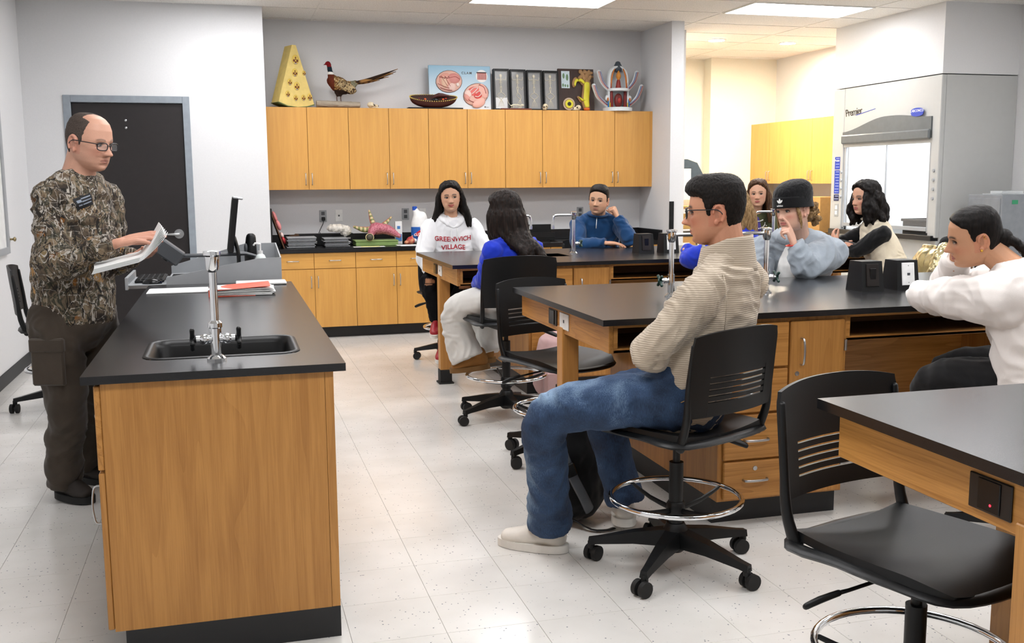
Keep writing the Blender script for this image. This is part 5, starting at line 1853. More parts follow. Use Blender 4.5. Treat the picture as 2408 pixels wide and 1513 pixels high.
# hydra board
t = thing('hydra_board', 'dark brown board with a yellow hydra cutaway model', 'board', (3.55, 10.2, ZT))
part('board', MB().box(3.358, 3.752, 10.175, 10.20, ZT, ZT + .44, .003).xform(LEAN), wood('dark_board', '#3a2218', '#28150e', 'z', 1., .4), t)
hy = MB()
H = lambda pts, r: hy.tube([(x, 10.166, ZT + z) for x, z in pts], [(q, q * .7) for q in (r if isinstance(r, list) else [r] * len(pts))], 12, up=(1, 0, 0), sub=4)
hy.col = C('#b08a62')
H([(3.63, .30), (3.67, .29), (3.66, .20), (3.65, .11), (3.66, .05), (3.66, .03)], [.03, .046, .044, .046, .040, .034])
H([(3.63, .29), (3.60, .325), (3.55, .33), (3.53, .29), (3.53, .26)], [.024, .026, .024, .022, .018])
H([(3.65, .12), (3.61, .11), (3.57, .15)], [.03, .022, .012])
for a, b in (((3.65, .33), (3.61, .40)), ((3.67, .34), (3.70, .42)), ((3.69, .33), (3.735, .36)), ((3.60, .41), (3.69, .39)), ((3.66, .36), (3.73, .40)), ((3.59, .34), (3.66, .37))): H([a, ((a[0] + b[0]) / 2, (a[1] + b[1]) / 2 + .012), b], [.022, .021, .014])
part('outer_layer', hy.xform(LEAN), M_MATTE, t, True)
hy = MB()
hy.col = C('#e6dc3c')
H2 = lambda pts, r: hy.tube([(x, 10.142, ZT + z) for x, z in pts], [(q, .012) for q in r], 12, up=(1, 0, 0), sub=4)
H2([(3.665, .285), (3.66, .20), (3.652, .12), (3.66, .055)], [.030, .032, .032, .026])
H2([(3.63, .295), (3.60, .318), (3.555, .318), (3.536, .29), (3.534, .265)], [.014, .017, .015, .012, .008])
H2([(3.645, .115), (3.61, .115), (3.58, .14)], [.018, .012, .006])
hy.col = C('#e2702c')
hy.ell((3.66, 10.155, ZT + .022), (.036, .022, .018))
part('inner_layer', hy.xform(LEAN), M_ATTR, t, True)
cs = MB()
for r, c, d in ((.064, '#c9b49a', .018), (.05, '#a8875e', .022), (.043, '#e6dc3c', .026), (.02, '#2a2a18', .03)):
    cs.col = C(c)
    cs.cyl((3.468, 10.176, ZT + .075), (3.468, 10.176 - d, ZT + .075), r, n=28)
part('cross_section', cs.xform(LEAN), M_ATTR, t, 40)
lb = part('caption_card', MB().box(3.395, 3.485, 10.171, 10.1745, ZT + .24, ZT + .415).xform(LEAN), plain('card_blue', '#cfe0e6', .5), t)
for x, z, a, b in ((3.42, .365, .012, .028), (3.458, .35, .014, .034), (3.412, .27, .010, .018), (3.437, .265, .009, .015), (3.462, .263, .009, .015)):
    gl = MB()
    gl.col = C('#6f8f6a')
    sub('drawing', gl.ell((x, 10.1705, ZT + z), (a, .003, b), nu=12, nv=8).xform(LEAN), M_ATTR, lb, True)

# big plant / flower anatomy model
t = thing('flower_model', 'white cutaway anatomy model with curved arms and red and blue strands', 'model', (3.97, 10.08, ZT))
FX, FY = 3.972, 10.08
W_ = plain('model_white', '#dfe4e6', .4)
part('pedestal', MB().lathe([(.155, ZT), (.155, ZT + .035), (.135, ZT + .04)], (FX, FY, 0), 32), W_, t, 40)
part('middle_disc', MB().lathe([(.115, ZT + .205), (.12, ZT + .21), (.12, ZT + .23), (.11, ZT + .233)], (FX, FY, 0), 32), W_, t, 40)


def arm(sx, z0, reach, rise, bend):
    pts = [(sx * .10, z0), (sx * (.10 + reach * .35), z0 + rise * .18), (sx * (.10 + reach * .75), z0 + rise * .5), (sx * (.10 + reach), z0 + rise)]
    mb = MB()
    for col, dy, off, r in (('#e2e6e8', 0, 0, (.022, .028)), ('#7d2f38', -.024, .0, (.005, .007)), ('#39629a', -.022, -.012, (.004, .006)), ('#c26a3a', -.022, .012, (.003, .005))):
        mb.col = C(col)
        mb.tube([(FX + x + off * sx, FY + dy, ZT + z) for x, z in pts], [r] * 4, 10, up=(1, 0, 0), sub=4)
    return mb


for sx in (-1, 1):
    part('lower_arm', arm(sx, .05, .165, .21, 0), M_ATTR, t, True)
    part('upper_arm', arm(sx, .22, .11, .18, 0), M_ATTR, t, True)
    b = MB()
    b.col = C('#d8dcdc')
    b.ell((FX + sx * .125, FY - .02, ZT + .135), (.022, .02, .03))
    b.col = C('#c8702e')
    b.ell((FX + sx * .122, FY - .038, ZT + .12), (.010, .008, .02))
    part('bud', b, M_ATTR, t, True)
st = MB()
st.col = C('#dfe4e6')
st.tube([(FX - .10, FY + .01, ZT + .23), (FX - .095, FY + .01, ZT + .36), (FX - .06, FY + .01, ZT + .43), (FX, FY + .01, ZT + .455), (FX + .06, FY + .01, ZT + .43), (FX + .095, FY + .01, ZT + .36), (FX + .10, FY + .01, ZT + .23)], [(.018, .05)] * 7, 12, up=(1, 0, 0), sub=4)
st.box(FX - .09, FX + .09, FY + .03, FY + .05, ZT + .03, ZT + .42, .01)
st.box(FX - .115, FX - .095, FY - .03, FY + .05, ZT + .03, ZT + .21, .004).box(FX + .095, FX + .115, FY - .03, FY + .05, ZT + .03, ZT + .21, .004)
for sx in (-1, 1):
    st.col = C('#c8762e')
    st.tube([(FX + sx * .085, FY - .03, ZT + .24), (FX + sx * .078, FY - .03, ZT + .34), (FX + sx * .05, FY - .03, ZT + .43), (FX + sx * .03, FY - .03, ZT + .455)], [.007, .009, .007, .004], 8, sub=3)
    st.col = C('#8f2a26')
    st.tube([(FX + sx * .09, FY - .028, ZT + .235), (FX + sx * .088, FY - .03, ZT + .29)], [.012, .006], 8)
    st.col = C('#2f6ea8')
    st.tube([(FX + sx * .112, FY - .03, ZT + .04), (FX + sx * .115, FY - .03, ZT + .12)], [.010, .008], 8)
    st.col = C('#7c2320')
    st.tube([(FX + sx * .075, FY - .02, ZT + .04), (FX + sx * .075, FY - .02, ZT + .2)], [.018, .014], 10)
    st.col = C('#d9b93a')
    st.tube([(FX + sx * .098, FY - .035, ZT + .04), (FX + sx * .098, FY - .035, ZT + .085)], .006, 8)
part('stem_shell', st, M_ATTR, t, 50)
pi = MB()
pi.col = C('#8f2a22')
pi.tube([(FX, FY - .02, ZT + .235), (FX, FY - .02, ZT + .29), (FX, FY - .02, ZT + .33)], [.03, .022, .012], 12, sub=3)
pi.col = C('#d08a3a')
pi.tube([(FX, FY - .022, ZT + .32), (FX, FY - .022, ZT + .36), (FX, FY - .022, ZT + .41)], [.012, .027, .008], 12, sub=4)
pi.col = C('#6e2420')
pi.ell((FX, FY - .02, ZT + .11), (.045, .03, .075))
pi.col = C('#a8322c')
pi.ell((FX, FY - .048, ZT + .11), (.018, .012, .028))
part('pistil', pi, M_ATTR, t, True)
part('top_cap', MB().tube([(FX, FY, ZT + .44), (FX, FY, ZT + .47), (FX, FY, ZT + .485)], [(.05, .04), (.04, .035), (.03, .03)], 16, up=(1, 0, 0)), plain('cap_grey', '#39434d', .4), t, True)

# ================================================================== things on the niche counter
ZK = HC + .0005
t = thing('framed_specimen', 'brown framed specimen board leaning sideways with a pink model on it', 'board', (.45, 9.95, ZK))
FL = Matrix.Translation((.512, 0, ZK)) @ Matrix.Rotation(-.31, 4, 'Y')
part('board', MB().box(-.012, .0, 9.78, 10.2, .004, .385, .002).xform(FL), plain('board_brown', '#5f3a22', .5), t)
pk = MB()
pk.col = C('#e58f8f')
pk.ell((.016, 9.95, .30), (.02, .09, .06)).ell((.02, 9.88, .22), (.022, .05, .05))
pk.col = C('#f1d6cf')
pk.ell((.018, 9.92, .12), (.018, .06, .03))
pk.col = C('#c2383f')
pk.ell((.018, 9.86, .07), (.016, .03, .035))
part('specimen', pk.xform(FL), M_ATTR, t, True)
mb = MB().ell((.60, 10.15, ZK + .055), (.05, .05, .055)).ell((.645, 10.15, ZK + .09), (.03, .028, .03)).ell((.565, 10.15, ZK + .04), (.05, .04, .035))
V, Nn, Fs = blob(mb, .006, 2, lambda p: .005 * fbm(p, 70))
V[:, 2] += ZK - V[:, 2].min()
m2 = MB()
m2.v, m2.f = [tuple(p) for p in V], Fs
m2.c = [(1, 1, 1, 1)] * len(V)
solo('plush_animal', m2, plain('brown_fur', '#4a3524', .95, bump=1., bscale=200.), 'small brown furry animal behind the leaning specimen board', 'toy', smooth=True)
M_TRAYS = plain('tray_silver', '#c3c6c9', .35, .6)
for st_, (x0, x1, y0, n, gname) in enumerate(((.535, .80, 9.78, 8, 'beside the leaning specimen board'), (.875, 1.115, 9.78, 7, 'under the crumpled plastic bag'))):
    for k in range(n):
        o, w = random.uniform(-.012, .012), random.uniform(-.01, .015)
        t = thing('slide_tray', 'thin silver and black slide tray in the stack ' + gname, 'tray', ((x0 + x1) / 2, y0 + .14, ZK + k * .0125), group='slide trays on the niche counter')
        z = ZK + k * .0125
        part('tray', MB().box(x0 + o, x1 + o + w, y0 + o, y0 + .27 + o, z, z + .006, .001), M_BLACK, t)
        part('cover', MB().box(x0 + o + .003, x1 + o + w - .003, y0 + o - .002, y0 + .268 + o, z + .006, z + .0122, .001), M_TRAYS, t)
mb = MB()
mb.ell((1.02, 9.92, ZK + .135), (.10, .09, .035)).ell((1.10, 9.93, ZK + .11), (.05, .08, .05))
V, Nn, Fs = blob(mb, .007, 1, lambda p: .016 * abs(fbm(p, 26, 3)))
V[:, 2] += ZK + .0885 - V[:, 2].min()
m2 = MB()
m2.v, m2.f = [tuple(p) for p in V], Fs
m2.c = [(1, 1, 1, 1)] * len(V)
solo('plastic_bag', m2, plain('crinkled_film', '#cfc9bf', .18, var=.2, nscale=30), 'crumpled clear plastic bag on top of a slide tray stack', 'bag', smooth=30)
t = thing('power_strip', 'black equipment cases with steel clips along the counter upstand', 'case', (.85, 10.2, ZK))
part('case', MB().box(.66, 1.20, 10.14, 10.27, ZK, ZK + .115, .006), M_BLACK, t)
for x in (.70, .80, .90, 1.14): part('clip', MB().box(x, x + .03, 10.134, 10.14, ZK + .06, ZK + .075), M_STEEL, t)
t = thing('white_sheet', 'loose white printed sheets lying before the green box', 'paper', (1.28, 9.74, ZK))
part('sheet', MB().box(1.15, 1.45, 9.70, 9.80, ZK, ZK + .0012), M_PAPER, t)
part('sheet', MB().box(1.22, 1.40, 9.715, 9.78, ZK + .0014, ZK + .004), plain('yellow_note', '#e6e08a', .6), t)
t = thing('magazine', 'thin stacked magazines at the counter edge by the bleach bottle', 'paper', (1.75, 9.76, ZK))
part('sheet', MB().box(1.60, 1.95, 9.70, 9.85, ZK, ZK + .004), plain('mag_grey', '#c8cdd2', .4), t)
part('sheet', MB().box(1.57, 1.86, 9.72, 9.83, ZK + .0042, ZK + .008), M_PAPER, t)
t = thing('green_box', 'flat olive green box under the starfish model', 'box', (1.4, 10.0, ZK))
part('carton', MB().box(1.19, 1.60, 9.87, 10.12, ZK, ZK + .042, .003), plain('olive_card', '#7f9a58', .5), t)
part('lid', MB().box(1.185, 1.605, 9.865, 10.125, ZK + .042, ZK + .052, .002), plain('olive_lid', '#8da763', .5), t)
# starfish
t = thing('starfish_model', 'large pink starfish anatomy model with opened arms', 'model', (1.4, 10.0, ZK + .053))
S0 = Vector((1.40, 9.99, ZK + .053 + .11))
arms = [((1.62, 9.93, ZK + .053 + .035), (.075, .06), '#b8566a', 1), ((1.33, 9.90, ZK + .053 + .03), (.065, .055), '#b8566a', 1), ((1.19, 9.98, ZK + .053 + .13), (.05, .035), '#c87a52', 0), ((1.56, 10.02, ZK + .053 + .215), (.05, .03), '#c4a060', 0), ((1.35, 10.06, ZK + .053 + .28), (.05, .03), '#a98a55', 0)]
for e, r, c, bumpy in arms:
    e = Vector(e)
    mb = MB()
    mid = S0.lerp(e, .5) + Vector((0, 0, .025 if bumpy else -.02))
    mb.tube([S0, mid, e], [(r[0], r[1]), (r[0] * .8, r[1] * .8), (r[0] * .35, r[1] * .35)], 16, up=(0, 1, 0), sub=5)
    V, Nn, Fs = eval_mods(mb.v, mb.f, .006, 1)
    if bumpy:
        V = V + Nn * np.array([.006 * max(0, noise.noise(Vector(p) * 120)) for p in V])[:, None]
        cl = [mixc(C('#9c4256'), C('#d48a94'), min(1, max(0, .5 + 1.2 * noise.noise(Vector(p) * 120)))) for p in V]
    else:
        ax = (e - S0).normalized()
        cl = []
        for p, n in zip(V, Nn):
            if n[1] > -.35: cl.append(C('#c0574a'))
            else:
                f = (Vector(p) - S0).dot(ax)
                cl.append(mixc(C('#ddc79a'), C('#6c7a44'), .5 + .5 * math.sin(f * 160)))
    from_arrays('arm', V, Fs, M_ATTR, t, cl)
part('arm_section', MB().tube([(1.325, 9.865, ZK + .085), (1.322, 9.858, ZK + .085)], .036, 18), plain('cut_dark', '#4a4638', .5), t, True)
part('section_rim', MB().tube([(1.323 + .036 * math.cos(a), 9.86 + .004 * math.sin(a), ZK + .085 + .032 * math.sin(a)) for a in [2 * PI * k / 20 for k in range(20)]], .006, 8, closed=True), plain('rim_cream', '#e0cf9a', .5), t, True)
# carton, bleach, small model
t = thing('medicine_carton', 'slim white carton with blue print beside the bleach bottle', 'carton', (1.64, 10.1, ZK))
part('carton', MB().box(1.605, 1.675, 10.06, 10.12, ZK, ZK + .225, .002), M_WHITE, t)
for b_ in ((1.61, 1.67, .03, .10), (1.625, 1.655, .15, .18)): part('print', MB().box(b_[0], b_[1], 10.0585, 10.06, ZK + b_[2], ZK + b_[3]), plain('print_blue', '#4b86c8', .5), t)
t = thing('bleach_bottle', 'white bleach jug with blue cap and blue label', 'bottle', (1.83, 10.03, ZK))
mb = MB().tube([(1.845, 10.03, ZK + .05), (1.845, 10.03, ZK + .19), (1.84, 10.03, ZK + .25), (1.815, 10.03, ZK + .31), (1.80, 10.03, ZK + .345)], [(.082, .055), (.082, .055), (.07, .05), (.032, .03), (.02, .02)], 22, up=(1, 0, 0), sub=4)
mb.box(1.765, 1.925, 9.978, 10.082, ZK, ZK + .06, .02)
mb.tube([(1.835, 10.03, ZK + .30), (1.89, 10.03, ZK + .295), (1.912, 10.03, ZK + .24), (1.905, 10.03, ZK + .19)], [.013, .014, .015, .02], 12, sub=4)
V, Nn, Fs = blob(mb, .006, 3)
V[:, 2] += ZK - V[:, 2].min()
from_arrays('jug', V, Fs, M_WHITE, t)
part('cap', MB().lathe([(.024, ZK + .335), (.024, ZK + .37), (.02, ZK + .373)], (1.80, 10.03, 0), 18), plain('cap_blue', '#1e4fb0', .35), t, 40)
lbl = part('label', MB().grid(lambda u, v: (1.845 + .086 * math.cos(PI + PI * u) , 10.03 + .0585 * math.sin(PI + PI * u), ZK + .03 + .14 * v), 20, 4), plain('label_blue', '#1f5fb4', .4), t, True)
sub('red_diamond', MB().prism([(1.78, ZK + .10), (1.845, ZK + .145), (1.91, ZK + .10), (1.845, ZK + .055)], 9.965, 9.970, 'y'), plain('label_red', '#c8202c', .4), lbl, fix=True)
lettering('brand_name', 'CLOROX', .034, M_WHITE, t, (1.845, 9.9635, ZK + .10), (1, 0, .12), (0, 0, 1), bold=.0008, partof=lbl)
mb = MB()
mb.ell((1.735, 9.93, ZK + .04), (.042, .036, .04)).ell((1.70, 9.93, ZK + .022), (.03, .026, .022)).tube([(1.745, 9.93, ZK + .07), (1.755, 9.93, ZK + .09)], [.012, .006], 8)
V, Nn, Fs = blob(mb, .005, 2)
V[:, 2] += ZK - V[:, 2].min()
m2 = MB()
m2.v, m2.f, m2.col = [tuple(p) for p in V], Fs, (1, 1, 1, 1)
m2.c = [mixc(C('#b0333a'), C('#dd9a72'), min(1, max(0, .5 + 1.3 * fbm(p, 22)))) for p in V]
solo('heart_model', m2, M_ATTR, 'small red heart model at the foot of the bleach jug', 'model', smooth=True)
# sink rack, tan fronds, beakers at the counter's other end
t = thing('drying_rack', 'black drying rack standing behind the counter sink', 'rack', (3.05, 10.2, ZK))
part('trough', MB().box(2.80, 3.30, 10.13, 10.275, ZK, ZK + .02, .003).box(2.80, 3.30, 10.265, 10.275, ZK + .02, ZK + .16, .003), M_BLACK, t)
part('lip', MB().box(2.80, 3.30, 10.13, 10.14, ZK + .02, ZK + .08, .003), M_BLACK, t)
mb = MB()
for k in range(26):
    a = random.uniform(0, 2 * PI)
    r = random.uniform(.03, .11)
    c = Vector((2.78, 9.93, ZK + .004))
    mb.tube([c + Vector((math.cos(a) * .02, math.sin(a) * .02, 0)), c + Vector((math.cos(a) * r * .6, math.sin(a) * r * .6, .03 + random.uniform(0, .05))), c + Vector((math.cos(a) * r, math.sin(a) * r, .01 + random.uniform(0, .07)))], [.009, .012, .003], 6, sub=2)
solo('dried_fur', mb, plain('dry_tan', '#8a6a2c', .9, bump=.6, bscale=150.), 'tuft of tan dried fur on the niche counter', 'fur', smooth=True)
for k in range(3):
    x = 3.44 + k * .075
    t = thing('glass_beaker', 'small clear glass beaker beside the navy pullover student', 'beaker', (x, 9.86, ZK), group='glass beakers on the niche counter')
    part('glass', MB().lathe([(.026, ZK), (.029, ZK + .004), (.029, ZK + .085), (.033, ZK + .09), (.031, ZK + .09), (.027, ZK + .083), (.027, ZK + .006)], (x, 9.86, 0), 20, cap=False), glass('beaker_glass', '#cfd8da', .05, .30), t, True)
    part('rim', MB().tube([(x + .032 * math.cos(2 * PI * i / 20), 9.86 + .032 * math.sin(2 * PI * i / 20), ZK + .09) for i in range(20)], .002, 6, closed=True), glass('rim_glass', '#e8eeee', .05, .6), t, True)


# wall plates over the counter
def plate_y(name, label, x, z, mat, kind, group=None):
    t = thing(name, label, 'wall plate', (x, BACK_Y - .004, z), group=group)
    part('cover', MB().box(x - .036, x + .036, BACK_Y - .007, BACK_Y - .0005, z - .058, z + .058, .002), mat, t)
    if kind == 'out':
        for d in (-.026, .026): part('socket', MB().box(x - .017, x + .017, BACK_Y - .0095, BACK_Y - .007, z + d - .017, z + d + .017, .002), M_DGREY if mat is M_GREYMET else M_WHITE, t)
    else: part('jack', MB().box(x - .008, x + .008, BACK_Y - .009, BACK_Y - .007, z - .008, z + .008), M_DGREY, t)
    return t


plate_y('wall_outlet', 'grey wall outlet with a black cord plugged in', .922, 1.145, M_GREYMET, 'out')
plate_y('data_outlet', 'white wall data plate between the cord outlet and the starfish model', 1.079, 1.147, M_WHITE, 'jack')
plate_y('wall_outlet', 'grey wall outlet over the medicine carton', 1.754, 1.153, M_GREYMET, 'out')
plate_y('data_outlet', 'white wall data plate partly behind the bleach jug', 1.93, 1.15, M_WHITE, 'jack')
plate_y('wall_outlet', 'grey wall outlet beside the navy pullover student', 3.64, 1.14, M_GREYMET, 'out')
t = thing('extension_lead', 'black power cord hanging from the wall outlet to the counter', 'cord', (.93, 10.29, ZK))
part('plug', MB().box(.905, .940, BACK_Y - .045, BACK_Y - .0095, 1.10, 1.135, .005), M_BLACK, t)
part('cable', MB().tube([(.922, BACK_Y - .04, 1.105), (.915, BACK_Y - .045, 1.07), (.88, BACK_Y - .05, 1.0), (.86, BACK_Y - .055, .93), (.875, BACK_Y - .06, .90), (.88, BACK_Y - .11, ZK + .122)], .0035, 8, sub=5), M_BLACK, t, True)

# ================================================================== people
HEAD_T = np.array([  # z, half width, front, back
    (.118, .006, .000, .018), (.113, .034, .034, .052), (.103, .050, .056, .072), (.085, .064, .076, .088), (.06, .0725, .088, .098), (.03, .0765, .0935, .102),
    (.012, .0768, .0945, .101), (-.005, .0755, .0925, .097), (-.03, .0725, .0905, .088), (-.055, .0675, .0895, .075), (-.075, .061, .0875, .064), (-.092, .051, .0835, .056),
    (-.105, .038, .077, .046), (-.113, .022, .064, .034), (-.117, .008, .045, .02)])


def skull_pt(z, th, jaw=1., wid=1.):
    Z = HEAD_T[::-1]
    hw = np.interp(z, Z[:, 0], Z[:, 1]) * wid
    if z < -.03: hw *= lerp(1, jaw, min(1, (-.03 - z) / .05))
    f = np.interp(z, Z[:, 0], Z[:, 2])
    b = np.interp(z, Z[:, 0], Z[:, 3])
    y0, ay = (f - b) / 2, (f + b) / 2
    c, s = math.cos(th), math.sin(th)
    n = 2.25
    x = hw * math.copysign(abs(c) ** (2 / n), c)
    y = y0 + ay * math.copysign(abs(s) ** (2 / n), s)
    return Vector((x, y, z))


def g2(x, z, cx, cz, sx, sz):
    return math.exp(-((x - cx) / sx) ** 2 - ((z - cz) / sz) ** 2)


def face_disp(p, o):
    x, z = p.x, p.z
    ax = abs(x)
    fr = sstep(.02, .06, p.y)
    if fr <= 0: return 0.
    ns = o.get('nose', 1.)
    d = 0.
    if -.05 < z < .02:
        t = min(1, max(0, (.012 - z) / .044))
        A = .034 * ns * t ** 1.15 * sstep(-.050, -.038, z)
        w = lerp(.0075, .0125, t)
        d += A * math.exp(-(x / w) ** 2)
    d += .008 * ns * g2(ax, z, .0135, -.036, .007, .007)
    d -= .0105 * g2(ax, z, .031, .000, .0165, .0115)
    d += .0045 * g2(ax, z, .028, .0185, .024, .007)
    d += .0045 * g2(ax, z, .046, -.024, .02, .018)
    lip = o.get('lip', 1.)
    d += .0070 * lip * g2(x, z, 0, -.0605, .0215, .0048) + .0078 * lip * g2(x, z, 0, -.0715, .0195, .0055)
    d -= .0042 * g2(x, z, 0, -.066, .022, .0020)
    d -= .004 * g2(x, z, 0, -.083, .02, .006)
    d += .007 * g2(x, z, 0, -.100, .02, .011)
    d += .0035 * g2(ax, z, .034, -.058, .012, .016) * o.get('smile', 0)
    return d * fr


class Person:
    def __init__(s, label, origin, tone, group='people in the classroom'):
        s.label, s.og, s.tone, s.group = label, Vector(origin), rgb(tone), group
        s.body = MB()
        s.arr = []
        s.kids = []

    def limb(s, pts, r, up=None):
        s.body.tube(pts, [q * .72 for q in r], 14, sub=3, up=up)
        return s

    # ---- head
    def head(s, c, az, pitch=0., roll=0., scale=1., neck=None, hairc='#15110f', brow=1., voxel=.0030, iris='#2a1a10', stubble=0., lipc=None, ears=True, blush=.25, **o):
        s.H = Matrix.Translation(Vector(c)) @ Matrix.Rotation(math.radians(az - 90), 4, 'Z') @ Matrix.Rotation(math.radians(pitch), 4, 'X') @ Matrix.Rotation(math.radians(roll), 4, 'Y') @ Matrix.Scale(scale, 4)
        s.hs = scale
        s.ho = o
        jaw, wid = o.get('jaw', 1.), o.get('wid', 1.)
        mb = MB()
        nz, nu = 70, 96
        zs = [.118 * math.cos(PI * k / nz) if k < nz else -.117 for k in range(nz + 1)]
        vs = []
        for z in zs:
            for k in range(nu):
                p = skull_pt(z, 2 * PI * k / nu, jaw, wid)
                p.y += face_disp(p, o)
                vs.append(p)
        fs = [(i * nu + k, i * nu + (k + 1) % nu, (i + 1) * nu + (k + 1) % nu, (i + 1) * nu + k) for i in range(nz) for k in range(nu)]
        fs += [tuple(range(nu))[::-1], tuple(range(nz * nu, (nz + 1) * nu))]
        mb.add(vs, fs)
        if ears:
            for sx in (-1, 1):
                e = Vector((sx * .0715 * wid, -.012, -.008))
                E = lambda a, r: e + Vector((sx * (.0085 + .003 * max(0, -math.sin(a + .3))), -.004 - r * .62 * math.cos(a) * 1.0, r * math.sin(a) * 1.0))
                mb.tube([E(a, .030) for a in (-.9, -.3, .4, 1.1, 1.8, 2.5, 3.0)], [.0045, .005, .0052, .0055, .0055, .005, .0045], 8, sub=3)
                mb.ell(e + Vector((sx * .004, -.004, -.002)), (.0055, .017, .026), nu=14, nv=10)
                mb.ell(e + Vector((sx * .008, .006, -.028)), (.0055, .008, .010), nu=10, nv=8)
                mb.ell(e + Vector((sx * .009, -.008, .004)), (.004, .007, .014), nu=10, nv=8)
        mb.xform(s.H)
        if neck is not None:
            nb = Vector(neck)
            a = s.H @ Vector((0, -.022, -.03))
            nr = o.get('neck_r', .054) * scale
            d = (a - nb).normalized()
            mb.tube([nb - d * .05, nb, nb.lerp(a, .5), a], [nr * 1.25, nr * 1.1, nr, nr * .98], 20, sub=3)
        V, Nn, Fs = blob(mb, voxel, 2)
        Hi = s.H.inverted()
        tone = s.tone
        hc, lc = rgb(hairc), (rgb(lipc) if lipc else mixc(tone, rgb('#b0504e'), .55))
        red = mixc(tone, rgb('#c9564a'), .45)
        dark = tuple(x * .42 for x in tone[:3]) + (1,)
        cols = []
        for p in V:
            q = Hi @ Vector(p)
            x, y, z, ax = q.x, q.y, q.z, abs(q.x)
            c = tone
            if y > .03 and z > -.12:
                c = mixc(c, red, blush * .9 * g2(ax, z, .042, -.03, .022, .02) + .5 * blush * g2(x, z, 0, -.034, .014, .012))
                bz = .0205 + .0035 * math.sin(min(1, max(0, (ax - .012) / .036)) * PI) - .05 * max(0, ax - .04)
                bw = (.0036 if brow <= 1 else .0050)
                if .010 < ax < .052: c = mixc(c, hc, min(.95, .95 * brow) * math.exp(-((z - bz) / bw) ** 2) * sstep(.010, .016, ax) * (1 - sstep(.044, .053, ax)))
                zm = z + .066 - .0038 * o.get('smile', 0) * (x / .022) ** 2
                lw = .0245 * (1 + .08 * o.get('smile', 0)) * math.sqrt(max(0, 1 - (zm / .0098) ** 2)) if abs(zm) < .0098 else 0
                if lw > 0 and y > .07: c = mixc(c, lc, sstep(0, .004, lw - ax))
                if abs(zm) < .0015 and ax < .025 and y > .07: c = mixc(c, dark, .75)
                if y > .095 and ax > .003 and ax < .011 and -.0475 < z < -.041: c = mixc(c, dark, .6)
                c = mixc(c, tuple(v * .72 for v in tone[:3]) + (1,), .5 * g2(ax, z, .031, -.002, .02, .012))
                if stubble:
                    m = sstep(-.035, -.055, z) * .8 + .6 * g2(x, z, 0, -.050, .03, .006)
                    c = mixc(c, mixc(tone, hc, .8), min(.85, stubble * m * (.75 + .5 * noise.noise(Vector(p) * 300))))
            elif stubble and z < -.04 and y > -.02:
                c = mixc(c, mixc(tone, hc, .8), stubble * .6)
            if ax > .068 and -.05 < z < .03 and y < .02: c = mixc(c, red, .45)
            if ax > .074 and -.02 < z < .008 and -.016 < y < -.002: c = mixc(c, dark, .35)
            cols.append(c)
        s.arr.append((V, Fs, cols))
        # eyes
        for sx in (-1, 1):
            ex = .0312
            base = skull_pt(0, math.acos(min(.99, (ex / (.0768 * wid)) ** 1.125)), jaw, wid)
            yy = .0785
            mb = MB()
            nu_, nv_ = 26, 18
            mb.ell((sx * ex, yy, .0005), (.0146, .0094, .0064), nu=nu_, nv=nv_)
            gz = o.get('gaze', (0, 0))
            V2 = [Vector(v) for v in mb.v]
            cc = []
            for v in V2:
                dx, dz = v.x - sx * ex - gz[0] * .0034, v.z - .0005 - gz[1] * .003
                r = math.hypot(dx, dz)
                ang = ((v.x - sx * ex) / .0146) ** 2 + ((v.z - .0005) / .0064) ** 2
                c = rgb('#b8aca2')
                if r < .0066: c = rgb(iris)
                if r < .0028: c = rgb('#050505')
                if v.z > .0005 and ang > .62: c = rgb('#1a1210')
                elif ang > .86: c = mixc(tone, rgb('#8a4a40'), .4)
                cc.append(c)
            W = [tuple(s.H @ v) for v in V2]
            s.arr.append((np.array(W), mb.f, cc))
            lid = MB()
            lid.tube([(sx * ex + .0165 * math.cos(a), yy + .0075 * math.sin(a) + .001, .0010 + .0064 * math.sin(a)) for a in [PI * k / 8 for k in range(9)]], [.0012] + [.0021] * 7 + [.0012], 6)
            s.arr.append((np.array([tuple(s.H @ Vector(v)) for v in lid.v]), lid.f, [mixc(tone, rgb('#17100e'), .9)] * len(lid.v)))
        return s

    # ---- hand
    def hand(s, wrist, fdir, back, side, curl=(.35, .4, .3), thumb=(.55, .75, -.25), elbow=None, per=None, sc=1., spread=.0, tcurl=.3):
        W, Fd = Vector(wrist), Vector(fdir).normalized()
        Bn = Vector(back)
        Bn = (Bn - Fd * Bn.dot(Fd)).normalized()
        Xt = Fd.cross(Bn) * (-1 if side == 'R' else 1)
        M = Matrix(((Xt.x, Fd.x, Bn.x, W.x), (Xt.y, Fd.y, Bn.y, W.y), (Xt.z, Fd.z, Bn.z, W.z), (0, 0, 0, 1)))
        mb = MB()
        fx = [.029, .0095, -.0105, -.029]
        fy = [.090, .094, .089, .079]
        ln = [(.042, .026, .021), (.046, .029, .022), (.042, .027, .021), (.033, .020, .018)]
        nails = []
        for i in range(4):
            mb.tube([(fx[i] * .62, .0, -.001), (fx[i] * .9, .045, .002), (fx[i], fy[i], .001)], [(.0135, .0125), (.0125, .0125), (.0105, .0105)], 10, sub=2)
            c = per[i] if per else curl
            p = Vector((fx[i], fy[i], .001))
            a = 0
            pts, rr = [p.copy()], [.0102]
            sp = spread * (1.5 - i)
            for k in range(3):
                a += c[k]
                p = p + Vector((math.sin(sp) * math.cos(a), math.cos(sp) * math.cos(a), -math.sin(a))) * ln[i][k]
                pts.append(p.copy())
                rr.append([.0092, .0084, .0068][k] * (.9 if i == 3 else 1))
            mb.tube(pts, rr, 10)
            nails.append(pts[-1])
        mb.ell((0, .045, -.006), (.034, .045, .012))
        b = Vector((.022, .014, -.006))
        t1 = b + Vector((thumb[0] * .6, .8, thumb[2])).normalized() * .042
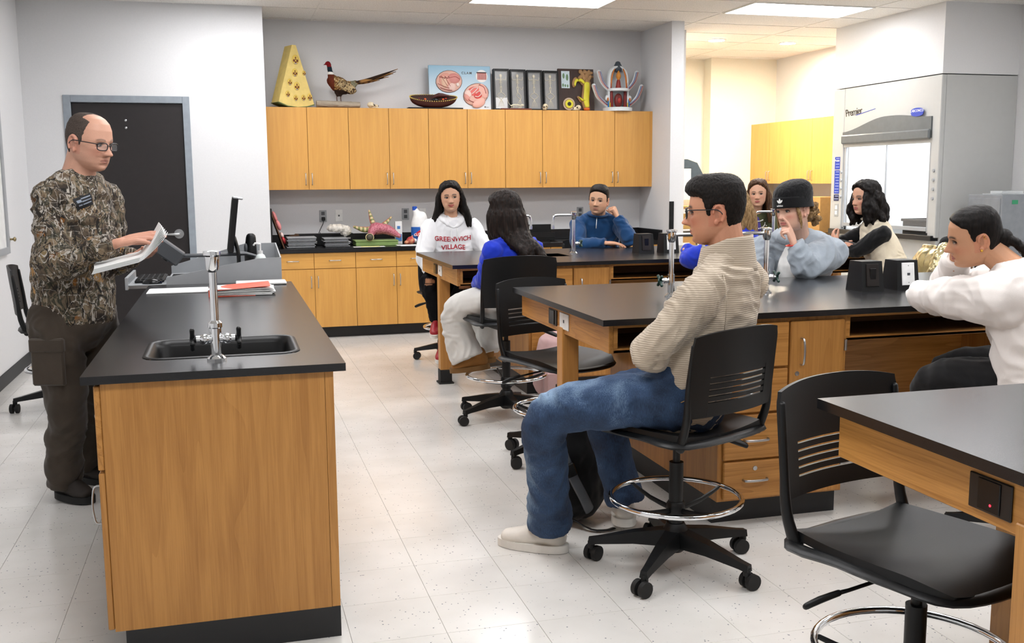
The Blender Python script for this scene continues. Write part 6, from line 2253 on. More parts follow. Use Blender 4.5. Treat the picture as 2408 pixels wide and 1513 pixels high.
        td = Vector(thumb).normalized()
        t2 = t1 + td * .034
        t3 = t2 + (td + Vector((-tcurl, .3, -.1))).normalized() * .027
        mb.tube([b, t1, t2, t3], [.0155, .0125, .0102, .0078], 10)
        mb.xform(M @ Matrix.Scale(sc, 4))
        if elbow is not None:
            e = Vector(elbow)
            mb.tube([W.lerp(e, .45), W.lerp(e, .2), W, W + Fd * .018 * sc], [(.036 * sc, .032 * sc), (.030 * sc, .025 * sc), (.026 * sc, .019 * sc), (.028 * sc, .016 * sc)], 14, up=Xt, sub=2)
        V, Nn, Fs = blob(mb, .0033, 2)
        kn = mixc(s.tone, rgb('#b85a4c'), .22)
        Mi = (M @ Matrix.Scale(sc, 4)).inverted()
        cols = []
        for p in V:
            q = Mi @ Vector(p)
            cols.append(mixc(s.tone, kn, .5 + .5 * sstep(.06, .16, q.y)))
        s.arr.append((V, Fs, cols))
        return s

    def finish(s):
        if s.body.v:
            V, Nn, Fs = blob(s.body, .014, 3)
            s.arr.append((V, Fs, [s.tone] * len(V)))
        mb = MB()
        mb.col = (1, 1, 1, 1)
        for V, Fs, cc in s.arr:
            o = len(mb.v)
            mb.v += [tuple(Vector(p) - s.og) for p in V]
            mb.f += [tuple(i + o for i in q) for q in Fs]
            mb.c += list(cc)
        s.obj = mb.build('person', M_SKIN, None, True)
        s.obj.location = s.og
        PMAT[s.obj] = Matrix.Translation(s.og)
        tag(s.obj, s.label, 'person', s.group)
        return s

    # ---- garments
    def cloth(s, name, mb, mat, voxel=.008, smooth=4, fold=.006, fs=7., extra=None, color=None, stretch=(1, 1, 1), partof=None):
        def d(p):
            q = Vector((p[0] * stretch[0], p[1] * stretch[1], p[2] * stretch[2])) * fs
            w = noise.noise(q * .5 + Vector((3, 1, 7)))
            q = q + Vector((w, w, w)) * 1.8
            r1 = 1 - 2.2 * abs(noise.noise(q))
            r2 = 1 - 2.2 * abs(noise.noise(q * 2.2 + Vector((9, 4, 2))))
            v = fold * (1.25 * r1 + .55 * r2 - .9)
            return v + (extra(p) if extra else 0)
        V, Nn, Fs = blob(mb, voxel, smooth, d if (fold or extra) else None)
        s.last = (V, Fs)
        cl = [color(p) for p in V] if color else None
        return from_arrays(name, V, Fs, mat, s.obj, cl)

    def part(s, name, mb, mat, smooth=True):
        return mb.build(name, mat, s.obj, smooth)

    def loc(s, x, y, z):
        """point given in head space"""
        return s.H @ Vector((x, y, z))

    # ---- hair
    def cap(s, t=.012, lim=None, top=0., vol=None, inset=-.010):
        """hair shell over the skull; lim(x, y) -> lowest z that carries hair"""
        o = s.ho
        jaw, wid = o.get('jaw', 1.), o.get('wid', 1.)
        nz, nu = 64, 96
        vs = []
        for i in range(nz + 1):
            z = .118 * math.cos(PI * i / nz) if i < nz else -.117
            for k in range(nu):
                p = skull_pt(z, 2 * PI * k / nu, jaw, wid)
                c = Vector((0, -.01, .01))
                n = (p - c)
                n.x *= 1.2
                n.normalize()
                m = sstep(-.007, .007, p.z - lim(p.x, p.y))
                tt = t + top * sstep(.04, .11, p.z)
                if vol: tt += vol(p)
                vs.append(p + n * lerp(inset, tt, m))
        fs = [(i * nu + k, i * nu + (k + 1) % nu, (i + 1) * nu + (k + 1) % nu, (i + 1) * nu + k) for i in range(nz) for k in range(nu)]
        fs += [tuple(range(nu))[::-1], tuple(range(nz * nu, (nz + 1) * nu))]
        mb = MB()
        mb.add(vs, fs)
        mb.xform(s.H)
        return mb

    def hair(s, mb, mat, voxel=.0045, smooth=2, amp=.004, sc=(70, 70, 9), name='hair'):
        def d(p):
            return amp * (noise.noise(Vector((p[0] * sc[0], p[1] * sc[1], p[2] * sc[2]))) + .5 * noise.noise(Vector((p[0] * sc[0] * 2.3, p[1] * sc[1] * 2.3, p[2] * sc[2] * 2))))
        V, Nn, Fs = blob(mb, voxel, smooth, d)
        return from_arrays(name, V, Fs, mat, s.obj)

    def glasses(s, mat, y=.100, z=.001, w=.026, h=.0175, temple=.0, drop=0.):
        fr = MB()
        P = lambda x, yy, zz: s.loc(x, yy, zz)
        for sx in (-1, 1):
            ring = []
            for k in range(24):
                a = 2 * PI * k / 24
                ca, sa = math.cos(a), math.sin(a)
                ring.append(P(sx * .0335 + w * math.copysign(abs(ca) ** .6, ca), y - .010 * (abs(sx * .0335 + w * ca) / .06) ** 2, z - .004 + h * math.copysign(abs(sa) ** .65, sa)))
            fr.tube(ring, .0023 * s.hs, 6, closed=True)
            fr.tube([P(sx * .0600, y - .011, z + .006), P(sx * .074, y - .03, z + .007), P(sx * .081, .03, z + .006), P(sx * .0835, -.012, z + .004), P(sx * .081, -.032, z - .014)], [.002 * s.hs] * 5, 6, sub=3)
        fr.tube([P(-.0085, y, z), P(0, y + .004, z + .003), P(.0085, y, z)], .0018 * s.hs, 6, sub=2)
        g = s.part('glasses', fr, mat)
        ln = MB()
        for sx in (-1, 1):
            vs = [P(sx * .0335 + w * math.copysign(abs(math.cos(a)) ** .6, math.cos(a)), y - .010 * (abs(sx * .0335 + w * math.cos(a)) / .06) ** 2, z - .004 + h * math.copysign(abs(math.sin(a)) ** .65, math.sin(a))) for a in [2 * PI * k / 24 for k in range(24)]]
            ln.add(vs, [tuple(range(24))])
        PMAT[g] = PMAT[s.obj]
        ln.build('lens', glass('spectacle_lens', '#ffffff', .02, .10), g)


def std_lim(front=.076, temple=.052, side=-.012, ear=.020, nape=-.085):
    def lim(x, y):
        ys = [-.2, -.075, -.04, -.03, .004, .012, .022, .036, .055, .2]
        zs = [nape, nape, nape + .02, ear, ear, side, side, temple - .004, temple, front]
        if y > .055:
            return lerp(front, temple, min(1, abs(x) / .065) ** 2)
        return float(np.interp(y, ys, zs))
    return lim


def torso(mb, pelvis, waist, chest, neck, shL, shR, rw, rc, hem=None, sh_r=.062, dp=.66):
    """trunk of a garment: rings across the shoulder axis"""
    ax = (Vector(shL) - Vector(shR)).normalized()
    pts = ([hem] if hem is not None else []) + [pelvis, waist, chest, Vector(chest).lerp(Vector(neck), .62)]
    rad = ([(rw[0] * 1.02, rw[1])] if hem is not None else []) + [rw, rw, rc, (rc[0] * .86, rc[1] * .86)]
    mb.tube(pts, rad, 24, up=ax, sub=4)
    n = Vector(neck)
    mb.tube([shR, Vector(shR).lerp(n, .55) + Vector((0, 0, .012)), n - Vector((0, 0, .015)), Vector(shL).lerp(n, .55) + Vector((0, 0, .012)), shL], [sh_r, sh_r, sh_r, sh_r, sh_r], 16, sub=3)
    return mb


def sleeve(mb, sh, el, wr, r0=.064, r1=.052, r2=.040, cuff=True):
    sh, el, wr = Vector(sh), Vector(el), Vector(wr)
    mb.tube([sh, sh.lerp(el, .5), el, el.lerp(wr, .55), wr], [r0, (r0 + r1) / 2, r1, (r1 + r2) / 2, r2], 16, sub=4, cap='start')
    return mb


def shoe(P, ankle, heel, toe, mat, sole, name='shoe', h=.085, w=.047, tall=0., laces=None, up=Vector((0, 0, 1))):
    """heel and toe on the sole line; returns upper, with sole below"""
    heel, toe, ankle = Vector(heel), Vector(toe), Vector(ankle)
    d = (toe - heel).normalized()
    sd = d.cross(up).normalized()
    u = sd.cross(d).normalized()
    Ln = (toe - heel).length
    mb = MB()
    mb.tube([heel + d * .045 + u * h * .62, heel + d * Ln * .4 + u * h * .62, heel + d * Ln * .68 + u * h * .45, heel + d * (Ln - .045) + u * h * .40], [(w * .82, h * .52), (w * .92, h * .5), (w, h * .36), (w * .9, h * .30)], 18, up=sd, sub=4)
    mb.tube([heel + d * .055 + u * h * .5, heel + d * .06 + u * (h + .01 + tall)], [(w * .8, .052), (w * .78, .047)], 16, up=sd)
    V, Nn, Fs = blob(mb, .005, 3)
    up_ = from_arrays(name, V, Fs, mat, P.obj)
    PMAT[up_] = PMAT[P.obj]
    so = MB()
    outline = []
    for k in range(28):
        a = 2 * PI * k / 28
        x = math.cos(a)
        yv = math.sin(a)
        wl = w * 1.06 * (1 - .10 * max(0, -x) - .12 * max(0, x) ** 2)
        outline.append((heel + d * (Ln * .5 + Ln * .515 * math.copysign(abs(x) ** .75, x)) + sd * wl * math.copysign(abs(yv) ** .8, yv)))
    th = h * .32
    vs = [p for p in outline] + [p + u * th for p in outline]
    n = len(outline)
    so.add(vs, [(i, (i + 1) % n, n + (i + 1) % n, n + i) for i in range(n)] + [tuple(range(n))[::-1], tuple(range(n, 2 * n))])
    so.build('sole', sole, up_, 40, fix=True)
    if laces is not None:
        lm = MB()
        for k in range(5):
            c = heel + d * (Ln * (.45 + .075 * k)) + u * h * (1.02 - .085 * k)
            lm.tube([c - sd * w * .55 - u * .012, c + u * .002, c + sd * w * .55 - u * .012], .0028, 6, sub=3)
        lm.build('laces', laces, up_, True)
    return up_


def stick_on(P, verts, faces, origin, right, up, normal, V, Fs, off=.0025, cut=.012):
    """lays flat lettering onto a garment surface"""
    bvh = BVHTree.FromPolygons([tuple(p) for p in V], Fs)
    R, U, Nn = Vector(right).normalized(), Vector(up).normalized(), Vector(normal).normalized()
    me = bpy.data.meshes.new('tmp')
    me.from_pydata([tuple(v) for v in verts], [], faces)
    bm = bmesh.new()
    bm.from_mesh(me)
    for _ in range(3):
        long_e = [e for e in bm.edges if e.calc_length() > cut]
        if not long_e: break
        bmesh.ops.subdivide_edges(bm, edges=long_e, cuts=1)
        bmesh.ops.triangulate(bm, faces=bm.faces)
    vs = [v.co.copy() for v in bm.verts]
    bm.verts.index_update()
    fs = [tuple(v.index for v in f.verts) for f in bm.faces]
    bm.free()
    bpy.data.meshes.remove(me)
    out = []
    for v in vs:
        q = Vector(origin) + R * v.x + U * v.y
        h = bvh.ray_cast(q + Nn * .25, -Nn)
        out.append((h[0] + Nn * (off + v.z)) if h[0] is not None else q)
    mb = MB()
    mb.add(out, fs)
    return mb

# ------------------------------------------------------------------ materials of clothes
M_CAMO = camo_mat()
M_CARGO = cloth('cargo_cotton', '#463d34', var=.15)
M_BEIGE = ribbed('ribbed_knit', '#c3b4a0', '#ab9c88', .0075)
M_DENIM = denim_mat('blue_denim', '#151f33', '#2f4767', '#86a0ba')
M_HOODIE = cloth('white_fleece', '#ececee', var=.03)
M_BLUE = cloth('royal_fleece', '#1a35b8', var=.1)
M_SWEAT = cloth('pale_sweats', '#d9d7d2', var=.04)
M_NAVY = cloth('navy_knit', '#163e68', var=.12)
M_GREYH = cloth('grey_marl', '#9aa3ac', var=.16, weave=300.)
M_CREAM = cloth('cream_fleece', '#e6dfda', var=.03)
M_VEST = cloth('cream_knit', '#dfd3bb', var=.05, weave=160., bump=.5)
M_BLKCL = cloth('black_cloth', '#0b0b0d', var=.2)
M_OLIVE = cloth('olive_cloth', '#4a4c30', var=.12)
M_BEANIE = cloth('beanie_knit', '#0c0c0e', var=.2, weave=120., bump=.6)
M_WSOLE = plain('white_sole', '#e6e2da', .6)
M_WSHOE = plain('white_leather', '#ded8ce', .5)
M_TAN = plain('tan_suede', '#9a6a35', .9, bump=.3, bscale=200.)
M_TANS = plain('tan_sole', '#7d5a30', .8)
M_DSHOE = plain('dark_boot', '#2b241f', .7)
M_REDSH = attr_mat('red_trainer', .4)
M_HBLACK = hair_mat('black_hair', '#070605', '#1d1613')
M_HDARK = hair_mat('dark_brown_hair', '#0d0907', '#2a1c15')
M_HBROWN = hair_mat('brown_hair', '#2c1c12', '#6a4a30')
M_HBLOND = hair_mat('fair_hair', '#6a5030', '#b8966a', (120, 120, 20))
M_HSHORT = hair_mat('short_hair', '#0b0908', '#241c17', (160, 160, 60), .5)
M_HTEACH = hair_mat('cropped_hair', '#3a332f', '#6a5d54', (260, 260, 200), .7)
M_SPEC = plain('spectacle_black', '#1b1d22', .3)

# ================================================================== 1 teacher
P = Person('man in camouflage shirt standing behind the desk turning over papers', (-.72, 5.05, 0), '#d9a58c', None)
F = Vector((.82, -.57, 0))
Lf = Vector((.57, .82, 0))
T_sh = {'R': Vector((-.745, 4.885, 1.42)), 'L': Vector((-.55, 5.14, 1.415))}
T_el = {'R': Vector((-.745, 4.80, 1.125)), 'L': Vector((-.53, 5.12, 1.13))}
T_wr = {'R': Vector((-.475, 4.715, 1.222)), 'L': Vector((-.43, 4.90, 1.150))}
P.limb([(-.70, 5.03, .88), (-.69, 5.02, 1.1), (-.66, 5.01, 1.33), (-.645, 5.01, 1.48)], [.14, .14, .14, .07])
for s in 'RL': P.limb([T_sh[s], T_el[s], T_wr[s]], [.05, .042, .03])
P.limb([(-.765, 4.95, .9), (-.745, 4.96, .5), (-.79, 5.03, .1)], [.085, .06, .045])
P.limb([(-.63, 5.11, .9), (-.66, 5.2, .5), (-.73, 5.32, .1)], [.085, .06, .045])
P.head((-.583, 4.972, 1.668), -36, -11, 0, 1.07, neck=(-.648, 5.005, 1.50), hairc='#3a302a', brow=.75, stubble=.2, voxel=.0028, jaw=1.08, wid=1.0, nose=1.12, neck_r=.064, blush=.5, gaze=(0, -.8), lip=.85, lipc='#c08474')
P.hand(T_wr['R'] + Vector((.015, 0, .004)), (.93, -.12, .22), (-.1, -.35, .93), 'R', per=[(.10, .18, .1), (.16, .2, .12), (.25, .25, .15), (.35, .3, .2)], thumb=(.35, .9, -.45), elbow=T_el['R'], sc=1.04, spread=.05)
P.hand(T_wr['L'], (.72, -.68, .05), (.05, .25, -.97), 'L', curl=(.5, .6, .4), thumb=(.5, .7, -.4), elbow=T_el['L'], sc=1.04)
P.finish()
mb = torso(MB(), (-.70, 5.03, .93), (-.69, 5.015, 1.09), (-.665, 5.01, 1.29), (-.648, 5.005, 1.505), T_sh['L'], T_sh['R'], (.195, .160), (.19, .145), hem=(-.705, 5.035, .875), sh_r=.066)
sleeve(mb, T_sh['R'], T_el['R'], T_wr['R'], .080, .074, .050)
sleeve(mb, T_sh['L'], T_el['L'], T_wr['L'], .078, .074, .048)
P.cloth('camouflage_shirt', mb, M_CAMO, .0085, 5, .011, 6.)
V, Fs = P.last
ring = [P.loc(.070 * math.cos(a), -.028 + .075 * math.sin(a), -.152 + (.018 if math.sin(a) < 0 else -.010) * abs(math.sin(a))) for a in [2 * PI * k / 28 for k in range(28)]]
P.part('neckband', MB().tube(ring, .008, 8, closed=True), cloth('camo_band', '#4a4238'))
ptc = MB()
for k in range(9):
    for j in range(7): pass
pv, pf = [], []
nx, ny = 8, 6
for i in range(nx + 1):
    for j in range(ny + 1): pv.append(Vector(((i / nx - .5) * .082, (j / ny - .5) * .052, 0)))
for i in range(nx):
    for j in range(ny): pf.append((i * (ny + 1) + j, (i + 1) * (ny + 1) + j, (i + 1) * (ny + 1) + j + 1, i * (ny + 1) + j + 1))
po = Vector((-.60, 4.86, 1.405))
pr_, pu_ = (Lf * -1 + Vector((0, 0, .35))) * -1, Vector((-.2, -.1, 1))
badge = P.part('chest_patch', stick_on(P, pv, pf, po, (.75, .45, .3), (-.25, -.1, 1), (F.x * .75 + .0, F.y - .5, .1), V, Fs, .003), plain('patch_black', '#111318', .7), 40)
PMAT[badge] = PMAT[P.obj]
lns = MB()
for dx, dy, l, w in ((.012, .016, .045, .005), (.012, .003, .045, .005), (.012, -.010, .045, .005), (-.022, .008, .02, .012), (-.022, -.01, .016, .006)):
    lv = [Vector((dx - l / 2 + l * i / 4, dy - w / 2 + w * j, 0)) for i in range(5) for j in range(2)]
    lf = [(i * 2, (i + 1) * 2, (i + 1) * 2 + 1, i * 2 + 1) for i in range(4)]
    m_ = stick_on(P, lv, lf, po, (.75, .45, .3), (-.25, -.1, 1), (F.x * .75, F.y - .5, .1), V, Fs, .0045)
    lns.add(m_.v, m_.f)
lns.build('patch_marks', plain('patch_mark', '#8d97a6', .7), badge)
mb = MB().tube([(-.70, 5.03, .96), (-.70, 5.03, .84)], [(.19, .15), (.185, .15)], 22, up=Lf)
mb.tube([(-.775, 4.955, .88), (-.765, 4.955, .68), (-.752, 4.965, .48), (-.785, 5.015, .22), (-.795, 5.035, .075)], [.118, .108, .092, .082, .078], 18, sub=4, cap='start')
mb.tube([(-.63, 5.11, .88), (-.645, 5.15, .68), (-.665, 5.21, .48), (-.70, 5.28, .22), (-.735, 5.32, .08)], [.115, .105, .09, .08, .076], 18, sub=4, cap='start')
P.cloth('cargo_trousers', mb, M_CARGO, .009, 4, .011, 6.)
pk = MB()
pk.box(-.012, .012, -.075, .075, -.17, 0, .008).box(-.016, .014, -.08, .08, -.02, .045, .008)
pk.xform(Matrix.Translation((-.80, 4.858, .755)) @ Matrix.Rotation(math.radians(72), 4, 'Z'))
P.part('cargo_pocket', pk, M_CARGO, 40)
shoe(P, (-.79, 5.03, .1), (-.835, 5.075, .012), (-.665, 4.925, .004), M_DSHOE, M_RUBBER, h=.10, w=.05)
shoe(P, (-.73, 5.32, .1), (-.77, 5.37, .0), (-.60, 5.22, .0), M_DSHOE, M_RUBBER, h=.10, w=.05)
lim_t = lambda x, y: float(np.interp(y, [-.2, -.075, -.04, -.03, .004, .012, .024, .034, .05, .2], [-.085, -.085, -.065, .02, .02, -.02, -.01, .045, .13, .2])) if abs(x) > .052 else float(np.interp(y, [-.2, -.08, -.02, .015, .2], [-.085, -.085, .06, .13, .2]))
P.hair(P.cap(.0025, lim_t), M_HTEACH, .0038, 1, .0010, (160, 160, 160))
P.glasses(M_SPEC, .104, .0, .025, .0155)
# the papers he turns
t = thing('handout_stack', 'stack of white handouts held open in the hands of the man in camouflage', 'paper', (-.45, 4.74, 1.10))
for k in range(7):
    def sheet(u, v, k=k):
        x = lerp(-.565, -.375, min(1, u / .62)) if u < .62 else lerp(-.375, -.262 - .004 * k, (u - .62) / .38)
        z = 1.108 + .045 * min(1, u / .62) if u < .62 else 1.153 + (.105 + .004 * k) * ((u - .62) / .38) ** 1.25
        y = lerp(4.60, 4.80, v) + .02 * u
        return (x - .004 * k * (v - .5), y, z + .0035 * k + .012 * (v - .5))
    part('sheet', MB().grid(sheet, 18, 5, .0018), M_PAPER, t, 40)

# ================================================================== 2 white hoodie
P = Person('student in white hoodie with red lettering and long black hair', (1.79, 8.24, 0), '#d3a283')
sR, sL = Vector((1.605, 8.25, 1.105)), Vector((1.965, 8.25, 1.105))
eR, eL = Vector((1.525, 8.12, .885)), Vector((2.045, 8.12, .885))
wR, wL = Vector((1.555, 7.99, .745)), Vector((1.94, 8.03, .72))
P.limb([(1.79, 8.26, .66), (1.79, 8.25, .85), (1.785, 8.24, 1.05), (1.775, 8.23, 1.17)], [.11, .11, .12, .055])
P.limb([sR, eR, wR], [.042, .036, .026]).limb([sL, eL, wL], [.042, .036, .026])
kR, kL = Vector((1.505, 7.82, .695)), Vector((1.77, 7.78, .645))
aR, aL = Vector((1.585, 7.96, .355)), Vector((1.64, 7.98, .15))
P.limb([(1.71, 8.2, .66), kR, aR], [.07, .05, .036]).limb([(1.87, 8.2, .66), kL, aL], [.07, .05, .036])
P.head((1.762, 8.165, 1.352), -101, -2, 3, 1.0, neck=(1.777, 8.225, 1.175), hairc='#120e0c', brow=1.3, voxel=.0034, gaze=(-.9, .1), smile=1.6, lipc='#b0524e', nose=1.02, blush=.3)
P.hand(wR, (.1, -.6, -.6), (-.3, -.6, .7), 'R', elbow=eR, sc=.9).hand(wL, (-.3, -.5, -.6), (.3, -.6, .7), 'L', elbow=eL, sc=.9)
P.finish()
mb = torso(MB(), (1.79, 8.265, .70), (1.79, 8.25, .85), (1.785, 8.24, 1.0), (1.777, 8.225, 1.165), sL, sR, (.185, .135), (.185, .125), sh_r=.062)
sleeve(mb, sR, eR, wR, .078, .072, .046)
sleeve(mb, sL, eL, wL, .078, .072, .046)
P.cloth('hoodie', mb, M_HOODIE, .0085, 4, .008, 7.)
V, Fs = P.last
mb = MB().tube([(1.72, 8.175, 1.16), (1.70, 8.26, 1.205), (1.775, 8.32, 1.195), (1.85, 8.26, 1.205), (1.835, 8.175, 1.16), (1.777, 8.135, 1.105)], [(.03, .045), (.034, .05), (.04, .05), (.034, .05), (.03, .045), (.012, .02)], 12, up=(0, 0, 1), sub=4, closed=True)
P.cloth('hood', mb, M_HOODIE, .007, 3, .005, 10.)
for dx in (-.022, .022): P.part('drawstring', MB().tube([(1.777 + dx, 8.105, 1.10), (1.777 + dx * 1.3, 8.098, 1.04), (1.777 + dx * 1.2, 8.096, .985)], .0035, 6, sub=3), M_WHITE)
M_REDINK = plain('red_print', '#b3202e', .7)
M_CAPS = []


def arched(P, txt, size, origin, right, up, normal, V, Fs, mat, name, arc=0., spacing=1.):
    vs, fs = text_mesh(txt, size, mat, 0., 'CENTER', .0012, spacing)
    w = max(v.x for v in vs)
    vs = [Vector((v.x, v.y - arc * (v.x / w) ** 2, 0)) for v in vs]
    o = P.part(name, stick_on(P, vs, fs, origin, right, up, normal, V, Fs, .003), mat, None)
    return o


arched(P, 'GREENWICH', .053, (1.772, 8.1, 1.010), (1, 0, 0), (0, 0, 1), (-.05, -1, .05), V, Fs, M_REDINK, 'lettering', -.012)
arched(P, 'VILLAGE', .053, (1.772, 8.1, .950), (1, 0, 0), (0, 0, 1), (-.05, -1, .05), V, Fs, M_REDINK, 'lettering', .010)
tone = rgb('#b98766')


def ripped(kn, kn2):
    def f(p):
        for k, (w, h, dz) in ((kn, (.055, .028, -.012)), (kn2, (.05, .02, .0))):
            dx, dy, dz_ = p[0] - k[0], p[1] - k[1], p[2] - k[2] - dz
            if dy < .02 and (dx / w) ** 2 + (dz_ / h) ** 2 < 1:
                return tone if abs(dz_ + .012) > .003 else rgb('#0c0c0e')
        return rgb('#101013')
    return f


mb = MB().tube([(1.79, 8.28, .72), (1.79, 8.27, .63)], [(.16, .13), (.17, .14)], 20, up=(1, 0, 0))
mb.tube([(1.71, 8.24, .665), (1.63, 8.05, .69), kR, (1.56, 7.90, .52), aR + Vector((0, 0, .015))], [.095, .085, .078, .068, .052], 16, sub=4, cap='start')
mb.tube([(1.87, 8.24, .655), (1.84, 8.02, .66), kL, (1.71, 7.88, .42), aL + Vector((0, 0, .02))], [.095, .085, .075, .066, .052], 16, sub=4, cap='start')
P.cloth('ripped_jeans', mb, attr_mat('black_jeans', .85, .15), .007, 3, .006, 8., color=ripped(kR + Vector((-.02, -.07, .02)), kL + Vector((0, -.07, .01))))


def red_shoe(P, ank, heel, toe):
    up_ = shoe(P, ank, heel, toe, plain('trainer_red', '#a5202c', .4), M_WSOLE, h=.085, w=.042, tall=.03, laces=plain('lace_red', '#c23a44', .6))
    d = (Vector(toe) - Vector(heel)).normalized()
    tb = MB().ell(Vector(toe) - d * .05 + Vector((0, 0, .036)), (.036, .036, .022))
    tb.build('toe_box', M_WHITE, up_, True)


red_shoe(P, aR, (1.60, 8.02, .290), (1.535, 7.80, .245))
red_shoe(P, aL, (1.66, 8.03, .075), (1.575, 7.83, .035))
mb = P.cap(.012, std_lim(.082, .046, .02, .03, -.1), vol=lambda p: .008)
for sx, x0 in ((-1, 1.), (1, 1.)):
    for k in range(4):
        a = .2 + k * .42
        mb.tube([P.loc(sx * .066 * math.cos(a * .6), -.01 - .03 * k, .07), P.loc(sx * (.092 - .006 * k), -.015 - .03 * k, .0), P.loc(sx * (.105 - .01 * k), -.02 - .03 * k, -.09), P.loc(sx * (.135 - .012 * k), -.02 - .025 * k, -.17), P.loc(sx * (.150 - .02 * k), .0 - .025 * k, -.245)], [.022, .028, .032, .030, .012], 10, sub=3)
P.hair(mb, M_HBLACK, .005, 2, .006, (50, 50, 14))

# ================================================================== 3 blue sweatshirt, long straight hair
P = Person('student in royal blue sweatshirt and pale sweatpants with waist-length dark hair', (1.68, 6.06, 0), '#d6a78c')
sL, sR = Vector((1.555, 5.99, 1.055)), Vector((1.845, 6.12, 1.06))
eL, eR = Vector((1.515, 6.03, .885)), Vector((1.865, 6.28, .87))
wL, wR = Vector((1.515, 6.22, .83)), Vector((1.58, 6.36, .80))
P.limb([(1.69, 6.05, .72), (1.69, 6.05, .88), (1.695, 6.06, 1.02), (1.70, 6.07, 1.12)], [.11, .11, .115, .055])
P.limb([sL, eL, wL], [.042, .036, .026]).limb([sR, eR, wR], [.042, .036, .026])
kL, kR = Vector((1.375, 6.23, .665)), Vector((1.58, 6.46, .64))
aL, aR = Vector((1.455, 6.22, .355)), Vector((1.62, 6.38, .36))
P.limb([(1.62, 6.03, .72), kL, aL], [.075, .055, .038]).limb([(1.74, 6.10, .72), kR, aR], [.075, .055, .038])
P.head((1.655, 6.10, 1.288), 138, -4, 0, .98, neck=(1.70, 6.07, 1.12), voxel=.004)
P.hand(wL, (-.05, .35, -.95), (-.85, -.45, .1), 'L', curl=(.35, .4, .3), elbow=eL, sc=.92).hand(wR, (-.75, -.45, -.45), (-.1, .2, .95), 'R', curl=(.5, .5, .3), elbow=eR, sc=.9)
P.finish()
mb = torso(MB(), (1.69, 6.05, .74), (1.69, 6.05, .88), (1.695, 6.06, 1.0), (1.70, 6.07, 1.125), sL, sR, (.165, .125), (.165, .12), sh_r=.058)
sleeve(mb, sL, eL, wL, .07, .062, .046)
sleeve(mb, sR, eR, wR, .07, .062, .046)
P.cloth('sweatshirt', mb, M_BLUE, .0085, 4, .009, 8.)
mb = MB().tube([(1.68, 6.04, .78), (1.68, 6.04, .70)], [(.165, .135), (.18, .15)], 20, up=(.9, .42, 0))
mb.tube([(1.62, 6.02, .725), (1.50, 6.10, .735), kL, (1.39, 6.24, .50), aL + Vector((-.02, -.02, .005))], [.105, .10, .092, .10, .108], 18, sub=4, cap='start')
mb.tube([(1.74, 6.10, .72), (1.66, 6.28, .72), kR, (1.60, 6.42, .48), aR], [.105, .095, .085, .088, .095], 18, sub=4, cap='start')
P.cloth('sweatpants', mb, M_SWEAT, .0085, 4, .008, 6.)
shoe(P, aL, (1.575, 6.185, .292), (1.335, 6.265, .262), M_TAN, M_TANS, h=.10, w=.052)
shoe(P, aR, (1.66, 6.36, .30), (1.44, 6.47, .275), M_TAN, M_TANS, h=.10, w=.05)
mb = P.cap(.016, std_lim(.08, .05, .0, .0, -.1), vol=lambda p: .006)
for k in range(11):
    a = -1.9 + k * .38
    x, y = .080 * math.sin(a), -.012 - .090 * math.cos(a)
    top = P.loc(x * .8, y * .8, .06)
    m1 = P.loc(x * 1.16, y * 1.12, -.03)
    m2 = P.loc(x * 1.2, y * 1.2, -.13)
    lowx = Vector((1.74 + .055 * math.sin(a) + .03, 5.925 + .02 * math.cos(a), 1.06))
    end = Vector((1.80 + .075 * math.sin(a), 5.905 + .012 * math.cos(a * 2), .93 + .03 * math.cos(k)))
    mb.tube([top, m1, m2, lowx, end], [.02, .030, .034, .032, .014], 10, sub=4)
mb.tube([P.loc(.06, .045, .06), P.loc(.080, .055, -.02), P.loc(.078, .05, -.10), P.loc(.085, .03, -.19)], [.014, .022, .025, .014], 10, sub=3)
mb.tube([P.loc(-.06, .045, .06), P.loc(-.080, .06, -.02), P.loc(-.080, .055, -.10), P.loc(-.085, .04, -.20)], [.014, .024, .028, .016], 10, sub=3)
P.hair(mb, M_HDARK, .0055, 2, .005, (90, 90, 4))

# ================================================================== 4 navy pullover
P = Person('young man in navy quarter-zip resting his cheek on his fist', (3.08, 8.3, 0), '#d8a888')
sR, sL = Vector((2.875, 8.20, 1.105)), Vector((3.215, 8.10, 1.105))
eR, eL = Vector((2.825, 8.03, .945)), Vector((3.225, 7.875, .985))
wR, wL = Vector((3.00, 7.87, .965)), Vector((3.150, 7.975, 1.165))
P.limb([(3.08, 8.3, .64), (3.08, 8.27, .85), (3.06, 8.20, 1.05), (3.045, 8.165, 1.16)], [.12, .12, .13, .058])
P.limb([sR, eR, wR], [.045, .038, .028]).limb([sL, eL, wL], [.045, .038, .028])
for x in (2.99, 3.15): P.limb([(x, 8.28, .64), (x - .05, 7.93, .64), (x - .05, 8.0, .3)], [.075, .055, .04])
P.head((3.022, 8.085, 1.312), -124, -2, -5, 1.0, neck=(3.047, 8.165, 1.165), hairc='#140f0c', brow=1.3, voxel=.0034, stubble=.45, gaze=(-.6, 0), nose=1.05, jaw=1.05, neck_r=.058)
P.hand(wL, (-.35, .1, .93), (.75, -.6, .1), 'L', curl=(1.45, 1.5, .9), thumb=(-.2, .75, -.6), elbow=eL)
P.hand(wR, (.9, -.1, -.05), (0, -.1, 1), 'R', curl=(.2, .25, .2), elbow=eR)
P.finish()
mb = torso(MB(), (3.08, 8.3, .68), (3.08, 8.27, .85), (3.06, 8.21, 1.0), (3.047, 8.17, 1.155), sL, sR, (.18, .13), (.19, .125), sh_r=.06)
sleeve(mb, sR, eR, wR, .072, .062, .044)
sleeve(mb, sL, eL, wL, .074, .066, .044)
P.cloth('pullover', mb, M_NAVY, .008, 4, .009, 8.)
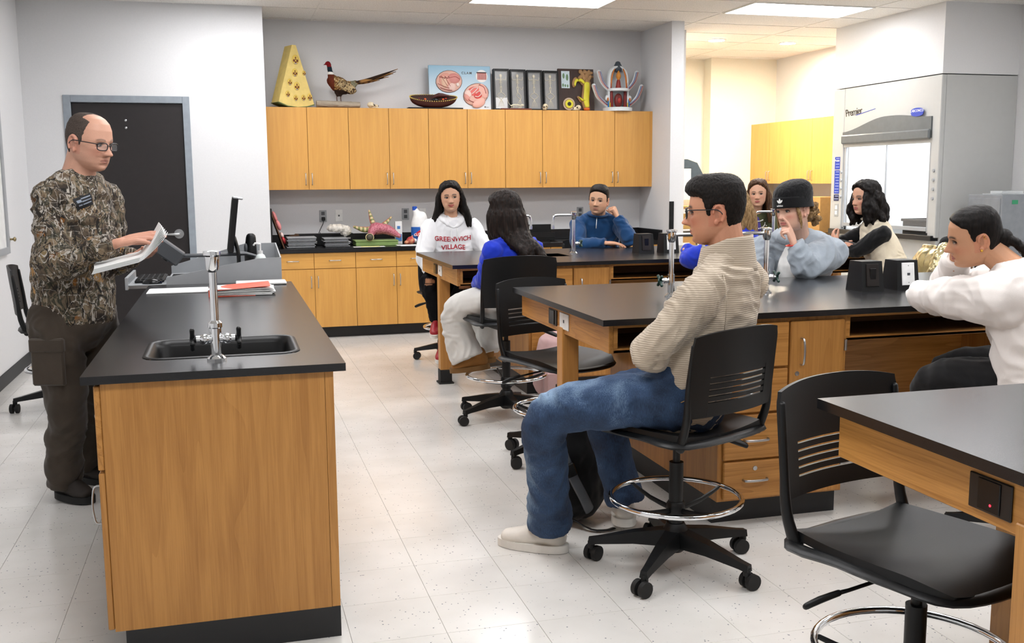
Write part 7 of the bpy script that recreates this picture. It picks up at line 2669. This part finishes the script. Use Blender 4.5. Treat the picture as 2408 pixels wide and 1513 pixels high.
ring = [Vector((3.04 + .072 * math.cos(a), 8.155 + .066 * math.sin(a), 1.195 + .022 * math.sin(a))) for a in [2 * PI * k / 24 for k in range(24)]]
P.part('collar', MB().tube(ring, [(.010, .026)] * 24, 10, up=(0, 0, 1), closed=True), M_NAVY)
P.part('zipper', MB().tube([(3.005, 8.083, 1.165), (2.995, 8.065, 1.12), (2.99, 8.058, 1.08)], .004, 6), M_STEEL)
mb = MB()
for x in (2.99, 3.15): mb.tube([(x, 8.28, .655), (x - .05, 7.95, .665), (x - .05, 8.0, .35), (x - .05, 8.02, .14)], [.095, .08, .065, .06], 14, sub=3, cap='start')
mb.tube([(3.08, 8.3, .72), (3.08, 8.3, .64)], [(.16, .13), (.17, .13)], 18, up=(1, 0, 0))
P.cloth('trousers', mb, M_BLKCL, .012, 3, .006, 7.)
P.hair(P.cap(.006, std_lim(.078, .056, -.012, .022, -.075), top=.014), M_HSHORT, .004, 2, .0015, (160, 160, 160))

# ================================================================== 5 beige quarter-zip (large in view)
P = Person('young man in beige ribbed pullover and jeans sitting with folded arms', (1.62, 3.38, 0), '#c98f70')
sL, sR = Vector((1.625, 3.27, 1.085)), Vector((1.92, 3.50, 1.09))
eL, eR = Vector((1.435, 3.30, .870)), Vector((1.77, 3.70, .88))
wL, wR = Vector((1.61, 3.53, .925)), Vector((1.60, 3.44, .915))
P.limb([(1.63, 3.41, .66), (1.68, 3.40, .82), (1.745, 3.40, 1.0), (1.79, 3.39, 1.15)], [.12, .125, .135, .06])
P.limb([sL, eL, wL], [.048, .04, .028]).limb([sR, eR, wR], [.048, .04, .028])
kL, kR = Vector((1.135, 3.555, .600)), Vector((1.46, 3.82, .56))
aL, aR = Vector((1.195, 3.735, .125)), Vector((1.545, 3.80, .15))
P.limb([(1.57, 3.28, .67), kL, aL], [.08, .055, .04]).limb([(1.68, 3.43, .66), kR, aR], [.08, .055, .04])
P.head((1.747, 3.435, 1.362), 148, -3, 0, 1.04, neck=(1.79, 3.39, 1.15), hairc='#0f0b09', brow=1.2, voxel=.0026, nose=1.0, blush=.75, jaw=1.06, neck_r=.062, gaze=(.2, 0), lipc='#b06058')
P.hand(wL, (.6, .75, .1), (.5, -.4, .7), 'L', curl=(.5, .5, .3), elbow=eL).hand(wR, (-.6, -.5, .05), (-.3, .6, .7), 'R', curl=(.5, .5, .3), elbow=eR)
P.finish()
mb = torso(MB(), (1.635, 3.41, .70), (1.68, 3.40, .83), (1.745, 3.40, 1.0), (1.79, 3.39, 1.155), sL, sR, (.185, .145), (.195, .135), hem=(1.62, 3.42, .655), sh_r=.070)
sleeve(mb, sL, eL, wL, .080, .076, .048)
sleeve(mb, sR, eR, wR, .080, .072, .048)
P.cloth('pullover', mb, M_BEIGE, .0065, 5, .011, 7.)
n0 = P.loc(0, -.03, -.135)
rings = []
col = MB()


def collar(u, v):
    a = 2 * PI * u
    fwd = (Vector((-.83, .56, 0)) * math.cos(a) + Vector((-.56, -.83, 0)) * math.sin(a))
    fr = max(0, math.cos(a))
    r = lerp(.104, .084, v) + .020 * fr
    z = lerp(1.150 - .02 * fr, 1.268 - .040 * fr + .012 * max(0, -math.cos(a)), v)
    return Vector((1.785, 3.395, 0)) + fwd * r + Vector((0, 0, z))


col.grid(collar, 48, 8, .006)
P.part('collar', col, M_BEIGE, True)
P.part('shoulder_seam', MB().tube([sL + Vector((.055, -.03, .062)), sL + Vector((.045, -.075, .02)), sL + Vector((.045, -.08, -.06)), sL + Vector((.05, -.06, -.13))], .0022, 6, sub=4), M_BEIGE)


def fade(p):
    q = Vector(p)
    best = 0.
    for a, b in ((Vector((1.57, 3.28, .70)), kL + Vector((0, 0, .06))), (kL + Vector((-.04, .0, .0)), aL + Vector((-.06, 0, .08)))):
        ab = b - a
        t_ = max(.2, min(1, (q - a).dot(ab) / ab.length_squared))
        d = (q - (a + ab * t_)).length
        best = max(best, math.exp(-(d / .07) ** 2) * .42 * sstep(.1, .5, t_))
    v = best
    return (v, v, v, 1)


mb = MB().tube([(1.63, 3.42, .76), (1.625, 3.42, .665)], [(.18, .145), (.19, .16)], 24, up=(-.82, -.57, 0))
mb.tube([(1.55, 3.335, .672), (1.36, 3.43, .668), kL, (1.15, 3.63, .38), aL + Vector((.0, 0, -.01))], [.108, .102, .090, .080, .092], 20, sub=5, cap='start')
mb.tube([(1.67, 3.48, .67), (1.57, 3.65, .655), kR, (1.50, 3.83, .36), aR + Vector((0, 0, .0))], [.105, .098, .085, .076, .082], 20, sub=5, cap='start')
P.cloth('jeans', mb, M_DENIM, .007, 4, .005, 9., color=fade)
pk = MB()
for k in range(4): pass
P.part('pocket_stitching', MB().tube([(1.545, 3.227, .705), (1.49, 3.262, .675), (1.44, 3.287, .655)], .0016, 5).tube([(1.545, 3.227, .705), (1.545, 3.232, .66), (1.555, 3.245, .62)], .0016, 5), plain('stitch_gold', '#b58a4a', .7))
shoe(P, aL, (1.255, 3.70, .002), (1.02, 3.875, .002), M_WSHOE, M_WSOLE, h=.10, w=.052, laces=plain('lace_grey', '#b5ada0', .7))
shoe(P, aR, (1.53, 3.765, .055), (1.62, 4.02, .015), M_WSHOE, M_WSOLE, h=.10, w=.05, laces=plain('lace_grey', '#b5ada0', .7))


def lim_b(x, y):
    ys = [-.2, -.075, -.045, -.035, .002, .012, .026, .040, .058, .2]
    zs = [-.085, -.085, -.06, .024, .024, -.018, -.012, .050, .058, .066]
    return float(np.interp(y, ys, zs))


P.hair(P.cap(.003, lim_b, top=.010, vol=lambda p: .016 * sstep(.045, .075, p.z) * sstep(.0, .08, p.y) + .006 * sstep(.0, .06, p.z)), M_HSHORT, .0034, 2, .0018, (190, 190, 90))
P.glasses(M_SPEC, .105, .004, .026, .019)

# ================================================================== 6 grey hoodie and beanie
P = Person('student in grey hoodie and black beanie leaning her face on her hand', (3.33, 5.58, 0), '#e0b49c')
sL, sR = Vector((3.435, 5.27, 1.050)), Vector((3.12, 5.50, 1.060))
eL, eR = Vector((3.135, 5.045, 1.000)), Vector((3.02, 5.38, .88))
wL, wR = Vector((3.075, 5.085, 1.115)), Vector((3.12, 5.25, .80))
P.limb([(3.34, 5.58, .64), (3.33, 5.52, .82), (3.30, 5.42, 1.0), (3.27, 5.36, 1.12)], [.13, .14, .14, .06])
P.limb([sL, eL, wL], [.05, .042, .028]).limb([sR, eR, wR], [.05, .042, .028])
for x in (3.24, 3.42): P.limb([(x, 5.58, .64), (x - .05, 5.28, .62), (x - .03, 5.35, .25)], [.08, .06, .042])
P.head((3.152, 5.235, 1.302), -162, -6, 4, 1.03, neck=(3.27, 5.36, 1.12), hairc='#5a3f2a', brow=.7, voxel=.0030, blush=.9, iris='#4a5a60', gaze=(.2, .1), nose=.9, lipc='#c4706a', neck_r=.060, ears=True)
P.hand(wL, (-.28, .22, .93), (.55, -.80, .2), 'L', per=[(.12, .25, .2), (1.15, 1.3, .8), (1.3, 1.4, .9), (1.4, 1.4, .9)], thumb=(.15, .95, -.3), elbow=eL, sc=.92)
P.finish()
mb = torso(MB(), (3.34, 5.58, .68), (3.33, 5.52, .83), (3.31, 5.43, .97), (3.27, 5.37, 1.11), sL, sR, (.21, .16), (.21, .15), sh_r=.075)
sleeve(mb, sL, eL, wL, .105, .092, .052)
sleeve(mb, sR, eR, wR, .09, .075, .05)
P.cloth('hoodie', mb, M_GREYH, .0075, 4, .010, 7.)
mb = MB().tube([(3.21, 5.27, 1.10), (3.17, 5.40, 1.135), (3.26, 5.50, 1.15), (3.38, 5.47, 1.14), (3.41, 5.34, 1.12), (3.33, 5.24, 1.09), (3.25, 5.22, 1.04)], [(.025, .035), (.03, .045), (.04, .055), (.045, .06), (.04, .05), (.03, .035), (.01, .02)], 12, up=(0, 0, 1), sub=4, closed=True)
P.cloth('hood', mb, M_GREYH, .007, 3, .006, 10.)
mb = MB().tube([(3.19, 5.31, 1.06), (3.17, 5.315, .97), (3.17, 5.33, .90)], [(.045, .02), (.06, .025), (.06, .025)], 14, up=(.5, -.8, 0), sub=3)
P.cloth('printed_shirt', mb, M_WHITE, .007, 2, .002, 9.)
mb = MB()
for x in (3.24, 3.42): mb.tube([(x, 5.58, .65), (x - .05, 5.30, .64), (x - .03, 5.35, .3), (x - .03, 5.36, .12)], [.10, .085, .07, .06], 14, sub=3, cap='start')
mb.tube([(3.33, 5.58, .72), (3.33, 5.58, .64)], [(.19, .15), (.2, .16)], 18, up=(1, 0, 0))
P.cloth('trousers', mb, M_BLKCL, .012, 3, .006, 7.)
lim_be = lambda x, y: lerp(.040, .016, sstep(.06, -.06, y))
mb = P.cap(.014, lim_be, top=.022, vol=lambda p: .016 * sstep(.06, -.06, p.y) * sstep(.02, .1, p.z) + .006)
P.cloth('beanie', mb, M_BEANIE, .0045, 3, .0015, 40.)
bV, bF = P.last
cuffz = lambda th: .034 - .010 * max(0, -math.sin(th))
mb = MB().tube([P.loc(*(lambda q: (q.x * 1.17, q.y * 1.14 + .001, q.z))(skull_pt(.036, 2 * PI * k / 36))) for k in range(36)], [(.007, .026)] * 36, 10, up=tuple(P.H.to_3x3() @ Vector((0, 0, 1)) * -1), closed=True)
mb.xform(Matrix())
cuf = MB()


def cuff(u, v):
    th = 2 * PI * u
    q = skull_pt(.036, th)
    z = lerp(.012, .072, v) + .010 * math.sin(th)
    s_ = 1.22 - .05 * v
    return P.loc(q.x * s_, q.y * s_ * .985 + .001, z)


cuf.grid(cuff, 48, 6, -.006)
cf = P.part('beanie_cuff', cuf, M_BEANIE)
PMAT[cf] = PMAT[P.obj]
cV = np.array([tuple(v) for v in cuf.v])
# trefoil badge and name on the cuff
tv, tf = [], []
for cx, cy, rx, ry, rot in ((0, .010, .0065, .014, 0), (-.0095, .006, .0055, .012, .75), (.0095, .006, .0055, .012, -.75)):
    o_ = len(tv)
    for k in range(16):
        a = 2 * PI * k / 16
        x, y = rx * math.cos(a), ry * math.sin(a)
        tv.append(Vector((cx + x * math.cos(rot) - y * math.sin(rot), cy + x * math.sin(rot) + y * math.cos(rot), 0)))
    tf.append(tuple(range(o_, o_ + 16)))
fd = (P.H.to_3x3() @ Vector((-.12, 1, 0))).normalized()
rd = (P.H.to_3x3() @ Vector((-1, -.12, 0))).normalized()
ud = (P.H.to_3x3() @ Vector((0, -.1, 1))).normalized()
og = P.loc(-.012, .11, .053)
rd = fd.cross(ud) * -1
lg = stick_on(P, tv, tf, og, ud.cross(fd) , ud, fd, cV, cuf.f, .0012)
lg.build('badge', M_WHITE, cf)
vs, fs = text_mesh('adidas', .0165, M_WHITE, 0., 'CENTER', .0003)
stick_on(P, vs, fs, og - ud * .017, ud.cross(fd), ud, fd, cV, cuf.f, .0012).build('badge_name', M_WHITE, cf)
mb = MB()
for k in range(26):
    c = P.loc(-.01 + .05 * random.uniform(-1, 1), -.135 + random.uniform(-.04, .03), -.035 + random.uniform(-.055, .05))
    mb.ell(c, random.uniform(.016, .026), nu=10, nv=8)
mb.ell(P.loc(0, -.11, -.03), (.05, .05, .055))
for sx in (-1, 1):
    P.hair(MB().tube([P.loc(sx * .07, .045, .035), P.loc(sx * .078, .045, -.01), P.loc(sx * .080, .035, -.05), P.loc(sx * .083, .04, -.10)], [.010, .011, .010, .004], 8, sub=3), M_HBLOND, .004, 1, .003, (90, 90, 40), name='hair_lock')
P.hair(mb, M_HBLOND, .005, 1, .007, (90, 90, 90))
ring = [wL + Vector((.043 * math.cos(a), .033 * math.sin(a), -.004 + .006 * math.cos(a))) for a in [2 * PI * k / 24 for k in range(24)]]
P.part('wristband', MB().tube(ring, [(.0035, .008)] * 24, 8, up=(0, 0, 1), closed=True), plain('red_band', '#e0322a', .4))

# ================================================================== 7 cream vest
P = Person('student in cream knit vest over black sleeves with wavy black hair', (4.60, 6.3, 0), '#d2a084')
sL, sR = Vector((4.52, 6.29, 1.085)), Vector((4.60, 6.60, 1.085))
eL, eR = Vector((4.395, 6.405, .960)), Vector((4.42, 6.72, .97))
wL, wR = Vector((4.34, 6.60, 1.00)), Vector((4.36, 6.56, .975))
P.limb([(4.63, 6.32, .66), (4.62, 6.36, .85), (4.58, 6.42, 1.02), (4.55, 6.45, 1.14)], [.11, .11, .115, .055])
P.limb([sL, eL, wL], [.042, .036, .026]).limb([sR, eR, wR], [.042, .036, .026])
for d in (-.08, .08): P.limb([(4.60, 6.33 + d, .66), (4.24, 6.42 + d, .64), (4.30, 6.42 + d, .28)], [.075, .055, .04])
P.head((4.482, 6.462, 1.335), -174, -3, 0, .99, neck=(4.55, 6.45, 1.135), hairc='#0c0908', brow=1.2, voxel=.0032, gaze=(.3, 0), nose=.9, lipc='#b0605a', blush=.7)
P.hand(wL, (.1, .6, .5), (-.9, .2, .1), 'L', curl=(.4, .5, .3), elbow=eL, sc=.9).hand(wR, (-.2, -.6, .1), (-.8, 0, .4), 'R', curl=(.4, .5, .3), elbow=eR, sc=.9)
P.finish()
mb = MB()
sleeve(mb, sL, eL, wL, .066, .056, .038)
sleeve(mb, sR, eR, wR, .066, .056, .038)
P.cloth('black_sleeves', mb, M_BLKCL, .0075, 3, .005, 9.)
mb = torso(MB(), (4.63, 6.33, .74), (4.62, 6.36, .86), (4.585, 6.42, 1.0), (4.55, 6.45, 1.15), (4.545, 6.35, 1.10), (4.60, 6.55, 1.10), (.165, .13), (.17, .125), sh_r=.058)
P.cloth('knit_vest', mb, M_VEST, .0075, 4, .006, 9.)
ring = [Vector((4.548 + .062 * math.cos(a), 6.45 + .062 * math.sin(a), 1.185)) for a in [2 * PI * k / 24 for k in range(24)]]
P.part('rolled_collar', MB().tube(ring, [(.014, .03)] * 24, 10, up=(0, 0, 1), closed=True), M_VEST)
mb = MB()
for d in (-.08, .08): mb.tube([(4.60, 6.33 + d, .67), (4.26, 6.42 + d, .655), (4.30, 6.42 + d, .34), (4.30, 6.42 + d, .12)], [.095, .08, .065, .058], 14, sub=3, cap='start')
mb.tube([(4.62, 6.33, .74), (4.62, 6.33, .65)], [(.15, .13), (.16, .14)], 18, up=(0, 1, 0))
P.cloth('trousers', mb, M_BLKCL, .011, 3, .006, 7.)
mb = P.cap(.014, std_lim(.086, .05, .0, .0, -.1), vol=lambda p: .008)
for k in range(12):
    a = -2.3 + k * .42
    x, y = .08 * math.sin(a), -.015 - .09 * math.cos(a)
    w = .018 * math.sin(k * 2.1)
    mb.tube([P.loc(x * .8, y * .8, .07), P.loc(x * 1.18 + w, y * 1.15, -.01), P.loc(x * 1.28 - w, y * 1.3, -.08), P.loc(x * 1.36 + w, y * 1.4 - .01, -.15), P.loc(x * 1.4, y * 1.4, -.19)], [.018, .030, .032, .030, .012], 10, sub=4)
P.hair(mb, M_HBLACK, .0052, 2, .007, (45, 45, 25))

# ================================================================== 8 pearl necklaces
P = Person('student in olive jacket with layered pearl necklaces and brown hair', (4.6, 8.35, 0), '#dba98c')
sR, sL = Vector((4.41, 8.29, 1.10)), Vector((4.745, 8.20, 1.10))
eR, eL = Vector((4.34, 8.10, .93)), Vector((4.78, 8.02, .93))
wR, wL = Vector((4.48, 7.96, .955)), Vector((4.62, 7.93, .955))
P.limb([(4.6, 8.34, .66), (4.6, 8.30, .85), (4.58, 8.26, 1.04), (4.575, 8.235, 1.17)], [.11, .11, .115, .055])
P.limb([sR, eR, wR], [.042, .036, .026]).limb([sL, eL, wL], [.042, .036, .026])
for d in (-.08, .08): P.limb([(4.6 + d, 8.34, .66), (4.56 + d, 8.05, .63), (4.56 + d, 8.12, .28)], [.07, .052, .038])
P.head((4.562, 8.165, 1.352), -124, -3, 2, .99, neck=(4.577, 8.235, 1.165), hairc='#3a2618', brow=1.0, voxel=.0036, gaze=(-.5, 0), nose=.92, lipc='#b5605c', blush=.6)
P.finish()
mb = torso(MB(), (4.6, 8.34, .70), (4.6, 8.30, .85), (4.585, 8.265, 1.0), (4.577, 8.24, 1.15), sL, sR, (.165, .125), (.17, .12), sh_r=.056)
sleeve(mb, sR, eR, wR, .068, .058, .042)
sleeve(mb, sL, eL, wL, .068, .058, .042)
P.cloth('olive_jacket', mb, M_OLIVE, .009, 4, .007, 8.)
mb = MB().tube([(4.548, 8.165, 1.13), (4.545, 8.155, 1.05), (4.55, 8.16, .96)], [(.03, .02), (.045, .025), (.05, .025)], 14, up=(.87, -.5, 0), sub=3)
P.cloth('purple_shirt', mb, cloth('violet_cloth', '#4a3f86'), .008, 2, .002, 9.)
M_PEARL = plain('pearl', '#d9d6cf', .2)
for n_, (r, dz, zz) in enumerate(((.062, .05, 1.155), (.075, .11, 1.15), (.085, .19, 1.145))):
    mb = MB()
    for k in range(44):
        a = 2 * PI * k / 44
        f = max(0, math.cos(a))
        d = Vector((-.5, -.87, 0)) * math.cos(a) + Vector((.87, -.5, 0)) * math.sin(a)
        mb.ell(Vector((4.575, 8.225, zz)) + d * (r + .035 * f * (1 + n_ * .25)) - Vector((0, 0, dz * f ** .7)), .0062, nu=8, nv=6)
    P.part('bead_string', mb, M_PEARL)
mb = MB()
mb.tube([(4.6, 8.34, .74), (4.6, 8.34, .65)], [(.15, .13), (.16, .14)], 16, up=(1, 0, 0))
for d in (-.08, .08): mb.tube([(4.6 + d, 8.34, .67), (4.56 + d, 8.07, .65), (4.56 + d, 8.12, .3), (4.56 + d, 8.13, .12)], [.09, .078, .065, .058], 12, sub=3, cap='start')
P.cloth('trousers', mb, M_BLKCL, .013, 3, .005, 7.)
mb = P.cap(.012, std_lim(.084, .048, .0, .0, -.1), vol=lambda p: .006)
for k in range(10):
    a = -1.9 + k * .42
    x, y = .08 * math.sin(a), -.015 - .085 * math.cos(a)
    mb.tube([P.loc(x * .8, y * .8, .07), P.loc(x * 1.16, y * 1.12, -.02), P.loc(x * 1.25, y * 1.2, -.11), P.loc(x * 1.35, y * 1.2 + .01, -.20), P.loc(x * 1.3, y * 1.15 + .02, -.26)], [.016, .024, .027, .024, .010], 10, sub=3)
P.hair(mb, M_HBROWN, .0052, 2, .005, (60, 60, 10))
P.part('earring', MB().ell(P.loc(.084, -.004, -.045), .008, nu=10, nv=8), M_PEARL)

# ================================================================== 9 cream sweatshirt, plait (large in view)
P = Person('student in cream sweatshirt with a dark plait leaning on the middle bench', (3.08, 3.28, 0), '#c99573')
sL, sR = Vector((2.875, 3.20, 1.015)), Vector((3.155, 3.43, 1.05))
eL, eR = Vector((2.825, 3.665, .982)), Vector((3.12, 3.86, .99))
wL, wR = Vector((3.03, 3.88, .968)), Vector((2.95, 3.60, 1.115))
P.limb([(3.03, 3.20, .66), (3.03, 3.22, .82), (3.03, 3.27, .98), (3.015, 3.32, 1.10)], [.12, .125, .13, .055])
P.limb([sL, eL, wL], [.045, .038, .028]).limb([sR, eR, wR], [.045, .038, .028])
kL, kR = Vector((2.80, 3.50, .635)), Vector((2.98, 3.66, .64))
aL, aR = Vector((2.88, 3.62, .30)), Vector((3.02, 3.74, .28))
P.limb([(3.06, 3.16, .67), kL, aL], [.085, .06, .042]).limb([(3.17, 3.28, .67), kR, aR], [.085, .06, .042])
P.head((2.885, 3.425, 1.243), 152, -12, -8, 1.0, neck=(3.015, 3.325, 1.10), hairc='#0d0908', brow=1.1, voxel=.0026, nose=.92, gaze=(.2, .2), lipc='#a85c54', blush=.6)
P.hand(wR, (-.12, -.35, .93), (.35, .9, .2), 'R', curl=(.5, .6, .4), elbow=eR, sc=.88).hand(wL, (.5, .6, 0), (0, .1, 1), 'L', elbow=eL, sc=.92)
P.finish()
mb = torso(MB(), (3.03, 3.20, .72), (3.03, 3.22, .82), (3.03, 3.27, .96), (3.015, 3.32, 1.085), sL, sR, (.19, .16), (.195, .155), hem=(3.03, 3.19, .68), sh_r=.078)
sleeve(mb, sL, eL, wL, .112, .060, .045)
sleeve(mb, sR, eR, wR + Vector((-.005, -.015, .04)), .10, .070, .050)
P.cloth('sweatshirt', mb, M_CREAM, .0065, 5, .012, 6.)
ring = [Vector((3.010, 3.332, 1.137)) + Vector((-.87, .5, -.35)) * (.070 * math.cos(a)) + Vector((-.5, -.87, 0)) * (.070 * math.sin(a)) for a in [2 * PI * k / 28 for k in range(28)]]
P.part('neckband', MB().tube(ring, [(.008, .018)] * 28, 10, up=(.2, -.1, 1), closed=True), M_CREAM)
mb = MB().tube([(3.05, 3.20, .74), (3.05, 3.20, .655)], [(.18, .15), (.195, .16)], 20, up=(-.64, -.77, 0))
mb.tube([(3.0, 3.15, .665), (2.91, 3.31, .665), kL, (2.85, 3.57, .45), aL], [.115, .105, .088, .075, .06], 16, sub=4, cap='start')
mb.tube([(3.17, 3.28, .68), (3.08, 3.48, .68), kR, (3.0, 3.70, .45), aR], [.11, .10, .085, .075, .06], 16, sub=4, cap='start')
P.cloth('trousers', mb, M_BLKCL, .009, 4, .006, 7.)
shoe(P, aL, (2.92, 3.60, .215), (2.78, 3.80, .18), M_WSHOE, M_WSOLE, h=.09, w=.046)
shoe(P, aR, (3.05, 3.70, .20), (2.93, 3.93, .17), M_WSHOE, M_WSOLE, h=.09, w=.046)
mb = P.cap(.006, std_lim(.082, .056, -.004, .022, -.08), top=.004)
mb.ell(P.loc(0, -.105, -.03), (.042, .035, .042))
P.hair(mb, M_HBLACK, .0042, 2, .0012, (60, 20, 60))
mb = MB()
pl = [P.loc(0, -.125, -.035), P.loc(-.01, -.165, -.075), Vector((3.09, 3.26, 1.085)), Vector((3.14, 3.18, .98)), Vector((3.16, 3.13, .88))]
cps = MB()
cps.tube(pl, .01, 6, sub=7)
n_ = 0
prev = None
ctr = []
for i in range(0, len(cps.v) // 6):
    ctr.append(sum((Vector(cps.v[i * 6 + k]) for k in range(6)), Vector()) / 6)
for i, c in enumerate(ctr[2:-2]):
    sd = Vector((.64, .77, 0)) * (.011 if i % 2 else -.011)
    mb.ell(c + sd, (.022, .022, .019), nu=12, nv=8)
P.hair(mb, M_HBLACK, .0048, 1, .002, (80, 80, 50), name='plait')
P.part('earring', MB().ell(P.loc(-.082, -.004, -.040), .006, nu=10, nv=8), plain('gold', '#d2a548', .25, 1.))
P.part('ear_cuff', MB().tube([P.loc(-.083 - .002 * math.cos(a), -.024 + .006 * math.cos(a), .012 + .008 * math.sin(a)) for a in [2 * PI * k / 12 for k in range(12)]], .0014, 5, closed=True), plain('gold', '#d2a548', .25, 1.))

# ================================================================== 10 mostly hidden student
P = Person('fair-haired student in bright blue top at the far bench behind the beige pullover', (3.38, 6.1, 0), '#d8a88c')
sL, sR = Vector((3.20, 6.02, 1.06)), Vector((3.42, 6.30, 1.06))
eL, eR = Vector((3.02, 6.30, .945)), Vector((3.20, 6.48, .93))
wL, wR = Vector((3.15, 6.45, .965)), Vector((3.05, 6.46, 1.0))
P.limb([(3.38, 6.1, .66), (3.37, 6.11, .85), (3.34, 6.14, 1.0), (3.32, 6.15, 1.12)], [.11, .11, .115, .055])
P.limb([sL, eL, wL], [.042, .036, .026]).limb([sR, eR, wR], [.042, .036, .026])
P.head((3.27, 6.18, 1.29), 178, -4, 0, .98, neck=(3.32, 6.15, 1.12), hairc='#6a4f34', voxel=.004)
P.hand(wL, (-.3, .6, .3), (0, -.3, 1), 'L', elbow=eL, sc=.9)
P.finish()
mb = torso(MB(), (3.38, 6.1, .72), (3.37, 6.11, .86), (3.34, 6.14, 1.0), (3.32, 6.15, 1.12), sL, sR, (.16, .12), (.165, .12), sh_r=.058)
sleeve(mb, sL, eL, wL, .075, .072, .045)
sleeve(mb, sR, eR, wR, .07, .065, .045)
P.cloth('blue_top', mb, M_BLUE, .009, 4, .008, 8.)
mb = MB().tube([(3.38, 6.1, .74), (3.38, 6.1, .65)], [(.15, .13), (.16, .14)], 16, up=(1, 0, 0))
for d in (-.07, .07): mb.tube([(3.34 + d, 6.12, .67), (3.12 + d, 6.36, .655), (3.14 + d, 6.34, .34), (3.14 + d, 6.34, .12)], [.09, .078, .065, .058], 12, sub=3, cap='start')
P.cloth('trousers', mb, M_BLKCL, .013, 3, .005, 7.)
mb = P.cap(.012, std_lim(.084, .048, .0, .0, -.1), vol=lambda p: .006)
for k in range(9):
    a = -1.7 + k * .42
    x, y = .08 * math.sin(a), -.015 - .09 * math.cos(a)
    mb.tube([P.loc(x * .8, y * .8, .07), P.loc(x * 1.16, y * 1.14, -.02), P.loc(x * 1.25, y * 1.3, -.12), P.loc(x * 1.3, y * 1.35, -.24)], [.016, .026, .028, .012], 10, sub=3)
P.hair(mb, M_HBLOND, .0055, 2, .006, (60, 60, 12))

# ================================================================== bags and jacket
t = thing('black_backpack', 'black backpack with grey strap on the floor by the beige pullover student', 'backpack', (1.430, 4.055, 0))
mb = MB().tube([(1.430, 4.075, .10), (1.420, 4.065, .28), (1.400, 4.055, .44), (1.380, 4.035, .52)], [(.16, .11), (.155, .10), (.13, .085), (.06, .04)], 20, up=(.8, .6, 0), sub=4)
V, Nn, Fs = blob(mb, .009, 3, lambda p: .010 * fbm(p, 9))
V[:, 2] += .002 - V[:, 2].min()
from_arrays('bag_body', V, Fs, M_BLKCL, t)
part('shoulder_strap', MB().tube([(1.310, 4.025, .50), (1.300, 3.965, .42), (1.345, 3.930, .27), (1.410, 3.935, .14), (1.450, 3.975, .07)], [(.024, .006)] * 5, 8, up=(.9, .3, .3), sub=5), plain('strap_grey', '#6c7076', .7), t, True)
part('buckle', MB().box(-.024, .024, -.008, .008, -.03, .03, .005).xform(Matrix.Translation((1.345, 3.923, .27)) @ Matrix.Rotation(-.35, 4, 'Y')), M_BLACKG, t)
part('loose_strap', MB().tube([(1.370, 3.965, .04), (1.430, 3.895, .012), (1.490, 3.875, .010), (1.530, 3.895, .008)], [(.012, .003)] * 4, 6, up=(0, 1, 0), sub=3), M_BLACK, t, True)
t = thing('pink_backpack', 'pale pink backpack on the floor before the far bench drawers', 'backpack', (2.12, 6.46, 0))
mb = MB().tube([(2.10, 6.45, .08), (2.10, 6.45, .22), (2.10, 6.46, .36), (2.10, 6.47, .43)], [(.15, .10), (.15, .10), (.12, .08), (.05, .04)], 20, up=(1, 0, 0), sub=4)
V, Nn, Fs = blob(mb, .010, 3, lambda p: .012 * fbm(p, 8))
V[:, 2] += .002 - V[:, 2].min()
from_arrays('bag_body', V, Fs, cloth('pink_nylon', '#d9b4b2', .6), t)
part('front_pocket', MB().box(1.99, 2.21, 6.325, 6.40, .06, .22, .02), cloth('pink_nylon', '#d9b4b2', .6), t)
part('carry_loop', MB().tube([(2.07, 6.45, .42), (2.08, 6.45, .47), (2.12, 6.45, .47), (2.13, 6.45, .42)], .008, 8, sub=3), cloth('pink_strap', '#b08a8c', .7), t, True)
part('label_patch', MB().box(2.16, 2.20, 6.36, 6.366, .30, .33), M_DGREY, t)
# gold jacket over the stool back
t = thing('gold_jacket', 'shiny gold quilted jacket slung over a stool back', 'jacket', (4.84, 6.15, .55))


def jack(u, v):
    s = (u - .5) * 2
    a = v * 2 - 1
    bx, by = 4.855, 6.20
    along = Vector((-.33, -.94, 0))
    out = Vector((.94, -.33, 0))
    z = 1.005 - .34 * abs(a) ** 1.2 - .02 * s * s
    fold = .022 * math.sin(9 * u + 3 * v) + .012 * math.sin(17 * v)
    p = Vector((bx, by, z)) + along * s * .235 + out * ((.055 if a > 0 else -.055) * min(1, abs(a) * 3) + fold * .7)
    q = abs(math.sin(u * PI * 5)) * abs(math.sin(v * PI * 9))
    return p + out * (.012 * q if a > 0 else -.012 * q)


M_GOLD = plain('gold_foil', '#c6b98f', .22, .75, var=.1, bump=.5, bscale=25.)
part('shell', MB().grid(jack, 60, 60, .012), M_GOLD, t, True)
mb = MB().tube([(4.80, 5.99, .99), (4.74, 5.96, .90), (4.70, 5.98, .78), (4.68, 6.0, .70)], [(.05, .045), (.055, .05), (.05, .05), (.04, .04)], 14, sub=4)
V, Nn, Fs = blob(mb, .008, 2, lambda p: .012 * fbm(p, 16))
from_arrays('sleeve', V, Fs, M_GOLD, t)
mb = MB().tube([(4.88, 6.06, 1.0), (4.94, 5.98, .90), (4.97, 5.95, .75), (4.96, 5.95, .64)], [(.09, .05), (.12, .06), (.12, .06), (.10, .05)], 16, up=(.6, -.8, 0), sub=4)
V, Nn, Fs = blob(mb, .009, 3, lambda p: .010 * fbm(p, 12))
from_arrays('black_lining', V, Fs, M_BLKCL, t)
part('care_tag', MB().box(4.845, 4.885, 5.925, 5.93, .93, .945), M_WHITE, t)
